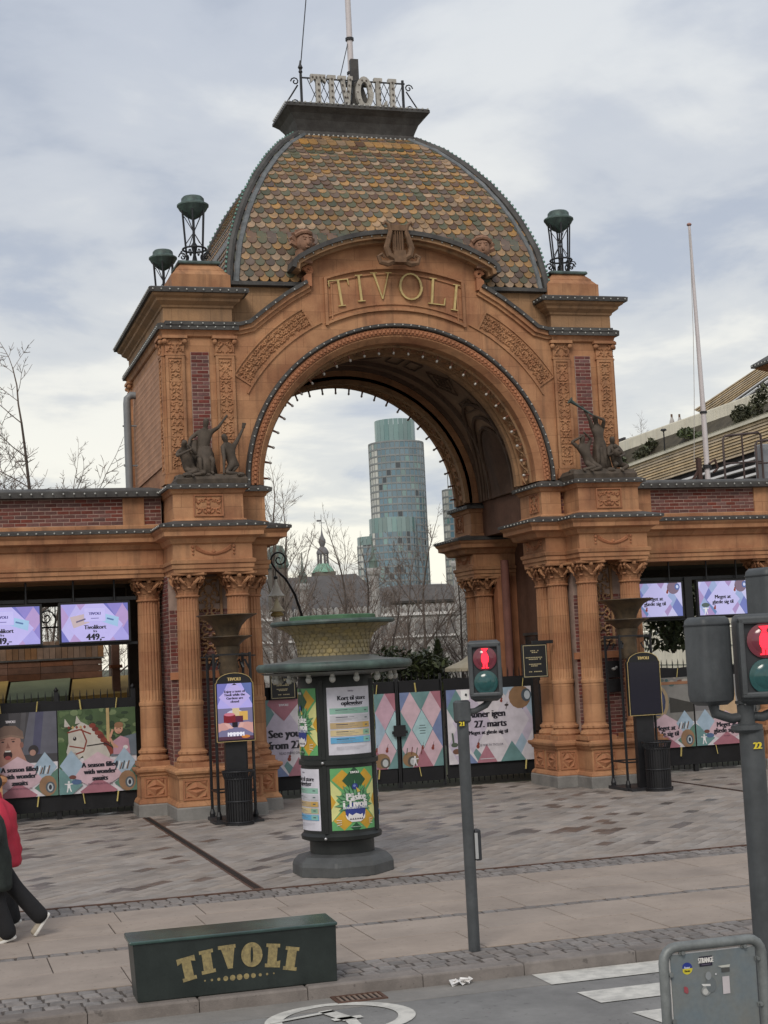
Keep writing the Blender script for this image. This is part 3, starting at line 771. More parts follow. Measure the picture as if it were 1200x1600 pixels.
        pm = MB(); O = W(M, (4.19, 29.89, 2.9)); frame_box(pm, O-U*.26, U, Z, Nn, .52, 1.7, .05, .03); relief(O-U*.2+Z*.06, U, Z, Nn, .4, 1.58, 1.3, 9, True, pm, .025)
        pm.build('niche_relief', M_SAND, gate)
    pm = MB(M); O = Vector((2.98, 30.1, 5.76)); frame_box(pm, O, Vector((0, 1, 0)), Vector((0, 0, 1)), Vector((-1, 0, 0)), .5, .4, .02, .02)
    relief(O+Vector((0, .04, .02)), Vector((0, 1, 0)), Vector((0, 0, 1)), Vector((-1, 0, 0)), .42, .36, 1.5, 3, True, pm, .02); pm.build('relief_panel', M_TERRA2, blk)
for su in (-1, 1):
    for sv in (1, -1): pier(su, sv)
# ---- upper arch walls (front and back)
AZ = 6.42; RI = 2.97
def arc_pts(r, a0, a1, n, cz=AZ): return [(r*cos(a0+(a1-a0)*i/n), cz+r*sin(a0+(a1-a0)*i/n)) for i in range(n+1)]
HR, HZ = 4.08, 7.52
def hood(r, a, n=20): return [(x, z) for x, z in arc_pts(r, pi/2+a, pi/2-a, n, HZ)]
ramp = [(4.86, 9.60), (3.35, 9.60), (3.1, 9.66), (2.7, 9.98), (2.3, 10.27), (1.87, 10.52)]
for sv in (1, -1):
    M = MM(1, sv)
    top = hood(HR-.12, math.asin(1.8/(HR-.12)))
    poly = [(-p[0], p[1]) for p in ramp]+top+ramp[::-1]+[(4.86, 6.40)]+[(RI*cos(pi*i/48), AZ+RI*sin(pi*i/48)) for i in range(0, 49)]+[(-4.86, 6.40)]
    m = MB(M); m.prism(poly[::-1], 30.08, 31.15)
    m.build('arch_wall', M_TERRA, gate)
    # archivolt
    m = MB(M); m.arch([(2.95, 31.15), (2.95, 30.10), (3.02, 30.02), (3.06, 29.98), (3.08, 29.98), (3.08, 30.09), (3.05, 31.15)], 0, AZ, n=64); m.build('arch_reveal', M_TERRA, gate, smooth=True)
    m = MB(M); m.arch([(3.085, 30.09), (3.085, 29.975), (3.11, 29.955), (3.2, 29.955), (3.235, 29.975), (3.235, 30.09)], 0, AZ, n=64)
    for i in range(110):
        a = pi*(i+.5)/110; m.ball((3.155*cos(a), 29.95, AZ+3.155*sin(a)), .042, 5, 3)
        b = a+pi/220; m.ball((3.2*cos(b), 29.955, AZ+3.2*sin(b)), .022, 4, 3); m.ball((3.11*cos(b), 29.955, AZ+3.11*sin(b)), .022, 4, 3)
    m.build('archivolt', M_TERRA2, gate)
    m = MB(M); m.arch([(3.25, 30.09), (3.25, 29.93), (3.27, 29.91), (3.315, 29.91), (3.33, 29.94), (3.33, 30.09)], 0, AZ, n=64); m.build('arch_lead_band', M_LEAD, gate, smooth=True)
    for i in range(58):
        a = pi*(i+.5)/58; BULB_CORN.ball(M @ Vector((3.29*cos(a), 29.9, AZ+3.29*sin(a))), .022, 5, 3)
    # soffit guilloche
    m = MB(M)
    for ph in (0, pi):
        pts = []
        for i in range(181):
            a = pi*i/180; yy = 30.62+.20*sin(a*26+ph); pts.append((2.94*cos(a), yy, AZ+2.94*sin(a)))
        m.tube(pts, .026, 4)
    for i in range(52):
        a = pi*(i+.5)/52; m.ball((2.94*cos(a), 30.62, AZ+2.94*sin(a)), .045, 5, 4)
    m.arch([(2.90, 30.34), (2.90, 30.38), (2.95, 30.38), (2.95, 30.34)], 0, AZ, n=48); m.arch([(2.90, 30.88), (2.90, 30.92), (2.95, 30.92), (2.95, 30.88)], 0, AZ, n=48)
    m.arch([(2.86, 31.0), (2.86, 31.16), (2.95, 31.16), (2.95, 31.0)], 0, AZ, n=48)
    m.build('soffit_guilloche', M_SAND, gate)
    # lamps round the arch
    nb = 27
    bm_ = MB(); bm_.tube([(0, 0, 0), (0, 0, -.085)], [.024, .02], 6); SOCK = bm_.mesh('socket', M_SOCKET)
    bm_ = MB(); bm_.ball((0, 0, -.115), .029, 8, 6, 1.25); BLB = bm_.mesh('light_bulb', M_GLASSBULB, smooth='all')
    for i in range(nb):
        a = pi*(i+.5)/nb; p = M @ Vector((2.9*cos(a), 30.36, AZ+2.9*sin(a)))
        o = inst('light_bulb', BLB, p, gate, (0, pi/2-a if sv > 0 else pi/2-a, 0))
        s_ = bpy.data.objects.new('socket', SOCK); COL.objects.link(s_); s_.parent = o
# vault between the two arches
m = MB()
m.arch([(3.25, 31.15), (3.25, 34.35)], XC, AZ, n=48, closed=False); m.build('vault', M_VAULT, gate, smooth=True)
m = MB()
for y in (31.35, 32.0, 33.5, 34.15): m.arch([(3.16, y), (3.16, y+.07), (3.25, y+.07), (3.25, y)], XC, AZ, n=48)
def vp(a, y, r=3.21): return (XC+r*cos(a), y, AZ+r*sin(a))
for ac in (pi/2, pi*.3, pi*.7):
    for s_, (da, dy) in enumerate(((.14, .42), (.08, .24), (.03, .1))):
        m.tube([vp(ac-da, 32.75), vp(ac, 32.75-dy), vp(ac+da, 32.75), vp(ac, 32.75+dy)], .022, 4, closed=True)
    for sg in (-1, 1):
        a1 = ac+sg*.2; a2 = ac+sg*.29
        m.tube([vp(a1, 32.45), vp(a1, 33.05), vp(a2, 33.05), vp(a2, 32.45)], .02, 4, closed=True)
for sx in (-1, 1):
    for R1, R2 in ((1.35, 2.1), (1.15, 1.8), (.98, 1.55)):
        pts = []
        for i in range(21):
            t = pi*i/20; dz = R2*sin(t); pts.append((XC+sx*sqrt(max(.1, 3.2**2-dz*dz)), 32.75+R1*cos(t), AZ+dz))
        m.tube(pts, .045, 5)
m.build('vault_rib', M_VAULTTRIM, gate)
for sx in (-1, 1):
    m = MB(); vs = [(XC+sx*3.17, 32.75, AZ)]
    for i in range(21):
        t = pi*i/20; dz = 1.5*sin(t); vs.append((XC+sx*sqrt(3.215**2-dz*dz), 32.75+.93*cos(t), AZ+dz))
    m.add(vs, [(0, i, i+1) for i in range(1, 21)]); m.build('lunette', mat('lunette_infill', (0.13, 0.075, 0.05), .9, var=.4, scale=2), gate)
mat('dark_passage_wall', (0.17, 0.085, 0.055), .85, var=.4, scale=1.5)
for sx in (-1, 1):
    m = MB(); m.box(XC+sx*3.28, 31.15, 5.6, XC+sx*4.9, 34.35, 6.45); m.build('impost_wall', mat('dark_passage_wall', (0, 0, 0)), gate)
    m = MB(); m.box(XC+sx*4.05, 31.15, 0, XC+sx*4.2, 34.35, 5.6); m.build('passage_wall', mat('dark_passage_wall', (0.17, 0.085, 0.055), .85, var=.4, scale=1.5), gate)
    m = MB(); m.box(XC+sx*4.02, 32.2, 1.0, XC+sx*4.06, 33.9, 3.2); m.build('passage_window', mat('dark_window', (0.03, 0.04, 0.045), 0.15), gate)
    m = MB(); m.box(XC+sx*4.0, 32.1, 3.2, XC+sx*4.06, 34.0, 3.26); m.box(XC+sx*4.0, 32.98, 1.0, XC+sx*4.06, 33.06, 3.2); m.build('window_frame', M_LEAD, gate)
    m = MB(); m.tube([(XC+sx*3.62, 33.95, .9), (XC+sx*3.62, 33.95, 5.0)], .10, 12); m.build('red_pipe_column', mat('dark_red_pipe', (0.20, 0.085, 0.065), .7, var=.3, scale=2), gate, smooth=True)
    # flank walls of the upper storey
    m = MB(); m.box(XC+sx*4.55, 31.15, 6.4, XC+sx*4.86, 34.35, 9.6); m.build('flank_wall', M_TERRA, gate)
# ---- pilasters, brick panels, flanks
def pilaster(parent, O, U, Nn, w, z0, z1, seed):
    """O at the centre of the foot on the wall face"""
    O = Vector(O); U = Vector(U); Nn = Vector(Nn); Z = Vector((0, 0, 1)); h = z1-z0
    def bx(mb, a, b, c, d, e, f):
        vs = [O+U*x+Z*z+Nn*y for z in (c, d) for x, y in ((a, e), (b, e), (b, f), (a, f))]
        mb.add(vs, [(0,3,2,1),(4,5,6,7),(0,1,5,4),(1,2,6,5),(2,3,7,6),(3,0,4,7)])
    mb = MB(); bx(mb, -w/2, w/2, .22, h-.38, -.02, .05)
    bx(mb, -w/2-.05, w/2+.05, 0, .10, -.02, .10); bx(mb, -w/2-.03, w/2+.03, .10, .17, -.02, .08); bx(mb, -w/2-.015, w/2+.015, .17, .22, -.02, .065)
    frame_box(mb, O-U*w/2+Z*.22+Nn*.05, U, Z, Nn, w, h-.62, .055, .022)
    p = mb.build('pilaster', M_TERRA, parent)
    rl = relief(O-U*(w/2-.07)+Z*.30+Nn*.05, U, Z, Nn, w-.14, h-.78, 1.0, seed, True, None, .02); rl.build('relief', M_TERRA, p)
    cp = MB(); bx(cp, -w/2-.02, w/2+.02, h-.40, h-.37, -.02, .08); bx(cp, -w/2, w/2, h-.37, h-.06, -.02, .06); bx(cp, -w/2-.06, w/2+.06, h-.06, h, -.02, .13)
    relief(O-U*(w/2)+Z*(h-.36)+Nn*.06, U, Z, Nn, w, .28, 1.3, seed+3, True, cp, .028)
    for s2 in (-1, 1): cp.ball(O+U*s2*(w/2+.01)+Z*(h-.12)+Nn*.08, .055, 7, 5)
    cp.build('capital', M_TERRA, p)
PZ0, PZ1 = 6.46, 9.44
for sx in (-1, 1):
    U = Vector((1, 0, 0)); Nn = Vector((0, -1, 0))
    for u, sd in ((4.67, 11), (3.66, 17)): pilaster(gate, (XC+sx*u, 30.08, PZ0), U, Nn, .38, PZ0, PZ1, sd)
    bp = MB(); cx = XC+sx*4.165
    bp.box(cx-.185, 30.062, 6.5, cx+.185, 30.10, 9.12); bpo = bp.build('brick_panel', M_MORTAR, gate)
    brick_field(bpo, (cx-.18, 30.077, 6.52), U, Nn, .36, 2.6, key='panel%d' % sx, limit=150)
    # flank: pilasters and a diapered terracotta panel
    N2 = Vector((sx, 0, 0)); U2 = Vector((0, -sx, 0)) if sx > 0 else Vector((0, -1, 0))
    for y, sd in ((30.30, 23), (35.2, 29)): pilaster(gate, (XC+sx*4.86, y, PZ0), Vector((0, 1 if sx > 0 else -1, 0)), N2, .38, PZ0, PZ1, sd)
    dm = MB(); dm.box(XC+sx*4.86, 30.65, 6.9, XC+sx*4.89, 34.85, 9.2); M_DIA = mat('diaper_terracotta', (0.43, 0.235, 0.145), .82, var=.25, scale=2, bump=.3, bscale=40); dmo = dm.build('diaper_panel', M_DIA, gate)
    if sx < 0:
        dd = MB(); k = 0
        for i in range(34):
            for j in range(18):
                c = Vector((XC-4.89, 30.75+i*.122+(j % 2)*.061, 6.98+j*.125))
                if c.y < 34.8: dd.add([c+Vector((0, -.055, 0)), c+Vector((0, 0, -.058)), c+Vector((0, .055, 0)), c+Vector((0, 0, .058)), c+Vector((-.011, 0, 0))], [(0, 1, 4), (1, 2, 4), (2, 3, 4), (3, 0, 4)])
        dd.build('diaper_stud', M_DIA, dmo, stuff=True)
    else: pass
# ---- first cornice (ramps up to the tympanum), second cornice, corner blocks
def strip(path, t0, t1):
    """polygon between a path and its offsets t0..t1 (left normal)"""
    P = [Vector(p) for p in path]; a = []; b = []
    for i in range(len(P)):
        d = (P[min(i+1, len(P)-1)]-P[max(i-1, 0)]).normalized(); n_ = Vector((-d.y, d.x)); a.append(P[i]+n_*t0); b.append(P[i]+n_*t1)
    return a, b
def strip_solid(mb, path, t0, t1, y0, y1):
    a, b = strip(path, t0, t1); n_ = len(a)
    for i in range(n_-1): mb.prism([tuple(a[i]), tuple(a[i+1]), tuple(b[i+1]), tuple(b[i])], y0, y1)
for sv in (1, -1):
    for sx in (-1, 1):
        M = MM(sx, sv); path = [p for p in ramp]
        m = MB(M); strip_solid(m, path, .05, .12, 30.02, 30.2); strip_solid(m, path, -.04, .05, 29.96, 30.2); m.build('raking_moulding', M_TERRA, gate)
        m = MB(M); strip_solid(m, path, -.115, -.04, 29.90, 30.3); m.build('raking_lead', M_LEAD, gate)
        bulbs_on(BULB_CORN, [M @ Vector((p[0], 29.885, p[1]+.07)) for p in path], .19)
for sx in (-1, 1):
    M = MM(sx, 1)
    m = MB(M); m.mold([(3.5, 30.05), (4.88, 30.05), (4.88, 35.45), (3.5, 35.45)], [(-.3, 9.40), (0, 9.42), (.03, 9.44), (.05, 9.52), (.08, 9.55)]); m.build('string_course', M_TERRA, gate)
    m = MB(M); m.mold([(3.5, 30.05), (4.88, 30.05), (4.88, 35.45), (3.5, 35.45)], [(.07, 9.55), (.13, 9.552), (.135, 9.66), (.08, 9.69), (-.1, 9.72)]); m.build('lead_flashing', M_LEAD, gate)
    m = MB(M); m.mold([(3.48, 30.04), (4.87, 30.04), (4.87, 35.46), (3.48, 35.46)], [(0, 9.7), (0, 10.0), (.03, 10.02), (.04, 10.06), (.14, 10.13), (.15, 10.18), (.22, 10.22), (.24, 10.27)]); m.build('attic_cornice', M_SAND, gate)
    m = MB(M); m.mold([(3.48, 30.04), (4.87, 30.04), (4.87, 35.46), (3.48, 35.46)], [(.22, 10.27), (.30, 10.272), (.31, 10.36), (.26, 10.385), (-.1, 10.44)]); m.build('lead_flashing', M_LEAD, gate)
    bulbs_on(BULB_CORN, [M @ Vector(p) for p in ((3.17, 31, 10.315), (3.17, 29.725, 10.315), (5.19, 29.725, 10.315), (5.19, 35.75, 10.315))], .165)
    bulbs_on(BULB_CORN, [M @ Vector(p) for p in ((3.4, 29.91, 9.60), (5.02, 29.91, 9.60), (5.02, 35.6, 9.60))], .165)
    for sv in (1, -1):
        M2 = MM(sx, sv)
        m = MB(M2); m.mold([(3.47, 30.10), (4.67, 30.10), (4.67, 31.3), (3.47, 31.3)], [(0, 10.40), (0, 10.72), (-.02, 10.725), (-.11, 10.83), (-.11, 10.85), (-.22, 10.97), (-.22, 10.985)]); m.build('corner_block', M_TERRA, gate)
        m = MB(M2); m.mold([(3.69, 30.32), (4.45, 30.32), (4.45, 31.08), (3.69, 31.08)], [(.05, 10.985), (.06, 11.01), (.04, 11.05)]); m.build('block_cap', M_COPPER, gate)
m = MB(); m.box(XC-3.5, 30.28, 9.55, XC+3.5, 30.5, 10.58); m.box(XC-3.5, 35.0, 9.55, XC+3.5, 35.2, 10.58); m.build_each('parapet_wall', M_SAND, gate)
# ---- tympanum, hood, lettering
for sv in (1, -1):
    M = MM(1, sv)
    hp = hood(HR, math.asin(2.1/HR))
    hp = [(-2.2, hp[0][1]-.20), (-2.17, hp[0][1]-.06)]+hp+[(2.17, hp[-1][1]-.06), (2.2, hp[-1][1]-.20)]
    m = MB(M); strip_solid(m, hp, -.16, -.10, 29.88, 30.5); strip_solid(m, hp, -.10, -.02, 29.74, 30.5); m.build('hood_moulding', M_SAND, gate)
    m = MB(M); strip_solid(m, hp, -.02, .07, 29.68, 30.55); m.build('hood_lead', M_LEAD, gate)
    bulbs_on(BULB_CORN, [M @ Vector((p[0], 29.72, p[1]-.045)) for p in hp], .19)
    m = MB(M)
    for s2 in (-1, 1):      # scroll consoles at the ends of the hood
        pts = [(s2*(1.86+.10*(1-k/11)*cos(k*.75)), 30.0, 10.83+.10*(1-k/11)*sin(k*.75)) for k in range(10)]
        m.tube(pts, .05, 5); m.prism([(s2*1.8, 10.5), (s2*1.95, 10.52), (s2*1.97, 10.7), (s2*1.85, 10.8), (s2*1.8, 10.85)], 29.97, 30.3)
    m.build('console', M_TERRA2, gate)
    if sv < 0: continue
    # lettering panel
    m = MB(M)
    ra, rb = 3.62, 4.55
    for r0, r1, d in ((ra, ra+.05, 29.995), (rb-.05, rb, 29.995), (ra+.13, ra+.16, 30.03), (rb-.16, rb-.13, 30.03)):
        a = math.acos(1.52/r0); m.arch([(r0, 30.085), (r0, d+.02), (r1, d+.02), (r1, 30.085)], 0, AZ, a, pi-a, 30)
    for s2 in (-1, 1):
        zb = AZ+sqrt(ra**2-1.52**2); zt = AZ+sqrt(rb**2-1.52**2)
        m.box(s2*1.47, 30.012, zb, s2*1.53, 30.085, zt); m.box(s2*1.36, 30.045, zb+.13, s2*1.39, 30.085, zt-.13)
    m.build('panel_frame', M_TERRA, gate)
    letters, tot = word_letters('TIVOLI', .56, .17, st=.085, th=.034, sf=.03)
    for ch, polys, cx in letters:
        rb_ = 3.87; ang = cx/rb_*.82; zc = AZ+sqrt(rb_**2-(cx*1.05)**2)
        R = Matrix.Translation((XC+cx*1.05, 30.05, zc)) @ Matrix.Rotation(ang*.55, 4, 'Y') @ Matrix.Translation((-cx, 0, 0))
        mb = MB(R)
        for i, p in enumerate(polys): mb.prism(p, -.014-.0015*i, .02)
        mb.build('gilded_letter', M_GOLD, gate)
    # spandrel carving along the ramps
    for s2 in (-1, 1):
        a0, a1 = (radians(33), radians(61)) if s2 > 0 else (radians(119), radians(147))
        fr = MB(MM(1, 1))
        for r0, r1, b0, b1 in ((3.70, 3.73, a0-.05, a1+.06) if s2 > 0 else (3.70, 3.73, a0-.06, a1+.05), (4.13, 4.16, a0-.0, a1+.0)):
            fr.arch([(r0, 30.085), (r0, 30.045), (r1, 30.045), (r1, 30.085)], 0, AZ, b0, b1, 20)
        for a in (a0, a1): fr.bar((3.72*cos(a), 30.065, AZ+3.72*sin(a)), (4.14*cos(a), 30.065, AZ+4.14*sin(a)), .03, .04)
        fro = fr.build('spandrel_frame', M_TERRA, gate); rl = MB(); K = 13
        for k in range(K):
            a = a0+(a1-a0)*(k+.5)/K; c = Vector((XC+3.78*cos(a), 30.075, AZ+3.78*sin(a)))
            t_ = Vector((-sin(a), 0, cos(a))); rr = Vector((cos(a), 0, sin(a)))
            relief(c-t_*.09, t_, rr, (0, -1, 0), .17, .32, 1.15, k+50, False, rl, .024)
        rl.build('spandrel_carving', M_TERRA, fro)
# lyre over the hood
m = MB()
for s2 in (-1, 1):
    pts = [(XC+s2*x, 29.62, z) for x, z in ((.08, 11.02), (.22, 11.10), (.27, 11.26), (.22, 11.44), (.17, 11.6), (.2, 11.74), (.28, 11.80), (.33, 11.74))]
    m.tube(pts, [.06, .075, .07, .06, .05, .045, .04, .03], 7)
    pts = [(XC+s2*x, 29.66, z) for x, z in ((.1, 11.0), (.25, 10.93), (.40, 10.96), (.44, 11.08), (.36, 11.13), (.31, 11.06))]
    m.tube(pts, [.07, .065, .055, .05, .04, .03], 6)
m.prism([(XC-.17, 11.62), (XC+.17, 11.62), (XC+.15, 11.74), (XC-.15, 11.74)], 29.58, 29.70); m.box(XC-.13, 29.56, 10.95, XC+.13, 29.8, 11.2)
for k in range(4): m.tube([(XC-.075+k*.05, 29.60, 11.15), (XC-.075+k*.05, 29.60, 11.64)], .012, 4)
m.box(XC-.12, 29.66, 11.18, XC+.12, 29.7, 11.62)
m.build('lyre', M_STATUE if False else mat('brown_stone', (0.20, 0.115, 0.065), 0.8, var=0.4, scale=6, bump=.2), gate)
# masks in shells at the ends of the hood
for s2 in (-1, 1):
    M = Matrix.Translation((XC+s2*1.95, 29.95, 11.38)) @ Matrix.Rotation(-s2*.25, 4, 'Z'); m = MB(M)
    for k in range(9):
        a = pi*(k/8); m.tube([(0, .06, -.1), (.27*cos(a), .05, .02+.30*sin(a))], [.05, .065], 5)
    m.ball((0, -.04, .0), .17, 12, 8, 1.25); m.ball((0, -.2, -.02), .035, 6, 5, 1.8)
    for e in (-1, 1): m.ball((e*.065, -.18, .05), .035, 6, 4, .7); m.tube([(e*.02, -.19, .09), (e*.1, -.17, .105)], .02, 5)
    m.ball((0, -.175, -.12), .05, 6, 4, .5); m.tube([(-.17, -.02, .16), (-.1, -.13, .2), (0, -.16, .215), (.1, -.13, .2), (.17, -.02, .16)], .045, 6)
    m.box(-.14, -.1, -.42, .14, .12, -.14)
    m.build('mask', mat('mask_stone', (0.33, 0.18, 0.115), .8, var=.4, scale=7, bump=.2), gate, smooth=True)
BULB_CORN.build('light_bulb', M_BULB, gate, smooth='all', stuff=True)
# ---- domed roof
PROF = [(3.49, 10.60), (3.44, 11.0), (3.36, 11.45), (3.235, 11.83), (3.10, 12.2), (2.92, 12.6), (2.63, 13.13), (2.25, 13.67), (1.86, 14.12), (1.38, 14.52)]
def dv(w): return .42+(w-1.38)*(2.55-.42)/(3.49-1.38)
roof = MB()
for i in range(len(PROF)-1):
    (w0, z0), (w1, z1) = PROF[i], PROF[i+1]; e = .03
    a = [(XC-w0+e, YC-dv(w0)+e, z0), (XC+w0-e, YC-dv(w0)+e, z0), (XC+w0-e, YC+dv(w0)-e, z0), (XC-w0+e, YC+dv(w0)-e, z0)]
    b = [(XC-w1+e, YC-dv(w1)+e, z1), (XC+w1-e, YC-dv(w1)+e, z1), (XC+w1-e, YC+dv(w1)-e, z1), (XC-w1+e, YC+dv(w1)-e, z1)]
    roof.add(a+b, [(j, (j+1) % 4, 4+(j+1) % 4, 4+j) for j in range(4)])
roof = roof.build('roof', M_LEAD, gate)
M_T = [mat('glazed_tile_ochre', (0.37, 0.215, 0.092), 0.45, var=0.4, scale=7, col2=(0.24, 0.155, 0.085), rand=0.3, spec=0.5),
       mat('glazed_tile_green', (0.085, 0.094, 0.058), 0.4, var=0.4, scale=7, col2=(0.13, 0.112, 0.07), rand=0.3, spec=0.5),
       mat('glazed_tile_maroon', (0.125, 0.072, 0.052), 0.4, var=0.4, scale=7, col2=(0.16, 0.108, 0.072), rand=0.3, spec=0.5)]
def tile_mesh(m):
    q = MB(); w, h = .208, .30; pts = [(w/2, h), (-w/2, h), (-w/2, .11)]+[(-w/2*cos(a), .11-.11*sin(a)) for a in (radians(t) for t in (22, 45, 68, 90, 112, 135, 158))]+[(w/2, .11)]
    k = len(pts)
    vs = [(x, y, .0) for x, y in pts]+[(x*.96, y+.005, .03) for x, y in pts]
    q.add(vs, [tuple(range(k, 2*k))]+[(i, (i+1) % k, k+(i+1) % k, k+i) for i in range(1, k)]); return q.mesh('roof_tile', m)
TM = [tile_mesh(m) for m in M_T]
L_prof = [0.0]
for i in range(len(PROF)-1):
    (w0, z0), (w1, z1) = PROF[i], PROF[i+1]; L_prof.append(L_prof[-1]+sqrt((z1-z0)**2+(dv(w0)-dv(w1))**2))
def prof_at(s):
    for i in range(len(L_prof)-1):
        if s <= L_prof[i+1] or i == len(L_prof)-2:
            t = (s-L_prof[i])/(L_prof[i+1]-L_prof[i]); (w0, z0), (w1, z1) = PROF[i], PROF[i+1]
            w = w0+(w1-w0)*t; d = Vector((dv(w1)-dv(w0), z1-z0)).normalized()
            return w, z0+(z1-z0)*t, d
nt_ = 0; st = [MB(), MB(), MB()]; ROWH = .124; nrow = int(L_prof[-1]/ROWH)
for face in ('front', 'left', 'right'):
    for r in range(nrow):
        s_ = r*ROWH-.02; w, z, d = prof_at(max(s_, 0)); half = (w if face == 'front' else dv(w))-.10
        x = -half+(.107 if r % 2 else 0)
        cols_ = []
        while x < half+.02: cols_.append(x); x += .215
        for ci, x in enumerate(cols_):
            if abs(x) > half-.02: continue
            c = 0 if r % 2 == 0 else (1 if (ci+r//2) % 2 else 2)
            if random.random() < .06: c = random.randint(0, 2)
            # local axes: X along eave, Y up the slope, Z outwards
            if face == 'front':
                Ux = Vector((1, 0, 0)); Vy = Vector((0, -d.x, d.y)); pos = Vector((XC+x, YC-dv(w), z))
            elif face == 'left':
                dd_ = d.x*(3.49-1.38)/(2.55-.42); Vy = Vector((-dd_, 0, d.y)).normalized(); Ux = Vector((0, -1, 0)); pos = Vector((XC-w, YC+x, z))
            else:
                dd_ = d.x*(3.49-1.38)/(2.55-.42); Vy = Vector((dd_, 0, d.y)).normalized(); Ux = Vector((0, 1, 0)); pos = Vector((XC+w, YC+x, z))
            Nz = Ux.cross(Vy)
            tilt = Matrix.Rotation(radians(-9), 3, Ux) ; Vy = (tilt @ Vy); Nz = Ux.cross(Vy)
            R = Matrix((Ux, Vy, Nz)).transposed(); pos = pos+Nz*.022
            if face == 'front' and nt_ < 300:
                inst('roof_tile', TM[c], pos, roof, (R @ Matrix.Rotation(random.uniform(-.02, .02), 3, 'Z')).to_4x4()); nt_ += 1
            else:
                T = Matrix.Translation(pos) @ R.to_4x4()
                st[c].add([T @ v.co for v in TM[c].vertices], [tuple(p.vertices) for p in TM[c].polygons])
for i in range(3): st[i].build('roof_tile', M_T[i], roof, stuff=True)
m = MB(); gl = MB(); spk = MB()
for sx in (-1, 1):
    for sy in (-1, 1):
        pts = [(XC+sx*w, YC+sy*dv(w), z+.02) for w, z in PROF]; m.tube(pts, .085, 8)
        pf = [(XC+sx*(w-.16), YC+sy*(dv(w)+.015), z) for w, z in PROF]
        if sy < 0: gl.tube(pf, .07, 6)
        for i in range(44):
            w, z, d = prof_at(L_prof[-1]*(i+.5)/44); spk.ball((XC+sx*(w+.075), YC+sy*(dv(w)+.04), z+.06), .032, 5, 3)
m.build_each('hip_rib', M_LEAD, roof, smooth=True); gl.build_each('hip_flashing', mat('grey_zinc', (0.17, 0.18, 0.185), 0.55, var=.4, scale=6), roof, smooth=True)
spk.build('hip_bulb', M_GREENTRIM, roof, stuff=True)
m = MB(); m.mold([(XC-3.5, YC-2.56), (XC+3.5, YC-2.56), (XC+3.5, YC+2.56), (XC-3.5, YC+2.56)], [(0, 10.53), (.06, 10.54), (.06, 10.62), (-.02, 10.64)]); m.build('eaves', M_LEAD, gate)
m = MB(); m.mold([(XC-1.36, YC-.42), (XC+1.36, YC-.42), (XC+1.36, YC+.42), (XC-1.36, YC+.42)], [(.04, 14.44), (.05, 14.55), (.02, 14.60), (.0, 14.64), (.03, 14.72), (.09, 14.86), (.18, 14.99), (.28, 15.08), (.31, 15.10), (.31, 15.16), (.27, 15.2)]); m.build('roof_platform', M_LEAD, gate)
m = MB(); bulbs_on(m, [(XC-1.68, YC-.74, 15.18), (XC+1.68, YC-.74, 15.18)], .12, .028); bulbs_on(m, [(XC-1.68, YC+.6, 15.18), (XC-1.68, YC-.74, 15.18)], .12, .028); bulbs_on(m, [(XC-1.4, YC-.48, 14.53), (XC+1.4, YC-.48, 14.53)], .11, .028)
m.build('platform_bulb', M_BULB, gate, stuff=True)
# rainwater pipe on the left flank
m = MB(); m.tube([(XC-4.78, 34.35, 8.98), (XC-5.0, 34.35, 9.0), (XC-5.08, 34.35, 8.92), (XC-5.09, 34.35, 8.8), (XC-5.09, 34.35, 6.3)], .085, 10)
for z in (8.3, 7.4): m.tube([(XC-5.2, 34.35, z), (XC-4.86, 34.35, z)], .02, 6)
m.build('downpipe', mat('zinc_pipe', (0.22, 0.23, 0.24), 0.45, var=.2, scale=3), gate, smooth=True)
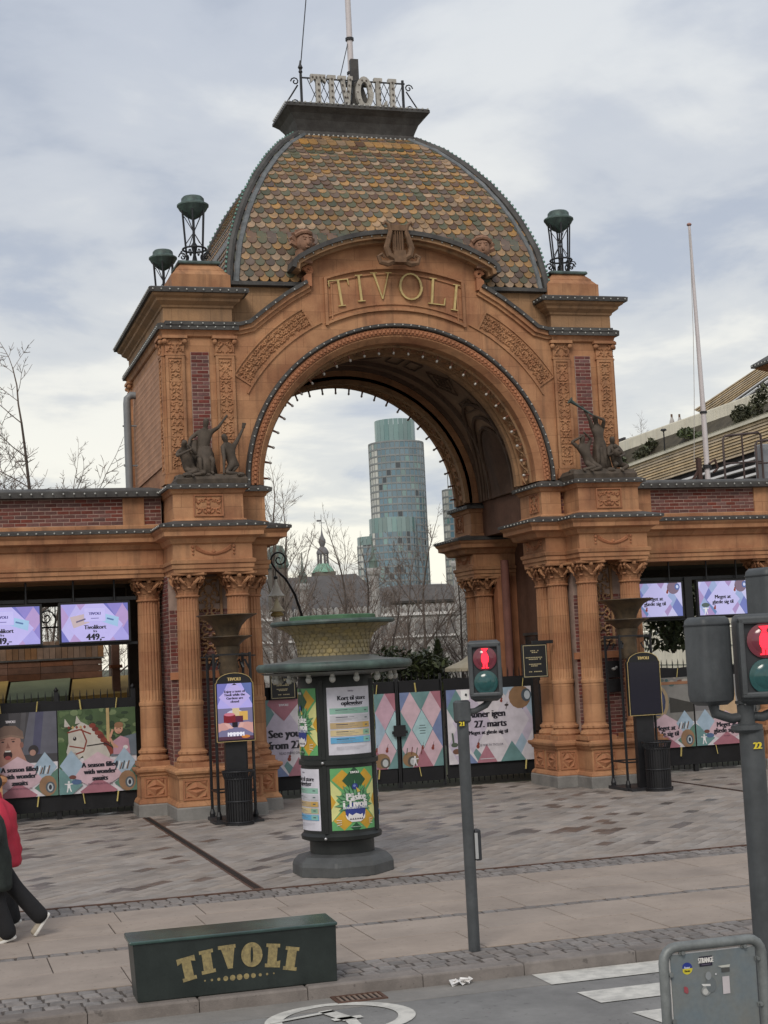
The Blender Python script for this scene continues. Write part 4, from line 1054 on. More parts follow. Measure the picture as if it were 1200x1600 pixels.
# ================================================================== WINGS OF THE GATE
def wing(sx, label):
    t = root('gate_wing', label, 'building wing', (XC+sx*8.0, 30.9, 0))
    M = MM(sx, 1); u0, u1 = 4.985, 12.5
    Z = Vector((0, 0, 1)); U = Vector((1, 0, 0)); Nn = Vector((0, -1, 0))
    def plan(f, b=32.2): return [(u0, f), (u1, f), (u1, b), (u0, b)]
    m = MB(M); m.mold(plan(30.36), [(-.02, 4.645), (0, 4.65), (0, 4.73), (.025, 4.735), (.025, 4.81), (.05, 4.83), (.06, 4.885), (0, 4.905), (0, 5.20)]); m.build('entablature', M_TERRA, t)
    m = MB(M); m.mold(plan(30.36), [(0, 5.19), (.04, 5.21), (.07, 5.27), (.085, 5.30), (.2, 5.34), (.205, 5.42), (.25, 5.47), (.26, 5.505)]); m.build('cornice', M_TERRA, t)
    m = MB(M); m.mold(plan(30.36), [(.24, 5.505), (.285, 5.507), (.29, 5.56), (.26, 5.575), (-.05, 5.63)]); m.build('lead_flashing', M_LEAD, t)
    b = MB(); bulbs_on(b, [M @ Vector((4.98, 30.065, 5.535)), M @ Vector((u1, 30.065, 5.535))], .17); bulbs_on(b, [M @ Vector((4.98, 30.21, 6.315)), M @ Vector((u1, 30.21, 6.315))], .2)
    m = MB(M); m.box(u0, 30.44, 5.6, u1, 31.2, 6.25); w = m.build('attic_wall', M_MORTAR, t)
    m = MB(M); m.mold(plan(30.40, 31.3), [(0, 5.6), (.03, 5.62), (.03, 5.68), (0, 5.7)]); m.build('attic_base', M_TERRA, t)
    m = MB(M); m.mold(plan(30.34, 31.3), [(0, 6.24), (.09, 6.25), (.10, 6.36), (.06, 6.39), (-.2, 6.46)]); m.build('coping', M_LEAD, t)
    m = MB(M)
    for a in (5.33, 8.3, 11.3): m.box(a, 30.40, 5.70, a+.42, 30.6, 6.24)
    m.build_each('attic_pier', M_TERRA, t)
    for a, c in ((4.99, 5.33), (5.75, 8.3), (8.72, 11.3)):
        p = M @ Vector((a if sx > 0 else c, 30.435, 5.71)); brick_field(w, p+Vector((0, .021, 0)), U, Nn, c-a, .52, M_BRICK2, 'wing%d' % sx, 300)
    b.build('light_bulb', M_BULB, t, smooth='all', stuff=True)
    for uu in (8.55, 11.6):
        q = M @ Vector((uu, 30.75, 0)); column(q.x, q.y, t)
        m = MB(M); m.mold([(uu-.36, 30.4), (uu+.36, 30.4), (uu+.36, 31.1), (uu-.36, 31.1)], [(.07, -.05), (.07, .21), (.055, .235)]); m.build('granite_plinth', M_GRANITE, t)
        m = MB(M); m.mold([(uu-.36, 30.4), (uu+.36, 30.4), (uu+.36, 31.1), (uu-.36, 31.1)], [(.055, .235), (.0, .33), (0, .77), (.085, .86), (.09, .92), (0, .96)]); m.build('pedestal', M_TERRA, t)
    # dark porch ceiling and rear beam
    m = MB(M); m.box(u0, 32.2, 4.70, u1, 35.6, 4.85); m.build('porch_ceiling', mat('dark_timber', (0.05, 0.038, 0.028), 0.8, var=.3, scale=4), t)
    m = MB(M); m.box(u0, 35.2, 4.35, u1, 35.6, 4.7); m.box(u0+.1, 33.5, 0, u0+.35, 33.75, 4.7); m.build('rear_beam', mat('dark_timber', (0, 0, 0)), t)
    return t
wingL = wing(-1, 'left brick topped wing of the terracotta gate, above the two price screens')
wingR = wing(1, 'right brick topped wing of the terracotta gate, below the terraced timber building')

# ---- rooftop sign, mast
t = root('rooftop_sign', 'bulb studded white letters standing before a scrollwork lattice on the dome top', 'sign', (XC, 32.5, 15.2))
letters, tot = word_letters('TIVOLI', .74, .08, st=.24, th=.15, sf=.12)
sc_ = 2.02/tot; M_SIGNL = mat('sign_letter_face', (0.46, 0.43, 0.38), 0.55, var=.3, scale=6); M_SIGNE = mat('sign_letter_bulb', (0.16, 0.13, 0.11), 0.5)
for ch, polys, cx in letters:
    mb = MB()
    for i, p in enumerate(polys): mb.prism([(XC+x*sc_, 15.22+z) for x, z in p], 32.32-.003*i, 32.42)
    o = mb.build('letter', M_SIGNL, t); bb = MB()
    xs = [x*sc_ for p in polys for x, z in p]; x0, x1 = min(xs), max(xs); c = (x0+x1)/2
    def dot(x, z): bb.ball((XC+x, 32.30, 15.22+z), .024, 6, 4)
    if ch == 'I':
        for k in range(5): dot(c, .09+k*.14)
    elif ch == 'T':
        for k in range(4): dot(c, .09+k*.14)
        for k in (-1.5, -.5, .5, 1.5): dot(c+k*(x1-x0)*.26, .67)
    elif ch == 'L':
        for k in range(5): dot(x0+.13, .09+k*.14)
        dot(x1-.1, .08)
    elif ch == 'V':
        for k in range(5): dot(c-(x1-x0)*.30*(k/4), .10+k*.14); dot(c+(x1-x0)*.32*(k/4), .10+k*.14)
    else:
        for k in range(10): dot(c+(x1-x0)*.40*cos(k*.628), .37+.30*sin(k*.628))
    bb.build('letter_bulb', M_SIGNE, o, stuff=True)
m = MB()
for k in range(14):
    x = XC-1.05+k*.15
    m.bar((x, 32.48, 15.2), (x+.3, 32.48, 15.9), .014); m.bar((x+.3, 32.48, 15.2), (x, 32.48, 15.9), .014)
m.bar((XC-1.2, 32.48, 15.92), (XC+1.25, 32.48, 15.92), .03); m.bar((XC-1.2, 32.48, 15.28), (XC+1.25, 32.48, 15.28), .03)
m.build('lattice', M_DARKIRON, t)
for s2 in (-1, 1):
    m = MB(); x0 = XC+s2*1.2
    m.bar((x0, 32.48, 15.2), (x0, 32.48, 16.0), .05)
    if s2 < 0: m.lathe([(.02, 16.0), (.05, 16.05), (.03, 16.1), (.06, 16.15), (.03, 16.22), (.01, 16.32)], (x0, 32.48, 0), 8)
    for cz, r in ((15.82, .10), (15.32, .09)):
        c = (x0+s2*.14, cz); m.tube([(c[0]+s2*r*(1-k/14)*cos(k*.7), 32.48, c[1]+r*(1-k/14)*sin(k*.7)) for k in range(12)], .016, 4)
    m.tube([(x0+s2*.08, 32.48, 15.74), (x0+s2*.2, 32.48, 15.55), (x0+s2*.33, 32.48, 15.35), (x0+s2*.36, 32.48, 15.2)], .018, 4)
    m.build('scroll_end', M_DARKIRON, t)
t = root('roof_flagpole', 'tall pale flagpole rising out of the sign on top of the dome', 'flagpole', (9.63, 32.8, 15.2))
m = MB(); m.tube([(9.63, 32.8, 15.2), (9.63, 32.8, 17.0), (9.63, 32.8, 25.0)], [.075, .07, .05], 10); m.build('mast', M_POLEW, t, smooth=True)
m = MB(); m.box(9.58, 32.62, 15.2, 9.76, 32.78, 16.5); m.prism([(9.45, 15.2), (9.98, 15.2), (9.76, 15.9), (9.6, 15.9)], 32.45, 32.6); m.build('mast_support', M_LEAD, t)
m = MB(); m.tube([(9.63, 32.8, 17.0), (9.63, 32.8, 17.06)], .1, 10); m.tube([(9.63, 32.8, 16.2), (9.63, 32.8, 16.25)], .1, 10); m.box(9.4, 32.6, 15.86, 9.62, 32.75, 15.94); m.box(9.78, 32.6, 15.88, 9.95, 32.75, 15.95); m.build('mast_bracket', M_DARKIRON, t)
m = MB(); m.tube([(8.36, 32.48, 16.2), (9.0, 32.7, 21)], .012, 4); m.tube([(9.25, 32.5, 15.9), (9.6, 32.8, 17.0)], .010, 4); m.build('stay_wire', M_DARKIRON, t)

# ---- roof braziers
def brazier(loc, label):
    t = root('roof_brazier', label, 'roof lantern', loc, 'cast iron braziers on the corner blocks of the gate'); x, y, z = loc
    m = MB(); m.lathe([(.02, z+.98), (.06, z+1.0), (.16, z+1.06), (.27, z+1.17), (.31, z+1.24), (.33, z+1.26), (.33, z+1.29), (.30, z+1.31)], (x, y, 0), 20); m.build('bowl', M_COPPER, t, smooth=True)
    m = MB(); m.lathe([(.30, z+1.31), (.26, z+1.33), (.24, z+1.36), (.235, z+1.42), (.20, z+1.46), (.05, z+1.48)], (x, y, 0), 20); m.build('lid', M_COPPER, t, smooth=True)
    for k in range(6):
        a = k*pi/3+.3; m = MB(); m.tube([(x+.17*cos(a), y+.17*sin(a), z+.02), (x+.2*cos(a), y+.2*sin(a), z+.4), (x+.25*cos(a), y+.25*sin(a), z+1.16)], .018, 5); m.build('leg', M_DARKIRON, t)
    m = MB(); m.lathe([(.03, z), (.06, z+.1), (.03, z+.25), (.055, z+.36), (.07, z+.44), (.02, z+.52), (.02, z+1.0)], (x, y, 0), 8)
    for k in range(4):
        a = k*pi/2+.4; b = a+1.9
        m.tube([(x+.2*cos(a), y+.2*sin(a), z+.45), (x, y, z+.72), (x+.24*cos(b), y+.24*sin(b), z+1.1)], .011, 4)
    m.build('stem', M_DARKIRON, t)
    m = MB(); m.tube([(x+.24*cos(k*pi/8), y+.24*sin(k*pi/8), z+.36) for k in range(16)], .022, 5, closed=True)
    for k in range(9):
        a = k*2*pi/9; c = Vector((x+.25*cos(a), y+.25*sin(a), z+.22)); d = Vector((cos(a), sin(a), 0))
        m.tube([c+d*(.085*(1-q/12)*cos(q*.75))+Vector((0, 0, .1*(1-q/12)*sin(q*.75))) for q in range(10)], .015, 4)
    m.build('scroll_ring', M_DARKIRON, t); return t
b1 = brazier((XC-4.08, 30.68, 11.03), 'iron brazier on the front left corner block, touching the left dome edge')
for loc, lb in (((XC-4.08, 34.85, 11.03), 'iron brazier at the rear left corner of the gate, leftmost of the rooftop braziers'), ((XC+4.08, 30.68, 11.03), 'iron brazier on the front right corner block of the gate'), ):
    c = copy_tree(b1); c.location = loc; c['label'] = lb

# ---- carved figures
def skin_mesh(name, verts, edges, m, sub=2):
    me = bpy.data.meshes.new('tmp'); me.from_pydata([v[0] for v in verts], edges, []); me.update()
    ob = bpy.data.objects.new('tmp', me); COL.objects.link(ob)
    ob.modifiers.new('s', 'SKIN')
    if not me.skin_vertices: 
        bpy.context.view_layer.update()
    sv = me.skin_vertices[0].data
    for i, v in enumerate(verts):
        r = v[1]; sv[i].radius = r if isinstance(r, tuple) else (r, r)
        sv[i].use_root = (i == 0)
    su = ob.modifiers.new('u', 'SUBSURF'); su.levels = sub; su.render_levels = sub
    dg = bpy.context.evaluated_depsgraph_get(); r = bpy.data.meshes.new_from_object(ob.evaluated_get(dg))
    bpy.data.objects.remove(ob); bpy.data.meshes.remove(me)
    r.name = name; r.materials.clear(); r.materials.append(m)
    r.polygons.foreach_set('use_smooth', [True]*len(r.polygons)); return r
def figure(name, J, parent, m, k=1.0, drape=None, sub=2):
    """J: joints in world space; k scales the limb radii (k=1 for a 1.75 m person)"""
    order = ['pelvis', 'chest', 'neck', 'head', 'crown', 'shL', 'elL', 'wrL', 'haL', 'shR', 'elR', 'wrR', 'haR', 'hiL', 'knL', 'anL', 'toL', 'hiR', 'knR', 'anR', 'toR', 'waist']
    rad = dict(pelvis=.15, waist=.13, chest=.165, neck=.06, head=.095, crown=.07, shL=.075, elL=.05, wrL=.034, haL=.03, shR=.075, elR=.05, wrR=.034, haR=.03, hiL=.10, knL=.068, anL=.045, toL=.035, hiR=.10, knR=.068, anR=.045, toR=.035)
    if 'waist' not in J: J['waist'] = tuple((Vector(J['pelvis'])+Vector(J['chest']))/2)
    for s_ in 'LR':
        hd = Vector(J['wr'+s_])-Vector(J['el'+s_])
        J.setdefault('ha'+s_, tuple(Vector(J['wr'+s_])+hd.normalized()*.16*k))
        J.setdefault('to'+s_, tuple(Vector(J['an'+s_])+Vector((0, -.18*k, -.05*k))))
    J.setdefault('crown', tuple(Vector(J['head'])+(Vector(J['head'])-Vector(J['neck'])).normalized()*.12*k))
    ed = [('pelvis', 'waist'), ('waist', 'chest'), ('chest', 'neck'), ('neck', 'head'), ('head', 'crown')]
    for s_ in 'LR': ed += [('chest', 'sh'+s_), ('sh'+s_, 'el'+s_), ('el'+s_, 'wr'+s_), ('wr'+s_, 'ha'+s_), ('pelvis', 'hi'+s_), ('hi'+s_, 'kn'+s_), ('kn'+s_, 'an'+s_), ('an'+s_, 'to'+s_)]
    idx = {n: i for i, n in enumerate(order)}
    vs = [(tuple(J[n]), rad[n]*k) for n in order]
    me = skin_mesh(name, vs, [(idx[a], idx[b]) for a, b in ed], m, sub)
    o = bpy.data.objects.new(name, me); COL.objects.link(o)
    if parent is not None:
        o.parent = parent; o.location = -org(parent); ORG[o.name] = org(parent)
    return o
def drape(parent, pts, radii, m, n=24, name='drapery', seed=1):
    """fluted hanging cloth along a spine"""
    rnd = random.Random(seed); mb = MB(); ph = [rnd.uniform(0, 6) for _ in range(4)]
    K = len(pts); vs = []
    for i, (p, r) in enumerate(zip(pts, radii)):
        rx, ry = r
        for j in range(n):
            a = 2*pi*j/n; f = 1+(.13*i/(K-1))*sin(a*7+ph[0]+i*.15)+.06*sin(a*11+ph[1])
            vs.append((p[0]+rx*f*cos(a), p[1]+ry*f*sin(a), p[2]))
    mb.add(vs, [(i*n+j, i*n+(j+1) % n, (i+1)*n+(j+1) % n, (i+1)*n+j) for i in range(K-1) for j in range(n)]+[tuple(range(n))[::-1], tuple(range((K-1)*n, K*n))])
    return mb.build(name, m, parent, smooth='all')
Y0 = 29.62
def S(x, z, d=0.0): return (x, Y0-d, z)
t = root('statue_group', 'dark stone group of three figures on the left pier, one kneeling with an arm raised', 'statue', (5.38, Y0, 6.42))
m = MB(); m.mold([(4.72, 29.25), (6.08, 29.25), (6.08, 29.98), (4.72, 29.98)], [(0, 6.36), (.02, 6.46), (-.01, 6.5), (-.04, 6.56)])
for k in range(10): m.ball((4.8+k*.13, 29.5+random.uniform(-.2, .2), 6.54), random.uniform(.07, .12), 7, 4, .6)
m.build('rock_base', M_STATUE, t)
f1 = figure('figure', dict(pelvis=S(5.30, 7.0), chest=S(5.33, 7.36, .03), neck=S(5.36, 7.50, .04), head=S(5.37, 7.62, .07), shL=S(5.21, 7.42), elL=S(5.06, 7.30), wrL=S(5.0, 7.12, .05), shR=S(5.47, 7.43), elR=S(5.60, 7.50, .1), wrR=S(5.72, 7.66, .12),
   hiL=S(5.22, 6.95), knL=S(5.18, 6.85, .3), anL=S(5.2, 6.6, .28), hiR=S(5.40, 6.95), knR=S(5.44, 6.84, .3), anR=S(5.42, 6.6, .26)), t, M_STATUE, .72)
drape(t, [S(5.33, 7.14, .02), S(5.33, 7.0, .06), S(5.32, 6.78, .1), S(5.32, 6.54, .12)], [(.11, .10), (.16, .14), (.18, .16), (.21, .18)], M_STATUE, seed=4)
drape(t, [S(5.14, 7.28, -.06), S(5.12, 7.0, -.06), S(5.14, 6.56, -.04)], [(.07, .05), (.11, .07), (.13, .1)], M_STATUE, name='cloak', seed=9)
figure('figure', dict(pelvis=S(5.02, 6.72, .1), chest=S(4.92, 6.98, .14), neck=S(4.90, 7.10, .18), head=S(4.90, 7.17, .24), shL=S(4.80, 7.03, .12), elL=S(4.74, 6.92, .3), wrL=S(4.92, 7.0, .36), shR=S(5.02, 7.05, .12), elR=S(5.12, 6.95, .3), wrR=S(5.0, 7.06, .36),
   hiL=S(4.95, 6.66, .12), knL=S(5.12, 6.62, .34), anL=S(4.86, 6.56, .28), hiR=S(5.08, 6.66, .12), knR=S(5.28, 6.58, .36), anR=S(5.02, 6.54, .34)), t, M_STATUE, .72)
figure('figure', dict(pelvis=S(5.88, 6.78, .1), chest=S(5.78, 7.06, .12), neck=S(5.74, 7.2, .16), head=S(5.70, 7.29, .2), shL=S(5.66, 7.1, .2), elL=S(5.66, 6.88, .3), wrL=S(5.64, 6.66, .34), shR=S(5.90, 7.13, .08), elR=S(6.02, 7.32, .06), wrR=S(6.11, 7.50, .06),
   hiL=S(5.82, 6.74, .16), knL=S(5.68, 6.58, .34), anL=S(5.92, 6.56, .3), hiR=S(5.94, 6.74, .08), knR=S(5.80, 6.60, .2), anR=S(6.04, 6.56, .1)), t, M_STATUE, .72)
m = MB(); m.tube([S(6.11, 7.5, .06), S(6.13, 7.6, .06)], .035, 6); m.build('torch', M_STATUE, t)
t = root('statue_group', 'dark stone group on the right pier with a standing figure blowing a long horn', 'statue', (13.8, Y0, 6.42))
m = MB(); m.mold([(13.0, 29.25), (14.42, 29.25), (14.42, 29.98), (13.0, 29.98)], [(0, 6.36), (.02, 6.46), (-.01, 6.5), (-.04, 6.56)])
for k in range(10): m.ball((13.1+k*.13, 29.5+random.uniform(-.2, .2), 6.54), random.uniform(.07, .12), 7, 4, .6)
m.build('rock_base', M_STATUE, t)
figure('figure', dict(pelvis=S(13.78, 7.12, .05), chest=S(13.74, 7.42, .05), neck=S(13.72, 7.56, .06), head=S(13.68, 7.66, .1), shL=S(13.62, 7.48, .06), elL=S(13.52, 7.66, .16), wrL=S(13.42, 7.84, .16), shR=S(13.86, 7.48, .06), elR=S(13.84, 7.62, .2), wrR=S(13.68, 7.68, .22),
   hiL=S(13.71, 7.06, .06), knL=S(13.69, 6.8, .12), anL=S(13.70, 6.56, .04), hiR=S(13.85, 7.06, .06), knR=S(13.86, 6.82, .12), anR=S(13.87, 6.56, .06)), t, M_STATUE, .72)
drape(t, [S(13.79, 7.2, 0), S(13.8, 7.0, 0), S(13.83, 6.75, -.02), S(13.85, 6.54, -.02)], [(.12, .11), (.16, .13), (.19, .15), (.2, .15)], M_STATUE, seed=14)
m = MB(); m.tube([S(13.66, 7.68, .2), S(13.3, 7.9, .2), S(13.12, 8.01, .2), S(13.08, 8.04, .2)], [.016, .022, .04, .085], 10); m.build('horn', M_COPPER, t, smooth=True)
figure('figure', dict(pelvis=S(13.48, 6.76, .12), chest=S(13.36, 7.02, .12), neck=S(13.33, 7.14, .14), head=S(13.33, 7.23, .17), shL=S(13.24, 7.06, .12), elL=S(13.08, 7.16, .16), wrL=S(13.24, 7.24, .2), shR=S(13.47, 7.08, .12), elR=S(13.53, 7.22, .16), wrR=S(13.42, 7.3, .2),
   hiL=S(13.42, 6.70, .14), knL=S(13.5, 6.6, .36), anL=S(13.24, 6.56, .3), hiR=S(13.54, 6.70, .14), knR=S(13.64, 6.58, .36), anR=S(13.4, 6.54, .34)), t, M_STATUE, .72)
figure('figure', dict(pelvis=S(14.14, 6.74, .08), chest=S(14.08, 7.0, .08), neck=S(14.05, 7.12, .1), head=S(14.03, 7.2, .13), shL=S(13.96, 7.04, .1), elL=S(13.90, 6.86, .2), wrL=S(14.0, 6.92, .32), shR=S(14.2, 7.04, .06), elR=S(14.28, 6.88, .14), wrR=S(14.14, 6.84, .3),
   hiL=S(14.08, 6.68, .12), knL=S(13.98, 6.66, .36), anL=S(14.0, 6.54, .2), hiR=S(14.2, 6.68, .1), knR=S(14.26, 6.62, .34), anR=S(14.1, 6.54, .34)), t, M_STATUE, .72)
m = MB(); m.ball(S(14.04, 6.92, .3), .09, 8, 6, 1.2); m.ball(S(14.0, 7.04, .32), .055, 8, 6); m.build('child_bundle', M_STATUE, t, smooth=True)
# ================================================================== FENCES, BANNERS, SCREENS
C_ = lambda r, g, b: s2l((r, g, b))
PINK = C_(216, 186, 196); ROSE = C_(176, 116, 130); BLUE = C_(122, 138, 178); TEAL = C_(112, 150, 150); PALE = C_(226, 220, 226); INK = C_(28, 26, 40); SKYB = C_(168, 190, 208); LILAC = C_(206, 196, 214)
def harlequin(s, x0, y0, x1, y1, rx, ry, cols, seed=1):
    rnd = random.Random(seed); j = 0; y = y0
    while y <= y1+ry:
        i = 0; x = x0+(rx if j % 2 else 0)
        while x <= x1+rx:
            s.diamond(x, y, rx, ry, cols[(i*3+j*2+rnd.randint(0, 1)) % len(cols)]); s.k -= 1; x += 2*rx; i += 1
        y += ry; j += 1
    s.k += 1
def party(s, cx, cy, k, seed):
    """little printed cluster: pram wheel, bird, fiddle, acrobat in white"""
    s.ell(cx, cy, .16*k, .13*k, C_(150, 116, 84)); s.ell(cx+.05*k, cy-.02*k, .08*k, .08*k, C_(70, 96, 116)); s.ell(cx+.05*k, cy-.02*k, .05*k, .05*k, C_(205, 215, 220))
    for a in range(5): s.line([(cx-.2*k+a*.03*k, cy+.1*k), (cx-.26*k+a*.05*k, cy+.2*k+.02*k*(a % 2))], .02*k, (C_(76, 92, 74), C_(120, 60, 50), C_(60, 70, 90))[a % 3])
def acrobat(s, cx, cy, k):
    W_ = C_(238, 236, 238); s.ell(cx, cy+.1*k, .022*k, .028*k, W_); s.line([(cx-.09*k, cy+.06*k), (cx, cy+.05*k), (cx+.09*k, cy+.06*k)], .022*k, W_); s.poly([(cx-.03*k, cy+.07*k), (cx-.035*k, cy-.03*k), (cx+.035*k, cy-.03*k), (cx+.03*k, cy+.07*k)], W_)
    s.line([(cx-.02*k, cy-.03*k), (cx-.04*k, cy-.12*k)], .025*k, W_); s.line([(cx+.02*k, cy-.03*k), (cx+.05*k, cy-.11*k)], .025*k, W_)
def fiddle(s, cx, cy, k, rot=0.4):
    r = C_(140, 60, 46); s.ell(cx, cy, .03*k, .035*k, r); s.ell(cx+.01*k, cy+.045*k, .022*k, .026*k, r); s.line([(cx+.012*k, cy+.06*k), (cx+.03*k, cy+.13*k)], .008*k, C_(60, 40, 40))
def season_base(s, seed):
    w, h = s.w, s.h
    for dx in (0, 1): s.diamond(w*dx, h*.10, w*.30, h*.22, (TEAL, C_(96, 132, 116))[dx])
    s.diamond(w*.5, h*.25, w*.42, h*.235, PINK); s.diamond(w*.5, h*.02, w*.24, h*.16, ROSE)
    s.diamond(w*.16, h*.34, w*.15, h*.18, SKYB); s.diamond(w*.84, h*.34, w*.15, h*.18, SKYB)
    s.ell(w*.87, h*.12, .17, .2, C_(156, 122, 92)); s.ell(w*.9, h*.1, .09, .11, C_(90, 100, 108)); s.ell(w*.9, h*.1, .055, .08, C_(190, 200, 206)); s.ell(w*.9, h*.1, .03, .05, C_(50, 50, 60))
    acrobat(s, w*.12, h*.09, .9); s.ell(w*.22, h*.14, .1, .05, C_(84, 110, 150)); s.ell(w*.17, h*.20, .07, .04, C_(120, 70, 60))
    for a in range(6): s.line([(w*(.72+.03*a), h*.26), (w*(.75+.03*a), h*.34+.03*(a % 2))], .025, (C_(70, 80, 84), C_(226, 226, 228), C_(120, 90, 70))[a % 3])
def text_season(s):
    w, h = s.w, s.h
    s.text('A season filled', w*.52, h*.335, .10, INK, .2, .86); s.text('with wonder', w*.52, h*.255, .10, INK, .2, .86); s.text('awaits', w*.52, h*.175, .10, INK, .2, .86)
    s.text('READ MORE ON TIVOLI.DK', w*.52, h*.105, .035, C_(120, 80, 100), 0, .8)
def carousel(s):
    w, h = s.w, s.h
    rnd = random.Random(4)
    s.rect(0, h*.42, w, h, C_(76, 98, 62))
    for k in range(70):
        g = rnd.choice((C_(62, 84, 50), C_(98, 120, 78), C_(122, 140, 98), C_(48, 66, 44))); s.ell(rnd.uniform(0, w), rnd.uniform(h*.5, h), rnd.uniform(.03, .1), rnd.uniform(.03, .07), g, 7)
    s.k += 1
    s.rect(0, h*.30, w*.10, h*.62, C_(70, 100, 56)); s.rect(w*.62, h*.45, w*.66, h, C_(196, 170, 120)); s.poly([(w*.66, h*.42), (w, h*.42), (w, h*.68), (w*.8, h*.64)], C_(112, 122, 134))
    Wt = C_(204, 198, 188); G2 = C_(178, 170, 162); R_ = C_(140, 62, 48)
    s.poly([(w*.34, h*.30), (w*.62, h*.28), (w*.66, h*.46), (w*.52, h*.70), (w*.40, h*.80), (w*.28, h*.86), (w*.26, h*.70)], Wt)      # neck
    s.poly([(w*.50, h*.72), (w*.56, h*.72), (w*.72, h*.46), (w*.66, h*.44), (w*.60, h*.56)], R_)                                          # mane
    for k in range(6): s.ell(w*(.44+.035*k), h*(.80-.045*k), .07, .05, (R_, C_(116, 46, 40))[k % 2], 8)
    s.poly([(w*.13, h*.74), (w*.27, h*.83), (w*.40, h*.78), (w*.42, h*.60), (w*.33, h*.46), (w*.24, h*.40), (w*.13, h*.42), (w*.10, h*.50), (w*.13, h*.60)], Wt)   # head
    s.poly([(w*.10, h*.47), (w*.13, h*.40), (w*.26, h*.41), (w*.22, h*.50)], G2); s.ell(w*.14, h*.455, .018, .025, C_(90, 70, 66))
    s.poly([(w*.22, h*.83), (w*.24, h*.93), (w*.30, h*.84)], Wt); s.poly([(w*.08, h*.80), (w*.09, h*.90), (w*.16, h*.80)], Wt)
    s.ell(w*.21, h*.655, .035, .04, C_(40, 30, 28)); s.ell(w*.205, h*.665, .012, .012, C_(230, 230, 230))
    s.line([(w*.12, h*.73), (w*.28, h*.76), (w*.42, h*.70)], .03, R_); s.line([(w*.30, h*.77), (w*.36, h*.62), (w*.32, h*.50), (w*.22, h*.47)], .028, R_); s.line([(w*.14, h*.57), (w*.34, h*.53)], .025, R_)
    s.line([(w*.36, h*.56), (w*.60, h*.58), (w*.74, h*.50)], .022, C_(46, 34, 34))
    for k in range(5): s.diamond(w*(.14+.05*k), h*.79, .03, .035, (R_, C_(200, 170, 110))[k % 2])
    Sk = C_(206, 156, 130)
    s.poly([(w*.70, h*.44), (w*.92, h*.44), (w*.90, h*.62), (w*.80, h*.66), (w*.70, h*.60)], C_(196, 150, 166)); s.ell(w*.775, h*.745, .085, .10, Sk); s.ell(w*.78, h*.79, .09, .06, C_(150, 110, 80))
    s.line([(w*.72, h*.52), (w*.66, h*.64), (w*.70, h*.74)], .045, Sk); s.line([(w*.76, h*.52), (w*.68, h*.58)], .045, Sk); s.ell(w*.755, h*.75, .01, .012, INK); s.ell(w*.80, h*.745, .01, .012, INK); s.line([(w*.76, h*.705), (w*.79, h*.70)], .012, C_(150, 70, 70))
    s.ell(w*.86, h*.52, .05, .04, C_(230, 226, 226))
def shouting(s):
    w, h = s.w, s.h
    s.rect(0, h*.40, w, h, C_(72, 70, 74)); s.rect(0, h*.84, w*.4, h, C_(38, 36, 40)); s.poly([(w*.55, h*.5), (w, h*.5), (w, h), (w*.66, h)], C_(104, 104, 116)); s.poly([(w*.68, h*.5), (w*.78, h*.5), (w*.84, h), (w*.74, h)], C_(84, 84, 110)); s.poly([(w*.5, h*.5), (w*.56, h*.5), (w*.62, h), (w*.56, h)], C_(90, 88, 92))
    s.text('TIVOLI', w*.42, h*.90, .05, PALE, .2, .9)
    Sk = C_(184, 138, 122); SD = C_(150, 102, 90)
    s.poly([(w*.18, h*.36), (w*.64, h*.36), (w*.58, h*.50), (w*.54, h*.60), (w*.28, h*.60)], Sk); s.ell(w*.40, h*.62, .23, .30, Sk, 18); s.poly([(w*.25, h*.54), (w*.33, h*.40), (w*.50, h*.40), (w*.55, h*.52)], Sk); s.ell(w*.555, h*.62, .035, .06, SD)
    s.poly([(w*.22, h*.70), (w*.24, h*.80), (w*.34, h*.855), (w*.48, h*.85), (w*.57, h*.78), (w*.58, h*.70), (w*.42, h*.735)], C_(128, 104, 92)); s.line([(w*.22, h*.70), (w*.42, h*.735), (w*.58, h*.70)], .04, C_(146, 120, 104))
    s.ell(w*.38, h*.51, .085, .095, C_(52, 24, 26)); s.ell(w*.38, h*.475, .06, .04, C_(170, 80, 80)); s.rect(w*.345, h*.545, w*.415, h*.562, C_(235, 230, 225)); s.poly([(w*.38, h*.66), (w*.36, h*.59), (w*.41, h*.59)], SD)
    for e in (.32, .45): s.ell(w*e, h*.665, .03, .014, C_(60, 40, 40)); s.line([(w*(e-.03), h*.69), (w*(e+.03), h*.695)], .018, C_(120, 84, 70))
    s.ell(w*.70, h*.55, .10, .10, C_(56, 50, 54)); s.ell(w*.69, h*.52, .06, .06, C_(180, 140, 126))
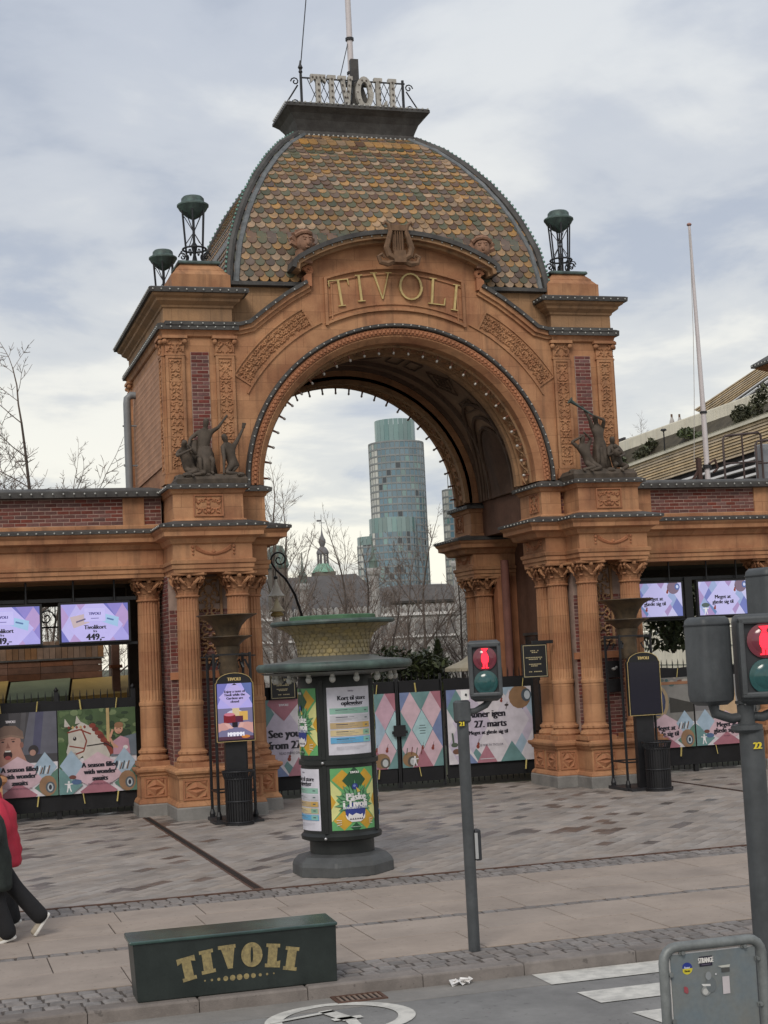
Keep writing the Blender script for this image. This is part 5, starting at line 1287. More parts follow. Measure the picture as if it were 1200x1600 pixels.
def reopening(s, lines, sub=None, foot=True):
    w, h = s.w, s.h
    harlequin(s, 0, h*.0, w, h, w*.115, h*.25, [PALE, BLUE, LILAC, PALE, SKYB, PALE, TEAL], 3)
    s.diamond(w*.52, h*.52, w*.42, h*.62, PALE); s.diamond(w*.28, h*.55, w*.22, h*.42, LILAC); s.diamond(w*.74, h*.55, w*.22, h*.42, C_(216, 210, 220))
    s.poly([(w*.32, 0), (w*.44, h*.24), (w*.56, 0)], C_(186, 128, 142)); s.poly([(w*.60, 0), (w*.74, h*.27), (w*.9, 0)], TEAL); s.poly([(w*.10, 0), (w*.2, h*.2), (w*.33, 0)], BLUE)
    s.ell(w*.86, h*.86, w*.13, h*.16, C_(150, 118, 88)); s.ell(w*.94, h*.88, w*.06, h*.09, C_(80, 92, 102)); s.ell(w*.95, h*.88, w*.035, h*.06, C_(196, 206, 214))
    acrobat(s, w*.14, h*.08, 1.3); s.ell(w*.07, h*.26, .08, .05, C_(84, 96, 80)); s.ell(w*.09, h*.17, .09, .06, C_(120, 84, 66)); s.line([(w*.06, h*.28), (w*.05, h*.42)], .04, C_(84, 100, 84))
    fiddle(s, w*.34, h*.22, 1.3); fiddle(s, w*.64, h*.82, 1.0); s.ell(w*.70, h*.76, .05, .025, C_(70, 60, 60)); s.line([(w*.69, h*.70), (w*.71, h*.80)], .015, C_(70, 60, 60))
    for t_, x, y, hh in lines: s.text(t_, w*x, h*y, hh, INK, .17, .92)
    if foot: s.text('SE MERE PÅ TIVOLI.DK', w*.5, h*.235, .05, C_(90, 84, 100), 0, .8); s.rect(w*.36, h*.045, w*.53, h*.055, PALE)
def leafart(s, side):
    w, h = s.w, s.h
    for cx, cy, c in ((0, 1, BLUE), (.5, 1, TEAL), (1, 1, ROSE), (0, .0, TEAL), (.5, .0, ROSE), (1, .0, TEAL), (0, .5, TEAL), (1, .5, BLUE if side else SKYB), (.5, .5, SKYB)): s.diamond(w*cx, h*cy, w*.26, h*.27, c)
    for cx, cy, c in ((.25, .75, PINK), (.75, .75, C_(206, 170, 186)), (.25, .25, PINK), (.75, .25, PINK)): s.diamond(w*cx, h*cy, w*.245, h*.255, c)
    if side: s.diamond(w*.75, h*.75, w*.245, h*.255, PINK)
    c = .5 if side else .0
    s.diamond(w*(.52 if side else .98), h*.5, w*.26, h*.27, C_(70, 84, 96)); s.diamond(w*(.52 if side else .98), h*.5, w*.25, h*.258, C_(176, 208, 212))
    if side:
        for k in range(4): s.rect(w*(.45-.02*(k == 1)), h*(.545-.035*k), w*(.59+.02*(k == 1)), h*(.557-.035*k), C_(90, 110, 116))
    s.ell(w*(.2 if side else .62), h*.11, w*.2, h*.10, C_(150, 118, 84)); s.ell(w*(.24 if side else .7), h*.08, w*.12, h*.07, C_(92, 86, 78)); s.ell(w*(.25 if side else .7), h*.08, w*.07, h*.05, C_(196, 200, 200))
    fiddle(s, w*.5, h*.25, .9); fiddle(s, w*.75, h*.24, 1.1)
    for k in range(4): s.line([(w*(.1+.12*k), h*.17), (w*(.13+.12*k), h*.26+.02*(k % 2))], .02, (C_(84, 100, 84), C_(120, 60, 56))[k % 2])
    acrobat(s, w*.3, h*.08, .9)
def banner(x0, x1, z0, z1, y, label, draw, base=PALE, ties=(0.3, 0.75)):
    t = root('banner', label, 'banner', ((x0+x1)/2, y, z0))
    s = Sheet((x0, y-.012, z0), (1, 0, 0), (0, 0, 1), (0, -1, 0), x1-x0, z1-z0, base); draw(s); s.build('print', M_PRINT, t)
    m = MB(); m.box(x0, y-.011, z0, x1, y, z1); m.build('vinyl_sheet', mat('vinyl_back', (0.3, 0.3, 0.3), .6), t)
    M_TIE = mat('yellow_strap', (0.55, 0.45, 0.16), .6)
    for f in ties:
        for zz, dz, sl in ((z1, .20, -.025), (z0, -.20, .03)):
            x = x0+(x1-x0)*f; m = MB(); m.bar((x, y-.02, zz), (x+sl*(1 if f < .5 else -1), y-.035, zz+dz), .032, .012); m.build('tie_strap', M_TIE, t)
def fence(x0, x1, y, label, posts, zt=2.42):
    t = root('iron_fence', label, 'fence', ((x0+x1)/2, y+.05, 0))
    m = MB(); n = int((x1-x0)/.6)
    # sagging mesh tarp with an uneven top edge
    vs = []; fs = []
    for i in range(n*2+1):
        x = x0+(x1-x0)*i/(n*2); top = zt-.10+random.uniform(-.03, .02); yy = y+.04+random.uniform(-.012, .012)
        vs += [(x, yy, .16), (x, yy-.008, 1.2), (x, yy, top)]
    for i in range(n*2): 
        for k in (0, 1): fs.append((i*3+k, i*3+3+k, i*3+4+k, i*3+1+k))
    m.add(vs, fs); o = m.build('mesh_tarp', M_TARP, t)
    md = o.modifiers.new('s', 'SOLIDIFY'); md.thickness = .006; md.offset = 1
    m = MB(); x = x0+.06
    while x < x1: 
        m.tube([(x, y+.10, .06), (x, y+.10, zt), (x, y+.10, zt+.09)], [.012, .012, .002], 5); x += .135
    m.build('picket', M_BLACK, t, stuff=True)
    for z in (.2, 1.25, zt-.16): m = MB(); m.box(x0, y+.085, z, x1, y+.115, z+.045); m.build('rail', M_BLACK, t)
    for px in posts: m = MB(); m.box(px-.045, y+.06, 0, px+.045, y+.15, zt+.06); m.lathe([(.03, zt+.06), (.05, zt+.1), (.0, zt+.17)], (px, y+.105, 0), 8); m.build('post', M_BLACK, t)
    return t
fence(-3.2, 4.02, 31.1, 'black spiked iron fence with mesh tarp under the left wing', (-2.2, .93, 2.47, 3.98))
fence(6.55, 8.68, 32.0, 'black iron fence section left of the double gate inside the arch', (6.6,))
fence(10.84, 12.95, 32.0, 'black iron fence section right of the double gate inside the arch', (12.9,))
fence(15.1, 25.5, 31.1, 'black spiked iron fence with mesh tarp under the right wing', (15.15, 16.39, 17.9, 19.4, 21, 22.6))
for x0, x1, lb in ((8.72, 9.755, 'left leaf of the black iron gate, half hidden by the poster column'), (9.765, 10.80, 'right leaf of the black iron gate with the latch box')):
    t = root('gate_leaf', lb, 'gate', ((x0+x1)/2, 32.05, 0))
    m = MB(); m.box(x0+.03, 32.03, .15, x1-.03, 32.045, 2.32); m.build('mesh_tarp', M_TARP, t)
    for px in (x0+.025, x1-.025): m = MB(); m.box(px-.025, 32.03, .04, px+.025, 32.09, 2.45); m.build('stile', M_BLACK, t)
    for z in (.15, 1.22, 2.28): m = MB(); m.box(x0+.05, 32.05, z, x1-.05, 32.08, z+.045); m.build('rail', M_BLACK, t)
    m = MB(); x = x0+.12
    while x < x1-.05: m.tube([(x, 32.11, .1), (x, 32.11, 2.42), (x, 32.11, 2.5)], [.011, .011, .002], 5); x += .13
    m.build('picket', M_BLACK, t, stuff=True)
    if x0 > 9: m = MB(); m.box(9.64, 31.93, 1.14, 9.90, 31.98, 1.38); m.box(9.6, 31.95, 1.2, 9.95, 31.97, 1.26); m.build('latch_box', M_BLACK, t)
banner(.93, 2.455, .48, 2.12, 31.1, 'banner of a shouting man in a flat cap, at the left edge', lambda s: (shouting(s), season_base(s, 1), text_season(s)))
banner(2.475, 4.0, .48, 2.12, 31.1, 'banner with a white carousel horse and a child, beside the left pier', lambda s: (carousel(s), season_base(s, 2), text_season(s)))
def seeyou(s):
    reopening(s, [('See you', .30, .56, .17), ('from 27', .30, .41, .17)], foot=False); s.text('READ MORE ON TIVOLI.DK', s.w*.42, s.h*.30, .055, C_(90, 84, 100), 0, .8); s.poly([(s.w*.08, s.h), (s.w*.3, s.h*.72), (s.w*.5, s.h)], ROSE); s.poly([(0, s.h*.62), (0, s.h), (s.w*.15, s.h)], TEAL); s.text('TIVOLI', s.w*.3, s.h*.93, .05, PALE, .2)
banner(6.62, 8.66, .46, 2.07, 31.985, 'english banner reading See you from 27, between the left pier and the poster column', seeyou, ties=(.8,))
banner(8.78, 9.71, .46, 2.07, 32.02, 'harlequin print on the left leaf of the double gate', lambda s: leafart(s, 0), ties=(.55,))
banner(9.82, 10.75, .46, 2.07, 32.02, 'harlequin print with a pale blue diamond on the right leaf of the double gate', lambda s: leafart(s, 1), ties=(.4,))
banner(10.87, 12.86, .46, 2.07, 31.985, 'danish reopening banner behind the slim signal pole, left of the right pier', lambda s: reopening(s, [('Åbner igen', .46, .66, .155), ('27. marts', .5, .525, .155), ('Meget at glæde sig til', .47, .41, .085)]), ties=(.9,))
def meget(s, art):
    w, h = s.w, s.h; art(s); season_base(s, 3); s.text('Meget at', w*.5, h*.29, .11, INK, .17, .9); s.text('glæde sig til', w*.5, h*.205, .11, INK, .17, .9); s.text('SE MERE', w*.5, h*.12, .03, C_(120, 80, 100))
def boat(s):
    w, h = s.w, s.h; s.rect(0, h*.36, w, h, C_(134, 132, 128)); rnd = random.Random(8)
    for k in range(30): s.ell(rnd.uniform(0, w), rnd.uniform(h*.6, h), rnd.uniform(.03, .1), rnd.uniform(.02, .05), rnd.choice((C_(90, 96, 92), C_(170, 160, 150), C_(120, 80, 64), C_(70, 100, 100))), 7)
    s.k += 1; s.ell(w*.42, h*.66, .24, .36, C_(170, 150, 120)); s.ell(w*.40, h*.66, .19, .31, C_(58, 66, 96)); s.ell(w*.40, h*.70, .14, .22, C_(84, 92, 128)); s.ell(w*.42, h*.56, .07, .10, C_(176, 120, 110)); s.ell(w*.42, h*.62, .06, .06, C_(60, 40, 40)); s.poly([(w*.6, h*.5), (w, h*.5), (w, h*.62), (w*.6, h*.72)], C_(60, 58, 54)); s.rect(0, h*.9, w, h*.94, C_(156, 110, 80))
def kid(s):
    w, h = s.w, s.h; s.rect(0, h*.36, w, h, C_(150, 150, 150)); s.poly([(w*.4, h*.4), (w*.7, h*.4), (w*.66, h), (w*.44, h)], C_(206, 176, 140)); s.ell(w*.56, h*.72, .16, .2, C_(196, 150, 124)); s.ell(w*.56, h*.82, .17, .13, C_(150, 100, 60)); s.rect(w*.75, h*.5, w, h, C_(110, 120, 104)); s.rect(0, h*.5, w*.3, h, C_(120, 118, 120))
banner(14.92, 16.36, .56, 2.10, 31.1, 'banner with a blue fairground boat, right of the dark totem screen', lambda s: meget(s, boat))
banner(16.40, 17.90, .56, 2.10, 31.1, 'banner behind the double signal heads, third panel along the right fence', lambda s: meget(s, kid))
banner(17.94, 19.42, .56, 2.10, 31.1, 'banner at the right edge of the photo, beyond the thick signal pole', lambda s: meget(s, boat))
# ---- hanging screens
def screen(x0, x1, z0, z1, y, label, draw, base):
    t = root('digital_screen', label, 'screen', ((x0+x1)/2, y, z0))
    m = MB(); m.mold([(x0-.045, y), (x1+.045, y), (x1+.045, y+.1), (x0-.045, y+.1)], [(-.01, z0-.045), (0, z0-.03), (0, z1+.03), (-.01, z1+.045)]); m.build('housing', M_BLACK, t)
    s = Sheet((x0, y-.004, z0), (1, 0, 0), (0, 0, 1), (0, -1, 0), x1-x0, z1-z0, base); draw(s); s.build('display', M_SCREEN, t)
    for x in (x0+.25, x1-.25): m = MB(); m.tube([(x, y+.06, z1+.04), (x, y+.06, 4.66)], .022, 6); m.build('hanger', M_BLACK, t)
def scr_price(s):
    w, h = s.w, s.h; harlequin(s, 0, 0, w, h, w*.115, h*.33, [C_(176, 170, 238), C_(120, 122, 200), C_(196, 190, 246), C_(150, 140, 214), C_(188, 160, 214), C_(206, 200, 250)], 5)
    s.diamond(w*.5, h*.42, w*.42, h*.85, C_(200, 192, 250)); V = C_(190, 184, 250)
    s.poly([(w*.13, h*.66), (w*.36, h*.74), (w*.42, h*.50), (w*.18, h*.36)], C_(206, 186, 190)); s.poly([(w*.62, h*.74), (w*.86, h*.62), (w*.84, h*.36), (w*.60, h*.52)], C_(168, 206, 240)); s.rect(w*.34, h*.52, w*.66, h*.90, V); s.rect(w*.345, h*.53, w*.655, h*.89, C_(206, 200, 254))
    s.text('TIVOLI', w*.5, h*.74, .055, C_(90, 84, 150), .2); s.rect(w*.44, h*.60, w*.56, h*.62, C_(120, 110, 180)); s.line([(w*.22, h*.52), (w*.36, h*.60)], .03, C_(110, 100, 130)); s.line([(w*.68, h*.60), (w*.78, h*.55)], .03, C_(90, 120, 170))
    s.text('Tivolikort', w*.5, h*.38, .085, INK, .14, .9); s.text('fra', w*.5, h*.27, .05, INK, .12); s.text('449,-', w*.5, h*.12, .13, INK, .16, .95)
def scr_meget(s):
    w, h = s.w, s.h; harlequin(s, 0, 0, w, h, w*.10, h*.27, [C_(190, 188, 238), C_(120, 130, 196), C_(206, 204, 244), C_(160, 178, 220), C_(176, 150, 200), C_(206, 204, 244), C_(110, 140, 190)], 6)
    s.diamond(w*.48, h*.45, w*.33, h*.62, C_(202, 198, 246)); s.ell(w*.84, h*.86, w*.12, h*.2, C_(130, 110, 130)); s.ell(w*.92, h*.88, w*.05, h*.10, C_(90, 110, 170)); s.ell(w*.92, h*.88, w*.025, h*.05, C_(210, 220, 250)); fiddle(s, w*.72, h*.72, .9); fiddle(s, w*.30, h*.2, .9); acrobat(s, w*.12, h*.14, .8); s.ell(w*.12, h*.30, .1, .05, C_(84, 100, 96))
    s.text('Meget at', w*.47, h*.54, .085, INK, .15, .95); s.text('glæde sig til', w*.47, h*.39, .085, INK, .15, .95)
screen(.72, 2.15, 3.44, 4.17, 30.6, 'left price screen showing 449, cut by the edge of the photo', scr_price, C_(188, 180, 246))
screen(2.56, 3.86, 3.45, 4.18, 30.6, 'right hand price screen showing 449, nearest the left pier', scr_price, C_(188, 180, 246))
screen(14.75, 16.0, 3.45, 4.18, 30.6, 'screen partly hidden by the fire bowl stand at the right pier', scr_meget, C_(196, 192, 242))
screen(16.42, 17.66, 3.44, 4.18, 30.6, 'screen above the back of the grey signal head on the right', scr_meget, C_(196, 192, 242))
for x0, x1, lb in ((-1.5, 4.05, 'dark rail carrying the two price screens under the left wing'), (14.55, 19.6, 'dark rail carrying the two screens under the right wing')):
    m = MB(); m.box(x0, 30.72, 4.24, x1, 30.78, 4.31); m.box(x0, 30.72, 3.36, x1, 30.78, 3.41); t = root('screen_rail', lb, 'rail', ((x0+x1)/2, 30.75, 4.25)); m.build_each('bar', M_BLACK, t)
m = MB(); m.box(16.12, 30.66, 3.4, 16.30, 30.84, 4.3); m.top('loudspeaker', M_BLACK, 'slim black box hung between the two right screens', 'loudspeaker', (16.21, 30.75, 3.4))
# ---- totem screens
def totem(x, y, label, lit):
    t = root('screen_totem', label, 'totem', (x, y, 0)); w = .70; z0, z1 = 1.47, 2.60
    m = MB(); m.box(x-.45, y-.05, 0, x+.45, y+.5, .05); m.build('base_plate', M_DARKIRON, t)
    m = MB(); m.box(x-.19, y+.10, .05, x+.19, y+.24, 2.3); m.build('post', M_BLACK, t)
    pts = [(x-w/2, z0), (x+w/2, z0), (x+w/2, z1-.08)]+[(x+w/2*cos(a)*.93, z1-.06+.17*sin(a)) for a in (pi*k/12 for k in range(0, 13))]+[(x-w/2, z1-.08)]
    m = MB(); m.prism(pts, y+.02, y+.12); m.build('housing', M_BLACK, t)
    k = len(pts); m = MB()
    for i in range(k): a, b = pts[i], pts[(i+1) % k]; m.bar((a[0], y+.015, a[1]), (b[0], y+.015, b[1]), .009, .009)
    m.build('gilt_edge', M_GOLD, t)
    text_obj('TIVOLI', (x, y+.017, z1+.0), (1, 0, 0), (0, 0, 1), (0, -1, 0), .062, M_GOLD, 'lettering', t, .22, .95)
    s = Sheet((x-w/2+.03, y+.013, z0+.03), (1, 0, 0), (0, 0, 1), (0, -1, 0), w-.06, z1-z0-.11, C_(180, 172, 236) if lit else C_(14, 14, 26)); W_, H_ = s.w, s.h
    if lit:
        s.rect(0, 0, W_, H_*.56, C_(120, 116, 150)); s.poly([(0, H_*.62), (0, H_), (W_*.3, H_)], C_(120, 120, 190)); s.poly([(W_, H_*.62), (W_, H_), (W_*.7, H_)], C_(96, 112, 170)); s.diamond(W_*.5, H_*.76, W_*.46, H_*.26, C_(190, 176, 232)); s.poly([(W_*.42, H_*.97), (W_*.5, H_), (W_*.58, H_*.97)], INK)
        for i, l_ in enumerate(('Enjoy a taste of', 'Tivoli while the', 'Gardens are', 'closed')): s.text(l_, W_*.5, H_*(.86-.06*i), .047, INK, .16, .95)
        s.ell(W_*.5, H_*.46, .16, .07, C_(206, 200, 220)); s.rect(W_*.60, H_*.34, W_*.86, H_*.50, C_(216, 172, 90)); s.rect(W_*.42, H_*.40, W_*.62, H_*.56, C_(212, 190, 150)); s.rect(W_*.16, H_*.30, W_*.50, H_*.44, C_(126, 30, 44)); s.ell(W_*.33, H_*.45, .10, .03, C_(206, 120, 140)); s.rect(W_*.50, H_*.31, W_*.72, H_*.42, C_(90, 34, 60)); s.rect(W_*.40, H_*.22, W_*.56, H_*.31, C_(26, 22, 34))
        Sk = C_(206, 156, 150); s.ell(W_*.16, H_*.24, .12, .07, Sk); s.ell(W_*.82, H_*.25, .13, .06, Sk); s.poly([(W_*.72, H_*.20), (W_, H_*.10), (W_, H_*.30)], Sk); s.poly([(0, H_*.14), (0, H_*.30), (W_*.28, H_*.24)], Sk)
        for k_ in range(4): s.ell(W_*.26+.02*k_, H_*(.28-.022*k_), .05, .014, C_(222, 176, 168)); s.ell(W_*.68-.01*k_, H_*(.29-.022*k_), .05, .014, C_(216, 168, 160))
        s.rect(0, 0, W_, H_*.06, C_(84, 50, 70)); s.ell(W_*.78, H_*.05, .08, .03, C_(206, 130, 60)); s.text('MMMMM', W_*.5, H_*.10, .075, C_(240, 238, 250), .2, .75)
        s.build('display', M_SCREEN, t)
    else: s.build('display', mat('dark_glass', (0.012, 0.011, 0.022), 0.12, spec=.6), t)
totem(5.40, 27.85, 'lit portrait totem screen with drinks, in front of the left pier', True)
totem(13.68, 27.95, 'switched off dark totem screen in front of the right pier', False)
# ---- fire bowl stands
def fire_stand(x, y, label):
    t = root('fire_bowl_stand', label, 'fire bowl', (x, y, 0), 'tall fire bowl stands before the piers')
    m = MB(); m.box(x-.42, y-.42, 0, x+.42, y+.42, .06); m.build('base_plate', M_DARKIRON, t)
    for a in (-1, 1):
        for b in (-1, 1):
            m = MB(); m.tube([(x+a*.34, y+b*.34, .05), (x+a*.34, y+b*.34, 3.08)], .028, 6)
            m.tube([(x+a*.34, y+b*.34, 2.75), (x+a*.26, y+b*.26, 2.95), (x+a*.2, y+b*.2, 2.9), (x+a*.24, y+b*.24, 2.8)], .02, 5)
            m.lathe([(.05, .05), (.055, .12), (.03, .2)], (x+a*.34, y+b*.34, 0), 8); m.build('leg', M_BLACK, t)
    m = MB()
    for z in (.55, 3.05):
        for a in (-1, 1): m.bar((x+a*.34, y-.34, z), (x+a*.34, y+.34, z), .03); m.bar((x-.34, y+a*.34, z), (x+.34, y+a*.34, z), .03)
    m.bar((x-.52, y, 3.02), (x+.52, y, 3.02), .025); m.build('frame_rail', M_BLACK, t)
    MBZ = mat('aged_bronze', (0.15, 0.105, 0.062), 0.5, metal=.35, var=.4, scale=4, col2=(0.07, 0.055, 0.04), bump=.1, streak=.3)
    m = MB(); m.lathe([(.0, 2.55), (.15, 2.6), (.19, 2.75), (.17, 2.95), (.20, 3.05), (.23, 3.2)], (x, y, 0), 20); m.build('reservoir', MBZ, t, smooth=True)
    m = MB(); m.lathe([(.21, 3.2), (.24, 3.24), (.32, 3.31), (.46, 3.38), (.46, 3.395), (.3, 3.36), (.2, 3.34)], (x, y, 0), 28); m.build('lower_dish', MBZ, t, smooth=True)
    m = MB(); m.lathe([(.20, 3.34), (.22, 3.45), (.28, 3.58), (.38, 3.69), (.55, 3.775), (.57, 3.78), (.57, 3.795), (.54, 3.795), (.36, 3.72), (.15, 3.66)], (x, y, 0), 28); m.build('upper_dish', MBZ, t, smooth=True)
    return t
fs1 = fire_stand(5.42, 28.45, 'fire bowl stand with flared bronze dishes at the left pier')
c = copy_tree(fs1); c.location = (13.62, 28.5, 0); c['label'] = 'fire bowl stand with flared bronze dishes at the right pier'
# ---- litter bins
def bin_(x, y, label):
    t = root('litter_bin', label, 'litter bin', (x, y, 0), 'black slatted litter bins beside the totems')
    for k in range(30):
        a = 2*pi*k/30; c_, s_ = cos(a), sin(a); m = MB()
        m.bar((x+.235*c_, y+.235*s_, .05), (x+.245*c_, y+.245*s_, .82), .03, .008); m.tube([(x+.245*c_, y+.245*s_, .82), (x+.285*c_, y+.285*s_, .95)], .011, 5); m.build('slat', M_BLACK, t)
    m = MB()
    for z, r in ((.05, .235), (.42, .24), (.82, .245), (.95, .285)): m.tube([(x+r*cos(k*pi/14), y+r*sin(k*pi/14), z) for k in range(28)], .016, 5, closed=True)
    m.build_each('hoop', M_BLACK, t)
    m = MB(); m.lathe([(.2, .03), (.215, .3), (.218, .8), (.19, .8), (.15, .1)], (x, y, 0), 20); m.build('liner', mat('bin_liner', (0.02, 0.02, 0.022), .5), t, smooth=True)
    m = MB(); m.lathe([(.26, 0), (.26, .04), (.2, .05)], (x, y, 0), 24); m.build('foot', M_BLACK, t); return t
bn = bin_(5.36, 27.62, 'black slatted litter bin below the lit totem screen'); c = copy_tree(bn); c.location = (13.75, 27.75, 0); c['label'] = 'black slatted litter bin below the dark totem screen'
# ---- notice boards on the columns
def notice(x0, x1, z0, z1, y, label):
    t = root('notice_board', label, 'sign', ((x0+x1)/2, y, z0)); m = MB(); m.box(x0, y, z0, x1, y+.04, z1); m.build('board', M_BLACK, t)
    m = MB(); frame_box(m, (x0+.02, y, z0+.02), Vector((1, 0, 0)), Vector((0, 0, 1)), Vector((0, -1, 0)), x1-x0-.04, z1-z0-.04, .012, .004); m.build('gilt_line', mat('dull_gilt', (0.4, 0.34, 0.2), .5), t)
    m = MB(); w = x1-x0
    for f, l_ in ((.80, .34), (.75, .24), (.60, .74), (.55, .5), (.40, .5), (.35, .34), (.18, .52)):
        n_ = max(3, int(l_*16)); z = z0+(z1-z0)*f
        for k in range(n_): 
            if random.random() < .85: xx = (x0+x1)/2-l_*w/2+l_*w*k/n_; m.box(xx, y-.004, z-.008, xx+l_*w/n_*.75, y+.002, z+.012)
    m.build('lettering', mat('dull_gilt', (0, 0, 0)), t, stuff=True)
notice(11.92, 12.48, 2.28, 2.98, 30.0, 'black notice board with pale lettering on the right pier inside the arch'); notice(6.95, 7.5, 2.08, 2.6, 31.9, 'black notice board above the See you banner, left inside the arch')
m = MB(); m.box(12.15, 29.98, 2.98, 12.62, 30.02, 3.05); m.top('notice_bracket', M_BLACK, 'small black bracket carrying the notice board on the right pier', 'bracket', (12.4, 30, 3.0))
t = root('meter_plate', 'small dark plate with a pale emblem on the brick of the right pier', 'sign', (13.95, 29.86, 1.95)); m = MB(); m.box(13.75, 29.83, 2.2, 14.08, 29.87, 2.55); m.box(13.75, 29.83, 1.9, 14.08, 29.87, 2.17); m.build_each('plate', M_BLACK, t); m = MB(); m.ball((13.9, 29.83, 2.38), .05, 8, 5, .7); m.ball((13.96, 29.83, 2.41), .03, 6, 4); m.build('emblem', mat('grey_emblem', (.4, .4, .38), .5), t)
# ================================================================== STREET FURNITURE
# ---- poster column
AX, AY = 5.405, 20.62
t = root('poster_column', 'round poster column with green canopy and gilded scale cup, before the arch', 'advertising column', (AX, AY, 0))
M_CBODY = mat('column_black', (0.02, 0.023, 0.022), 0.45, var=.3, scale=4); M_CGREEN = mat('aged_green_copper', (0.04, 0.055, 0.05), 0.5, var=.5, scale=2.5, col2=(0.085, 0.13, 0.11), streak=.3)
m = MB(); pl = lambda r: [(AX+r*cos(k*pi/4+pi/8), AY+r*sin(k*pi/4+pi/8)) for k in range(8)]
m.mold(pl(.70), [(0, -.01), (0, .13), (-.02, .18), (-.09, .25), (-.19, .275)]); o = m.build('plinth', mat('plinth_stone', (0.085, 0.088, 0.088), .5, var=.3, scale=4, bump=.1), t); bevel(o, .02)
m = MB(); m.lathe([(.44, .26), (.44, .48)], (AX, AY, 0), 32); m.build('neck', M_CBODY, t, smooth=True)
m = MB(); m.lathe([(.50, .455), (.545, .47), (.555, .52), (.53, .545), (.515, .56), (.515, 1.46), (.545, 1.47), (.545, 1.53), (.515, 1.54), (.515, 2.62), (.48, 2.70)], (AX, AY, 0), 48); m.build('drum', M_CBODY, t, smooth=True)
for k in range(4):
    a = radians(8-45+90*k); m = MB(); c_, s_ = sin(a), -cos(a)
    for z0, z1 in ((.56, 1.46), (1.54, 2.6)): m.bar((AX+.525*c_, AY+.525*s_, z0), (AX+.525*c_, AY+.525*s_, z1), .05, .03)
    m.build('mullion', M_CBODY, t)
for z in (1.50, .50):
    m = MB(); a = radians(8-45); m.ball((AX+.56*sin(a), AY-.56*cos(a), z), .022, 8, 6); m.build('lock', mat('steel_lock', (.5, .5, .5), .3, metal=.8), t, smooth=True)
def tickets(s):
    w, h = s.w, s.h; s.text('TIVOLI', w*.5, h*.94, .02, C_(120, 110, 130), .2); s.text('Kort til store', w*.54, h*.84, .062, INK, .17, .92); s.text('oplevelser', w*.54, h*.765, .062, INK, .17, .92); s.rect(w*.36, h*.715, w*.72, h*.722, C_(150, 146, 160))
    for i, (c1, c2) in enumerate(((C_(150, 196, 178), C_(150, 196, 178)), (C_(206, 206, 212), C_(206, 206, 212)), (C_(204, 178, 132), C_(222, 180, 96)), (C_(226, 206, 158), C_(150, 196, 170)), (C_(104, 178, 222), C_(140, 200, 190)))):
        y1 = h*(.69-.108*i); y0 = y1-h*.088; s.rect(w*.05, y0, w*.96, y1, c1); s.rect(w*.76, y0+.006, w*.94, y1-.006, c2)
        s.rect(w*.17, y1-.03, w*.42, y1-.02, C_(70, 70, 90)); s.rect(w*.44, y1-.028, w*.56, y1-.022, C_(120, 120, 130)); s.rect(w*.17, y0+.03, w*.64, y0+.034, C_(140, 136, 140)); s.rect(w*.17, y0+.016, w*.5, y0+.020, C_(140, 136, 140)); s.rect(w*.82, y0+.03, w*.89, y0+.045, C_(90, 110, 110))
    for k in range(3): s.rect(w*.16, h*(.115-.02*k), w*(.86-.1*k), h*(.118-.02*k), C_(160, 158, 168))
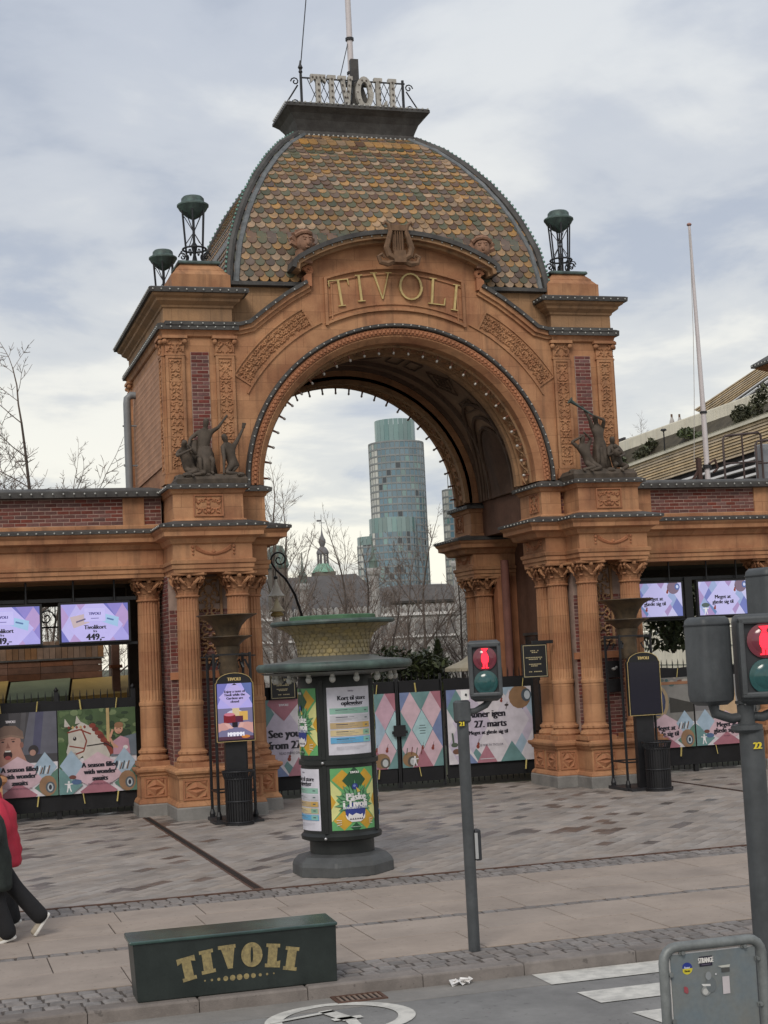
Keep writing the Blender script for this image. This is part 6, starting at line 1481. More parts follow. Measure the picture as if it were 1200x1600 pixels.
def easter(s):
    w, h = s.w, s.h; OC = C_(214, 166, 50); G1 = C_(104, 176, 110); YL = C_(226, 226, 150); DG = C_(36, 84, 54); BL = C_(44, 60, 140)
    for cx in (.25, .75):
        s.diamond(w*cx, h*.82, w*.22, h*.16, OC); s.diamond(w*cx, h*.16, w*.22, h*.16, OC)
    for cx in (0, 1): s.diamond(w*cx, h*.60, w*.24, h*.20, YL); s.diamond(w*cx, h*.36, w*.24, h*.22, YL); s.diamond(w*cx, h*.46, w*.10, h*.12, OC)
    s.diamond(w*.5, h*.80, w*.26, h*.22, DG); s.diamond(w*.5, h*.04, w*.12, h*.08, DG)
    for k in range(15):
        a = pi*(k/14)*1.24-pi*.12; L_ = h*(.33 if k % 2 else .27)*(1-.18*abs(cos(a))); c_, s_ = cos(a), sin(a); bx, by = w*.5+.07*c_, h*.42+.05*s_
        for q, col in ((1, C_(40, 92, 62)), (.62, C_(110, 168, 120))): s.poly([(bx-s_*.032*q, by+c_*.032*q), (bx+s_*.032*q, by-c_*.032*q), (bx+c_*L_*.55+s_*.03*q, by+s_*L_*.55-c_*.03*q), (bx+c_*L_, by+s_*L_), (bx+c_*L_*.55-s_*.03*q, by+s_*L_*.55+c_*.03*q)], col)
    s.ell(w*.5, h*.30, w*.22, h*.15, BL, 18); s.poly([(w*.28, h*.24), (w*.36, h*.27), (w*.42, h*.235), (w*.5, h*.27), (w*.6, h*.24), (w*.72, h*.285), (w*.70, h*.18), (w*.60, h*.13), (w*.40, h*.13), (w*.31, h*.18)], C_(236, 232, 230))
    for k in range(6): s.poly([(w*(.36+.05*k), h*.165), (w*(.385+.05*k), h*.195), (w*(.41+.05*k), h*.165)], C_(50, 40, 60))
    s.ell(w*.5, h*.70, w*.065, h*.05, BL); s.ell(w*.49, h*.71, w*.03, h*.02, C_(120, 140, 200)); s.poly([(w*.52, h*.69), (w*.62, h*.62), (w*.55, h*.60)], C_(220, 190, 90))
    for sx in (-1, 1):
        for k in range(3): s.line([(w*(.5+sx*.30), h*(.16-.03*k)), (w*(.5+sx*.40), h*(.17-.045*k))], .008, C_(236, 232, 220))
    s.text('TIVOLI', w*.5, h*.93, .03, C_(240, 240, 236), .22, 1.0); s.text('Påske', w*.52, h*.54, .095, C_(244, 242, 240), .18, .95); s.text('i Tivoli', w*.5, h*.43, .095, C_(244, 242, 240), .18, .95); s.text('HAVEN ÅBNER 27. MARTS', w*.5, h*.36, .03, C_(230, 232, 240), .1, .72); s.rect(w*.38, h*.05, w*.62, h*.055, C_(220, 230, 220))
for k in range(4):
    a = radians(8+90*k)
    for z0, z1, up in ((.60, 1.42, 0), (1.60, 2.50, 1)):
        ticket = (k+up) % 2 == 1
        s = Sheet((0, 0, z0), (1, 0, 0), (0, 0, 1), (0, -1, 0), .66, z1-z0, C_(226, 224, 234) if ticket else C_(104, 176, 110), bendR=.522, C=(AX, AY), a0=a)
        (tickets if ticket else easter)(s); s.build('poster', M_PRINT, t)
m = MB(); m.lathe([(.50, 2.66), (.98, 2.70), (1.02, 2.72)], (AX, AY, 0), 48); m.lathe([(.98, 2.775), (1.0, 2.81), (.96, 2.855), (.70, 2.875), (.45, 2.94)], (AX, AY, 0), 48, caps=False); m.build('canopy', mat('grey_canopy', (.13, .14, .135), .5, var=.2, scale=3), t, smooth=True)
m = MB(); m.tube([(AX+1.02*cos(k*pi/24), AY+1.02*sin(k*pi/24), 2.79) for k in range(48)], .06, 10, closed=True); m.build('rim_tube', M_CGREEN, t, smooth=True)
for k in range(16):
    a = 2*pi*k/16+.1; x, y = AX+.83*cos(a), AY+.83*sin(a); m = MB(); m.tube([(x, y, 2.71), (x, y, 2.655)], .03, 8); m.ball((x, y, 2.62), .045, 8, 6, 1.1); m.build('light_bulb', mat('frosted_bulb', (.36, .36, .33), .3), t, smooth=True)
CUP = [(.47, 2.94), (.485, 3.05), (.51, 3.15), (.56, 3.24), (.66, 3.31), (.82, 3.365)]
m = MB(); m.lathe(CUP+[(.5, 3.36)], (AX, AY, 0), 48); m.build('cup', mat('cup_gilt_base', (0.28, 0.21, 0.09), .5, var=.4, scale=5), t, smooth=True)
MSC = mat('gilt_scale', (0.33, 0.255, 0.115), .45, metal=.1, var=.35, scale=9, col2=(0.22, 0.18, 0.10), rand=.07); sc = MB()
for r in range(9):
    f = r/9*(len(CUP)-1.001); i = int(f); q = f-i; rr = CUP[i][0]+(CUP[i+1][0]-CUP[i][0])*q; z = CUP[i][1]+(CUP[i+1][1]-CUP[i][1])*q
    d = Vector((CUP[i+1][0]-CUP[i][0], CUP[i+1][1]-CUP[i][1])).normalized(); n_ = 34
    for k in range(n_):
        a = 2*pi*(k+.5*(r % 2))/n_; c_, s_ = cos(a), sin(a); w = pi*rr/n_*.98; T = Vector((-s_, c_, 0)); R_ = Vector((c_, s_, 0)); up = R_*d.x+Vector((0, 0, 1))*d.y; nn = R_*d.y-Vector((0, 0, 1))*d.x
        o = Vector((AX, AY, z))+R_*(rr+.004)+nn*.010; pts = [o-T*w+up*.05-nn*.008, o+T*w+up*.05-nn*.008]+[o+T*w*cos(b)-up*.04*sin(b)+nn*.008 for b in (0, .5, 1.05, 1.57, 2.1, 2.64, 3.14)]
        sc.add(pts, [tuple(range(len(pts)))[::-1]])
sc.build('scale', MSC, t, stuff=True)
m = MB(); m.tube([(AX+.83*cos(k*pi/24), AY+.83*sin(k*pi/24), 3.385) for k in range(48)], .032, 8, closed=True); m.build('cup_rim', M_CGREEN, t, smooth=True)
m = MB(); m.mold([(AX+.60*cos(k*pi/8), AY+.60*sin(k*pi/8)) for k in range(16)], [(0, 3.36), (0, 3.47), (-.02, 3.48)]); m.build('top_drum', mat('green_paint', (0.07, 0.16, 0.085), .6, var=.3, scale=3), t)
# ---- pedestrian signals
M_SIGG = mat('signal_grey', (0.078, 0.084, 0.088), 0.5, var=.35, scale=3, bump=.08, streak=.22); M_SIGD = mat('signal_dark', (0.03, 0.032, 0.036), .5); M_RED = mat('red_lamp', (1.0, .02, .04), .4, emit=1.6); M_REDD = mat('unlit_red_lens', (0.16, .03, .045), .15, spec=.7); M_GRN = mat('unlit_green_lens', (0.02, .085, .085), .15, spec=.7, var=.2, scale=40)
def profile_rr(w, d, r, n=5):
    return [(sx*(w/2-r)+r*cos(a0+pi/2*k/n), sy*(d/2-r)+r*sin(a0+pi/2*k/n)) for sx, sy, a0 in ((1, 1, 0), (-1, 1, pi/2), (-1, -1, pi), (1, -1, 3*pi/2)) for k in range(n+1)]
def head(t, x, y, z0, w=.33, h=.60, d=.2, yaw=0.0, lenses=True, pitch_arm=None):
    """signal head with its face towards -y (before yaw about its own centre)"""
    M = Matrix.Translation((x, y, z0)) @ Matrix.Rotation(yaw, 4, 'Z')
    m = MB(M); pf = profile_rr(w, d, .05)
    m.mold(pf, [(-.05, 0), (-.008, .03), (0, .07), (0, h-.05), (-.006, h-.02), (-.03, h)]); o = m.build('signal_head', M_SIGG, t, smooth=True)
    if not lenses:
        m = MB(M); m.mold(profile_rr(w+.012, d+.012, .055), [(0, h-.06), (0, h-.052)]); m.build('seam', M_SIGD, o); return o
    m = MB(M); f = -d/2
    m.prism([(-w/2+.045, .09), (w/2-.045, .09), (w/2-.045, h-.07), (-w/2+.045, h-.07)], f-.006, f+.02); m.build('face', M_SIGD, o)
    m = MB(M)     # hood frame round the face
    for a, b, c_, e in ((-w/2, .06, -w/2+.04, h-.03), (w/2-.04, .06, w/2, h-.03), (-w/2, h-.07, w/2, h-.02), (-w/2, .05, w/2, .09)): m.prism([(a, b), (c_, b), (c_, e), (a, e)], f-.045, f+.01)
    bevel(m.build('visor', M_SIGG, o), .012)
    for zc, lit in ((h*.70, True), (h*.31, False)):
        m = MB(M @ Matrix.Translation((0, f-.005, zc)) @ Matrix.Rotation(pi/2, 4, 'X')); r = .105
        m.lathe([(r+.012, 0), (r+.012, .018), (r, .02)], n=28); m.lathe([(r, .005), (r*.8, .02), (r*.4, .03), (.001, .033)], n=28, caps=False)
        m.build('red_lens' if lit else 'green_lens', M_REDD if lit else M_GRN, o, smooth=True)
        if lit:
            fm = MB(M); yy = f-.041
            def pr(pts): fm.prism([(px, zc+pz) for px, pz in pts], yy, yy+.006)
            pr([(-.035, .098), (-.012, .070), (.012, .070), (.035, .098)]); pr([(-.012, .072), (-.018, .05), (.018, .05), (.012, .072)])
            pr([(.045*cos(a)*(.8 if sin(a) > 0 else .85), .0+.062*sin(a)) for a in (2*pi*k/18 for k in range(18))]); pr([(-.022, -.05), (-.022, -.088), (-.004, -.088), (-.004, -.05)]); pr([(.004, -.05), (.004, -.088), (.022, -.088), (.022, -.05)]); pr([(-.035, -.088), (-.035, -.096), (-.004, -.096), (-.004, -.088)]); pr([(.004, -.088), (.004, -.096), (.035, -.096), (.035, -.088)])
            fm.build('red_figure', M_RED, o)
    return o
px, py = 5.06, 14.42
t = root('pedestrian_signal', 'slim grey pedestrian signal with glowing red figure, numbered 21, on the sett band', 'traffic signal', (px, py, 0))
m = MB(); m.tube([(px, py, 0), (px, py, 2.22)], .057, 20); m.build('pole', M_SIGG, t, smooth=True)
m = MB(); m.mold([(px+q[0], py+q[1]) for q in profile_rr(.15, .15, .04)], [(-.015, 2.20), (0, 2.22), (0, 2.40), (-.02, 2.42)]); o = m.build('junction_box', M_SIGG, t)
m = MB(); m.tube([(px+.05, py, 2.30), (px+.14, py, 2.31), (px+.25, py, 2.36), (px+.30, py, 2.43)], [.035, .03, .035, .04], 10); m.build('arm', M_SIGG, t, smooth=True)
head(t, px+.25, py-.03, 2.40, w=.32, h=.60, yaw=-.30)
m = MB(); m.box(px-.065, py-.075, 2.17, px+.0, py-.058, 2.225); m.build('number_plate', mat('black_label', (.02, .02, .02), .5), t)
text_obj('21', (px-.033, py-.076, 2.195), (1, 0, 0), (0, 0, 1), (0, -1, 0), .042, mat('yellow_print', (0.75, .6, .05), .5), 'number', t, .2)
m = MB(); m.box(px-.005, py-.07, 2.215, px+.035, py-.058, 2.255); m.box(px-.03, py-.08, 2.425, px+.055, py-.07, 2.52); m.build('white_sticker', M_WHITE, t)
m = MB(); m.ball((px+.02, py-.083, 2.475), .014, 5, 3); m.build('sticker_mark', M_SIGD, t)
m = MB(); m.box(px+.05, py-.05, .86, px+.115, py+.07, 1.16); bevel(m.build('push_button_box', M_SIGD, t), .015)
m = MB(); m.box(px+.045, py-.055, .88, px+.075, py-.04, 1.13); m.build('push_button_plate', mat('alu', (.5, .5, .5), .4, metal=.5), t)
px, py = 5.37, 9.4
t = root('pedestrian_signal', 'thick grey signal pole numbered 22 with three heads, nearest on the right edge', 'traffic signal', (px, py, -.12))
m = MB(); m.tube([(px, py, -.12), (px, py, 2.28)], .082, 24); m.build('pole', M_SIGG, t, smooth=True)
m = MB(); m.lathe([(.082, 2.26), (.105, 2.28), (.105, 2.31), (.07, 2.32)], (px-.03, py, 0), 24); m.build('collar', M_SIGG, t, smooth=True)
m = MB(); m.tube([(px-.03, py, 2.3), (px-.03, py, 2.46)], .058, 20); m.tube([(px-.03, py, 2.455), (px-.03, py, 2.475)], .068, 20); m.build('cap_pipe', M_SIGG, t, smooth=True)
for a, b in ((-.22, .02), (.22, -.05)):
    m = MB(); m.tube([(px-.03, py, 2.37), (px-.03+a*.5, py+b*.5, 2.36), (px-.03+a, py+b, 2.40), (px-.03+a*1.05, py+b, 2.47)], [.03, .034, .036, .04], 10); m.build('arm', M_SIGG, t, smooth=True)
for q in range(6): a = q*pi/3; m = MB(); m.ball((px-.03+.06*cos(a), py+.06*sin(a), 2.455), .009, 5, 4); m.build('bolt', mat('steel_lock', (.5, .5, .5), .3), t)
head(t, px-.255, py+.05, 2.455, w=.255, h=.60, d=.24, yaw=.15, lenses=False)
head(t, px+.085, py-.05, 2.445, w=.345, h=.615, d=.22, yaw=-.30)
head(t, px+.60, py+.55, 2.60, w=.40, h=.80, d=.26, yaw=.2, lenses=False)
m = MB(); m.tube([(px, py, 2.36), (px+.2, py+.3, 2.5), (px+.60, py+.55, 2.62)], .03, 8); m.build('arm', M_SIGG, t, smooth=True)
text_obj('22', (px-.01, py-.086, 2.175), (1, 0, 0), (0, 0, 1), (0, -1, 0), .045, mat('yellow_print', (0, 0, 0)), 'number', t, .2)
m = MB(); m.box(px+.095, py-.04, .62, px+.15, py+.06, .98); m.build('push_button_box', M_SIGD, t)
# ---- back of a traffic sign on a tubular frame
sx0, sx1, sy = 4.165, 4.82, 8.5; M_GALV = mat('galvanised_tube', (0.24, 0.255, 0.25), .5, metal=.3, var=.35, scale=5, bump=.08); M_SBACK = mat('grey_sign_back', (0.17, 0.205, 0.225), .45, metal=.2, var=.35, scale=3.5, col2=(0.21, 0.215, 0.20), streak=.2)
t = root('sign_frame', 'back of a grey traffic sign in a galvanised tube frame, covered with stickers', 'road sign', ((sx0+sx1)/2, sy, -.12))
pts = [(sx0, sy, -.12), (sx0, sy, 1.0)]+[(sx0+.085-.085*cos(a), sy, 1.0+.085*sin(a)) for a in (.4, .8, 1.2)]+[(sx0+.085, sy, 1.085), (sx1-.085, sy, 1.085)]+[(sx1-.085+.085*sin(a), sy, 1.0+.085*cos(a)) for a in (.4, .8, 1.2)]+[(sx1, sy, 1.0), (sx1, sy, -.12)]
m = MB(); m.tube(pts, .030, 14); m.build('tube_frame', M_GALV, t, smooth=True)
m = MB(); m.box(sx0+.045, sy-.004, -.0, sx1-.045, sy+.004, 1.04); pl_ = m.build('plate', M_SBACK, t)
m = MB(); m.box(sx0+.04, sy+.004, .0, sx0+.048, sy+.012, 1.045); m.box(sx0+.048, sy+.004, 1.04, sx1-.05, sy+.012, 1.046); m.build('white_edge', M_WHITE, t)
for bx, bz in ((sx0+.035, .93), (sx0+.035, .66), (sx1-.035, .97), (sx1-.035, .70), (sx0+.12, 1.05), (sx1-.12, 1.05)):
    m = MB(); m.tube([(bx, sy-.028, bz), (bx, sy-.0, bz)], .012, 8); m.box(bx-.02, sy-.012, bz-.012, bx+.02, sy-.004, bz+.012); m.build('clamp', M_GALV, t)
s = Sheet((sx0+.12, sy-.005, .5), (1, 0, 0), (0, 0, 1), (0, -1, 0), .5, .55, C_(120, 132, 138)); s.mb = MB()
def flush():
    s.build('sticker', M_PRINT, pl_); s.mb = MB()
def place(fx, fz): return fx-(sx0+.12), fz-.5
cx_, cz_ = place(4.315, .955); s.ell(cx_, cz_, .035, .035, C_(40, 60, 150), 20); s.ell(cx_, cz_, .035, .035, C_(222, 206, 60), 12, pi, 2*pi); s.text('Parmer', cx_, cz_+.006, .013, C_(220, 225, 240), .15, .7); s.text('Ukraine', cx_, cz_-.014, .012, C_(60, 60, 30), .15, .7)
flush(); cx_, cz_ = place(4.44, .985); s.rect(cx_-.043, cz_-.028, cx_+.043, cz_+.03, C_(34, 30, 50)); s.text('STRANGE', cx_, cz_+.008, .032, C_(236, 232, 226), .12, .52); s.rect(cx_-.03, cz_-.02, cx_+.03, cz_-.016, C_(110, 100, 120))
flush(); cx_, cz_ = place(4.56, .94); s.poly([(cx_-.045, cz_+.01), (cx_+.04, cz_+.012), (cx_+.035, cz_-.004), (cx_-.02, cz_-.002)], C_(206, 206, 196)); s.rect(cx_-.02, cz_-.03, cx_+.035, cz_-.006, C_(84, 84, 82))
flush(); cx_, cz_ = place(4.565, .835); s.rect(cx_-.023, cz_-.052, cx_+.024, cz_+.05, C_(212, 204, 206))
flush(); cx_, cz_ = place(4.29, .835); s.ell(cx_, cz_, .022, .018, C_(170, 74, 84), 9); s.ell(cx_+.012, cz_-.012, .012, .014, C_(160, 84, 90), 7)
flush(); cx_, cz_ = place(4.43, .845); s.ell(cx_, cz_-.03, .032, .03, C_(150, 152, 150)); s.ell(cx_-.005, cz_-.035, .018, .018, C_(196, 196, 192)); s.ell(cx_+.035, cz_, .035, .045, C_(112, 118, 120)); s.poly([(cx_-.03, cz_+.012), (cx_+.03, cz_+.006), (cx_+.03, cz_-.006), (cx_-.02, cz_-.002)], C_(222, 222, 218)); s.ell(cx_+.02, cz_+.055, .02, .025, C_(150, 154, 156)); s.ell(cx_+.07, cz_+.06, .006, .006, C_(220, 220, 220), 7)
flush()
# ---- green street box with stencilled word
x0, x1, y0, y1 = 1.685, 3.52, 13.74, 14.12
t = root('street_box', 'dark green metal box with stencilled gold lettering standing on the kerb', 'barrier box', ((x0+x1)/2, (y0+y1)/2, 0))
M_BOX = mat('dark_green_paint', (0.012, 0.018, 0.016), .42, var=.4, scale=3, col2=(0.022, 0.03, 0.027), bump=.05, streak=.2, spec=.5); M_LID = mat('green_lid', (0.03, 0.055, 0.05), .22, var=.4, scale=2.5, col2=(0.05, 0.10, 0.085), bump=.08, bscale=6, spec=.7)
xo = x0-.005
m = MB(); m.add([(xo+.03, y0, 0), (x1-.02, y0, 0), (x1-.02, y1, 0), (x0+.03, y1, 0), (xo+.0, y0, .50), (x1-.01, y0, .50), (x1-.01, y1, .50), (x0-.005, y1, .50)], [(0, 3, 2, 1), (4, 5, 6, 7), (0, 1, 5, 4), (1, 2, 6, 5), (2, 3, 7, 6), (3, 0, 4, 7)]); bevel(m.build('body', M_BOX, t), .008)
m = MB(); m.add([(xo-.03, y0-.02, .495), (x1, y0-.02, .495), (x1, y1+.02, .495), (x0-.03, y1+.02, .495), (xo-.03, y0-.02, .525), (x1, y0-.02, .525), (x1, y1+.02, .545), (x0-.03, y1+.02, .545)], [(0, 3, 2, 1), (4, 5, 6, 7), (0, 1, 5, 4), (1, 2, 6, 5), (2, 3, 7, 6), (3, 0, 4, 7)]); bevel(m.build('lid', M_LID, t), .01)
M_STEN = mat('stencil_gold', (0.34, 0.27, 0.12), .55, var=.5, scale=30, col2=(0.2, .16, .08)); letters, tot = word_letters('TIVOLI', .205, .10, st=.40, th=.16, sf=.15); k_ = 1.04/tot
for ch, polys, cx in letters:
    cc = cx*k_; dz = -.085*(cc/.49)**2; R = Matrix.Translation((2.61+cc, y0-.002, .215+dz)) @ Matrix.Rotation(cc*.42, 4, 'Y'); mb = MB(R)
    for i, p in enumerate(polys): mb.prism([((x-cx)*k_, z*1.0) for x, z in p], -.0015-.0006*i, .004)
    mb.build('stencil_letter', M_STEN, t)
m = MB()
for k in range(-5, 6):
    r = (.026, .025, .022, .014, .011, .008)[abs(k)]; c0 = (2.61+k*.062, .13); m.prism([(c0[0]+r*cos(a), c0[1]+r*sin(a)) for a in (2*pi*q/12 for q in range(12))], y0-.0035, y0+.004)
m.build('stencil_dot', M_STEN, t)
# ---- right flagpole on the wing roof
t = root('flagpole', 'white tapering flagpole standing behind the right wing parapet', 'flagpole', (17.5, 31.8, 6.0))
m = MB(); m.tube([(17.50, 31.8, 4.85), (17.50, 31.8, 8.0), (17.46, 31.8, 12.62)], [.068, .06, .03], 12); m.build('mast', M_POLEW, t, smooth=True)
m = MB(); m.ball((17.46, 31.8, 12.66), .06, 10, 6, .7); m.build('finial', mat('pink_knob', (.36, .2, .17), .4), t, smooth=True)
m = MB(); m.tube([(17.42, 31.72, 12.5), (17.32, 31.7, 10), (17.24, 31.7, 8.6), (17.12, 31.7, 7.0)], .008, 4); m.build('halyard', mat('rope', (.45, .43, .4), .8), t)
m = MB(); m.tube([(17.5, 31.8, 8.15), (17.5, 31.8, 8.2)], .085, 12); m.tube([(17.5, 31.8, 6.86), (17.5, 31.8, 6.94)], .10, 12); m.build('clamp', M_DARKIRON, t)
m = MB(); m.box(17.24, 31.75, 5.6, 17.34, 31.85, 7.1); m.bar((17.0, 31.8, 6.45), (17.3, 31.8, 6.85), .05); m.tube([(17.5, 31.7, 6.95), (17.66, 31.7, 7.05), (17.72, 31.7, 6.85), (17.6, 31.7, 6.75)], .03, 6); m.build('mast_bracket', mat('rust_brown', (.085, .045, .035), .7, var=.3, scale=8), t)
for i, (xa, xb, z1, lb) in enumerate(((17.9, 18.9, 7.62, 'brown tubular roof railing right of the flagpole, left one'), (18.75, 20.2, 7.5, 'brown tubular roof railing at the right edge of the photo'))):
    t = root('roof_railing', lb, 'railing', ((xa+xb)/2, 31.7, 6.4)); MR = mat('brown_rail', (0.075, 0.05, 0.045), .5, var=.2, scale=5)
    m = MB(); m.tube([(xa, 31.7, 6.3), (xa, 31.7, z1-.1), (xa+.06, 31.7, z1-.02), (xb-.06, 31.7, z1+.06), (xb, 31.7, z1), (xb, 31.7, 6.3)], .028, 8); m.build('frame', MR, t, smooth=True)
    m = MB(); m.tube([(xa, 31.7, 6.95), (xb, 31.7, 7.0)], .022, 6); m.tube([((xa+xb)/2, 31.7, 6.3), ((xa+xb)/2, 31.7, z1+.03)], .025, 6); m.build('mid_rail', MR, t)
m = MB(); m.box(19.05, 31.95, 6.3, 19.55, 32.3, 7.45); bevel(m.top('roof_cabinet', mat('grey_plastic', (.26, .27, .29), .5, var=.1), 'small grey cabinet behind the roof railing on the right', 'cabinet', (19.3, 32.1, 6.3)), .03)
# ---- people walking past on the left
M_COATG = mat('dark_green_coat', (0.028, 0.036, 0.032), .85, var=.35, scale=6, bump=.3, bscale=20); M_COATR = mat('red_puffer', (0.52, 0.022, 0.055), .55, var=.2, scale=5, bump=.15, bscale=14); M_TROU = mat('black_trousers', (0.014, 0.014, 0.016), .85, var=.2, scale=8, bump=.2, bscale=30); M_SKIN = mat('skin', (0.50, 0.30, 0.22), .55, var=.1, scale=10); M_HAIR = mat('dark_hair', (0.03, 0.022, 0.018), .6, var=.3, scale=30); M_SHOE = mat('beige_trainer', (0.42, 0.36, 0.28), .6, var=.25, scale=14); M_SOLE = mat('white_sole', (.66, .64, .6), .5)
def walker(label, ox, oy, J, coat_m, hem, coat_r, col_z, hat, group=None, quilt=False):
    t = root('person', label, 'person', (ox, oy, 0))
    K = {k: (ox+p[0], oy+p[1], p[2]) for k, p in J.items()}
    KB = dict(K)
    for s_ in 'LR': KB['to'+s_] = tuple(Vector(K['an'+s_])+(Vector(K['to'+s_])-Vector(K['an'+s_]))*.3)
    figure('body', KB, t, M_SKIN, .95)
    # trousers: two skinned legs
    for s_ in 'LR':
        a, b, c_ = (Vector(K[q+s_]) for q in ('hi', 'kn', 'an'))
        me = skin_mesh('trouser_leg', [(tuple(a+Vector((0, 0, .05))), .125), (tuple(a+(b-a)*.5), .115), (tuple(b), .10), (tuple(b+(c_-b)*.5), .10), (tuple(c_+(c_-b)*.22), .105)], [(0, 1), (1, 2), (2, 3), (3, 4)], M_TROU, 2)
        o = bpy.data.objects.new('trouser_leg', me); COL.objects.link(o); o.parent = t; o.location = -org(t)
        an = Vector(K['an'+s_]); to = Vector(K['to'+s_]); d = (to-an); fw = Vector((d.x, d.y, d.z)).normalized(); up = Vector((0, 0, 1)) if abs(fw.z) < .5 else Vector((-1, 0, .3)).normalized(); side = fw.cross(up).normalized(); up = side.cross(fw).normalized()
        R = Matrix((fw, -side, up)).transposed().to_4x4(); M = Matrix.Translation(an-up*.085) @ R
        m = MB(M); out_ = [(-.075, 0.0), (-.06, .036), (.06, .045), (.15, .05), (.20, .035), (.215, 0), (.20, -.035), (.15, -.05), (.06, -.045), (-.06, -.036)]
        m.mold(out_[::-1], [(0, .0), (.004, .012), (0, .032)]); so = MB(M); m.build('sole', M_SOLE, t)
        so.mold(out_[::-1], [(-.004, .03), (-.006, .055), (-.016, .075)]); so.mold([(-.075, .0), (-.06, .036), (.02, .04), (.05, .03), (.06, 0), (.05, -.03), (.02, -.04), (-.06, -.036)][::-1], [(-.004, .07), (-.006, .105), (-.012, .125)]); so.build('shoe', M_SHOE, t, smooth=True)
    # coat as a lofted shell over the trunk and sleeves
    ch = Vector(K['chest']); pe = Vector(K['pelvis']); ne = Vector(K['neck']); m = MB(); n = 28; rings = 16; vs = []
    for i in range(rings+1):
        f = i/rings; z = hem+(col_z-hem)*f; c_ = pe+(ch-pe)*((z-pe.z)/(ch.z-pe.z)) if z > pe.z else pe; rx, ry = coat_r
        if f > .80: q = (f-.80)/.20; rx = rx*(1-.62*q**1.3); ry = ry*(1-.45*q)
        elif f < .45: rx *= 1.0+.06*(.45-f); ry *= 1.0+.12*(.45-f)
        b = (1+.06*abs(sin(f*rings*pi/2.6))) if quilt else 1+.012*sin(f*21)
        for j in range(n):
            a = 2*pi*j/n; w_ = 1+(.045*sin(a*5+f*9)+.03*sin(a*9-f*11)+.02*sin(a*14+f*23))*(1-f*.5); vs.append((c_.x+rx*b*w_*cos(a), c_.y+ry*b*w_*sin(a), z))
    m.add(vs, [(i*n+j, i*n+(j+1) % n, (i+1)*n+(j+1) % n, (i+1)*n+j) for i in range(rings) for j in range(n)]+[tuple(range(n))[::-1], tuple(range(rings*n, rings*n+n))]); m.build('coat', coat_m, t, smooth='all')
    for s_ in 'LR':
        a, b, c_ = (Vector(K[q+s_]) for q in ('sh', 'el', 'wr')); 
        pts = [a+(ch-a)*.3, a, a+(b-a)*.5, b, b+(c_-b)*.5, c_]; me = skin_mesh('sleeve', [(tuple(p), r) for p, r in zip(pts, (.11, .105, .095, .085, .078, .07))], [(i, i+1) for i in range(5)], coat_m, 2)
        o = bpy.data.objects.new('sleeve', me); COL.objects.link(o); o.parent = t; o.location = -org(t)
    m = MB(); m.lathe([(.10, col_z-.06), (.105, col_z), (.09, col_z+.06), (.08, col_z+.06)], (ne.x, ne.y, 0), 18); m.build('collar', coat_m, t, smooth=True)
    hd = Vector(K['head']); fw = Vector((-1, -.1, 0)).normalized()
    if hat: m = MB(); m.ball(hd+Vector((.015, 0, .07)), .122, 16, 10, .95); m.build('knit_cap', mat('navy_knit', (0.03, 0.034, 0.045), .9, bump=.4, bscale=60), t, smooth=True)
    else: m = MB(); m.ball(hd+Vector((.035, 0, .04)), .118, 16, 10, 1.1); m.ball(hd+Vector((.07, 0, -.06)), .09, 12, 8, 1.1); m.build('hair', M_HAIR, t, smooth=True)
    m = MB(); m.tube([hd+fw*.085+Vector((0, 0, .04)), hd+fw*.115+Vector((0, 0, -.005)), hd+fw*.09+Vector((0, 0, -.015))], [.012, .018, .014], 8); m.build('nose', M_SKIN, t, smooth=True)
    m = MB()
    for e in (-1, 1): m.ball(hd+fw*.085+Vector((0, e*.032, .035)), .012, 8, 6)
    m.build('eye', mat('eye_dark', (.03, .02, .02), .2), t, smooth=True); m = MB(); m.ball(hd+fw*.088+Vector((0, 0, -.045)), .02, 8, 5, .4); m.build('mouth', mat('lips', (.36, .14, .12), .5), t, smooth=True)
    m = MB(); m.ball(hd+Vector((.01, -.092, .0)), .024, 8, 6, 1.4); m.ball(hd+Vector((.01, .092, .0)), .024, 8, 6, 1.4); m.build('ear', M_SKIN, t, smooth=True)
    for s_ in 'LR':      # hands with five curled fingers
        w_ = Vector(K['wr'+s_]); e_ = Vector(K['el'+s_]); d = (w_-e_).normalized(); sd = d.cross(Vector((0, 1, 0))).normalized()
        m = MB(); m.tube([w_, w_+d*.05, w_+d*.095], [.026, .038, .034], 8)
        for q in range(4):
            o_ = w_+d*.09+sd*(.026-.0175*q); l_ = (.065, .074, .07, .055)[q]; cu = Vector((-.3, 0, -.2)); m.tube([o_, o_+d*l_*.5, o_+d*l_*.8+cu*l_*.4, o_+d*l_*.85+cu*l_*.9], [.0095, .009, .008, .006], 6)
        m.tube([w_+d*.03+sd*.03, w_+d*.06+sd*.055, w_+d*.09+sd*.05], [.013, .011, .008], 6); m.build('hand', M_SKIN, t, smooth=True)
    return t
walker('person in a long dark green coat striding left in beige trainers', .66, 17.62, dict(pelvis=(.0, 0, .93), chest=(-.06, 0, 1.30), neck=(-.08, 0, 1.46), head=(-.11, 0, 1.585), shL=(-.06, .2, 1.40), elL=(.05, .27, 1.14), wrL=(-.08, .24, .92), shR=(-.05, -.2, 1.40), elR=(.06, -.27, 1.14), wrR=(-.10, -.24, .94),
    hiL=(.0, .09, .90), knL=(.24, .10, .54), anL=(.50, .10, .22), toL=(.40, .10, .08), hiR=(0, -.09, .90), knR=(.02, -.1, .48), anR=(.14, -.10, .10), toR=(-.04, -.10, .05)), M_COATG, .56, (.20, .27), 1.47, False)
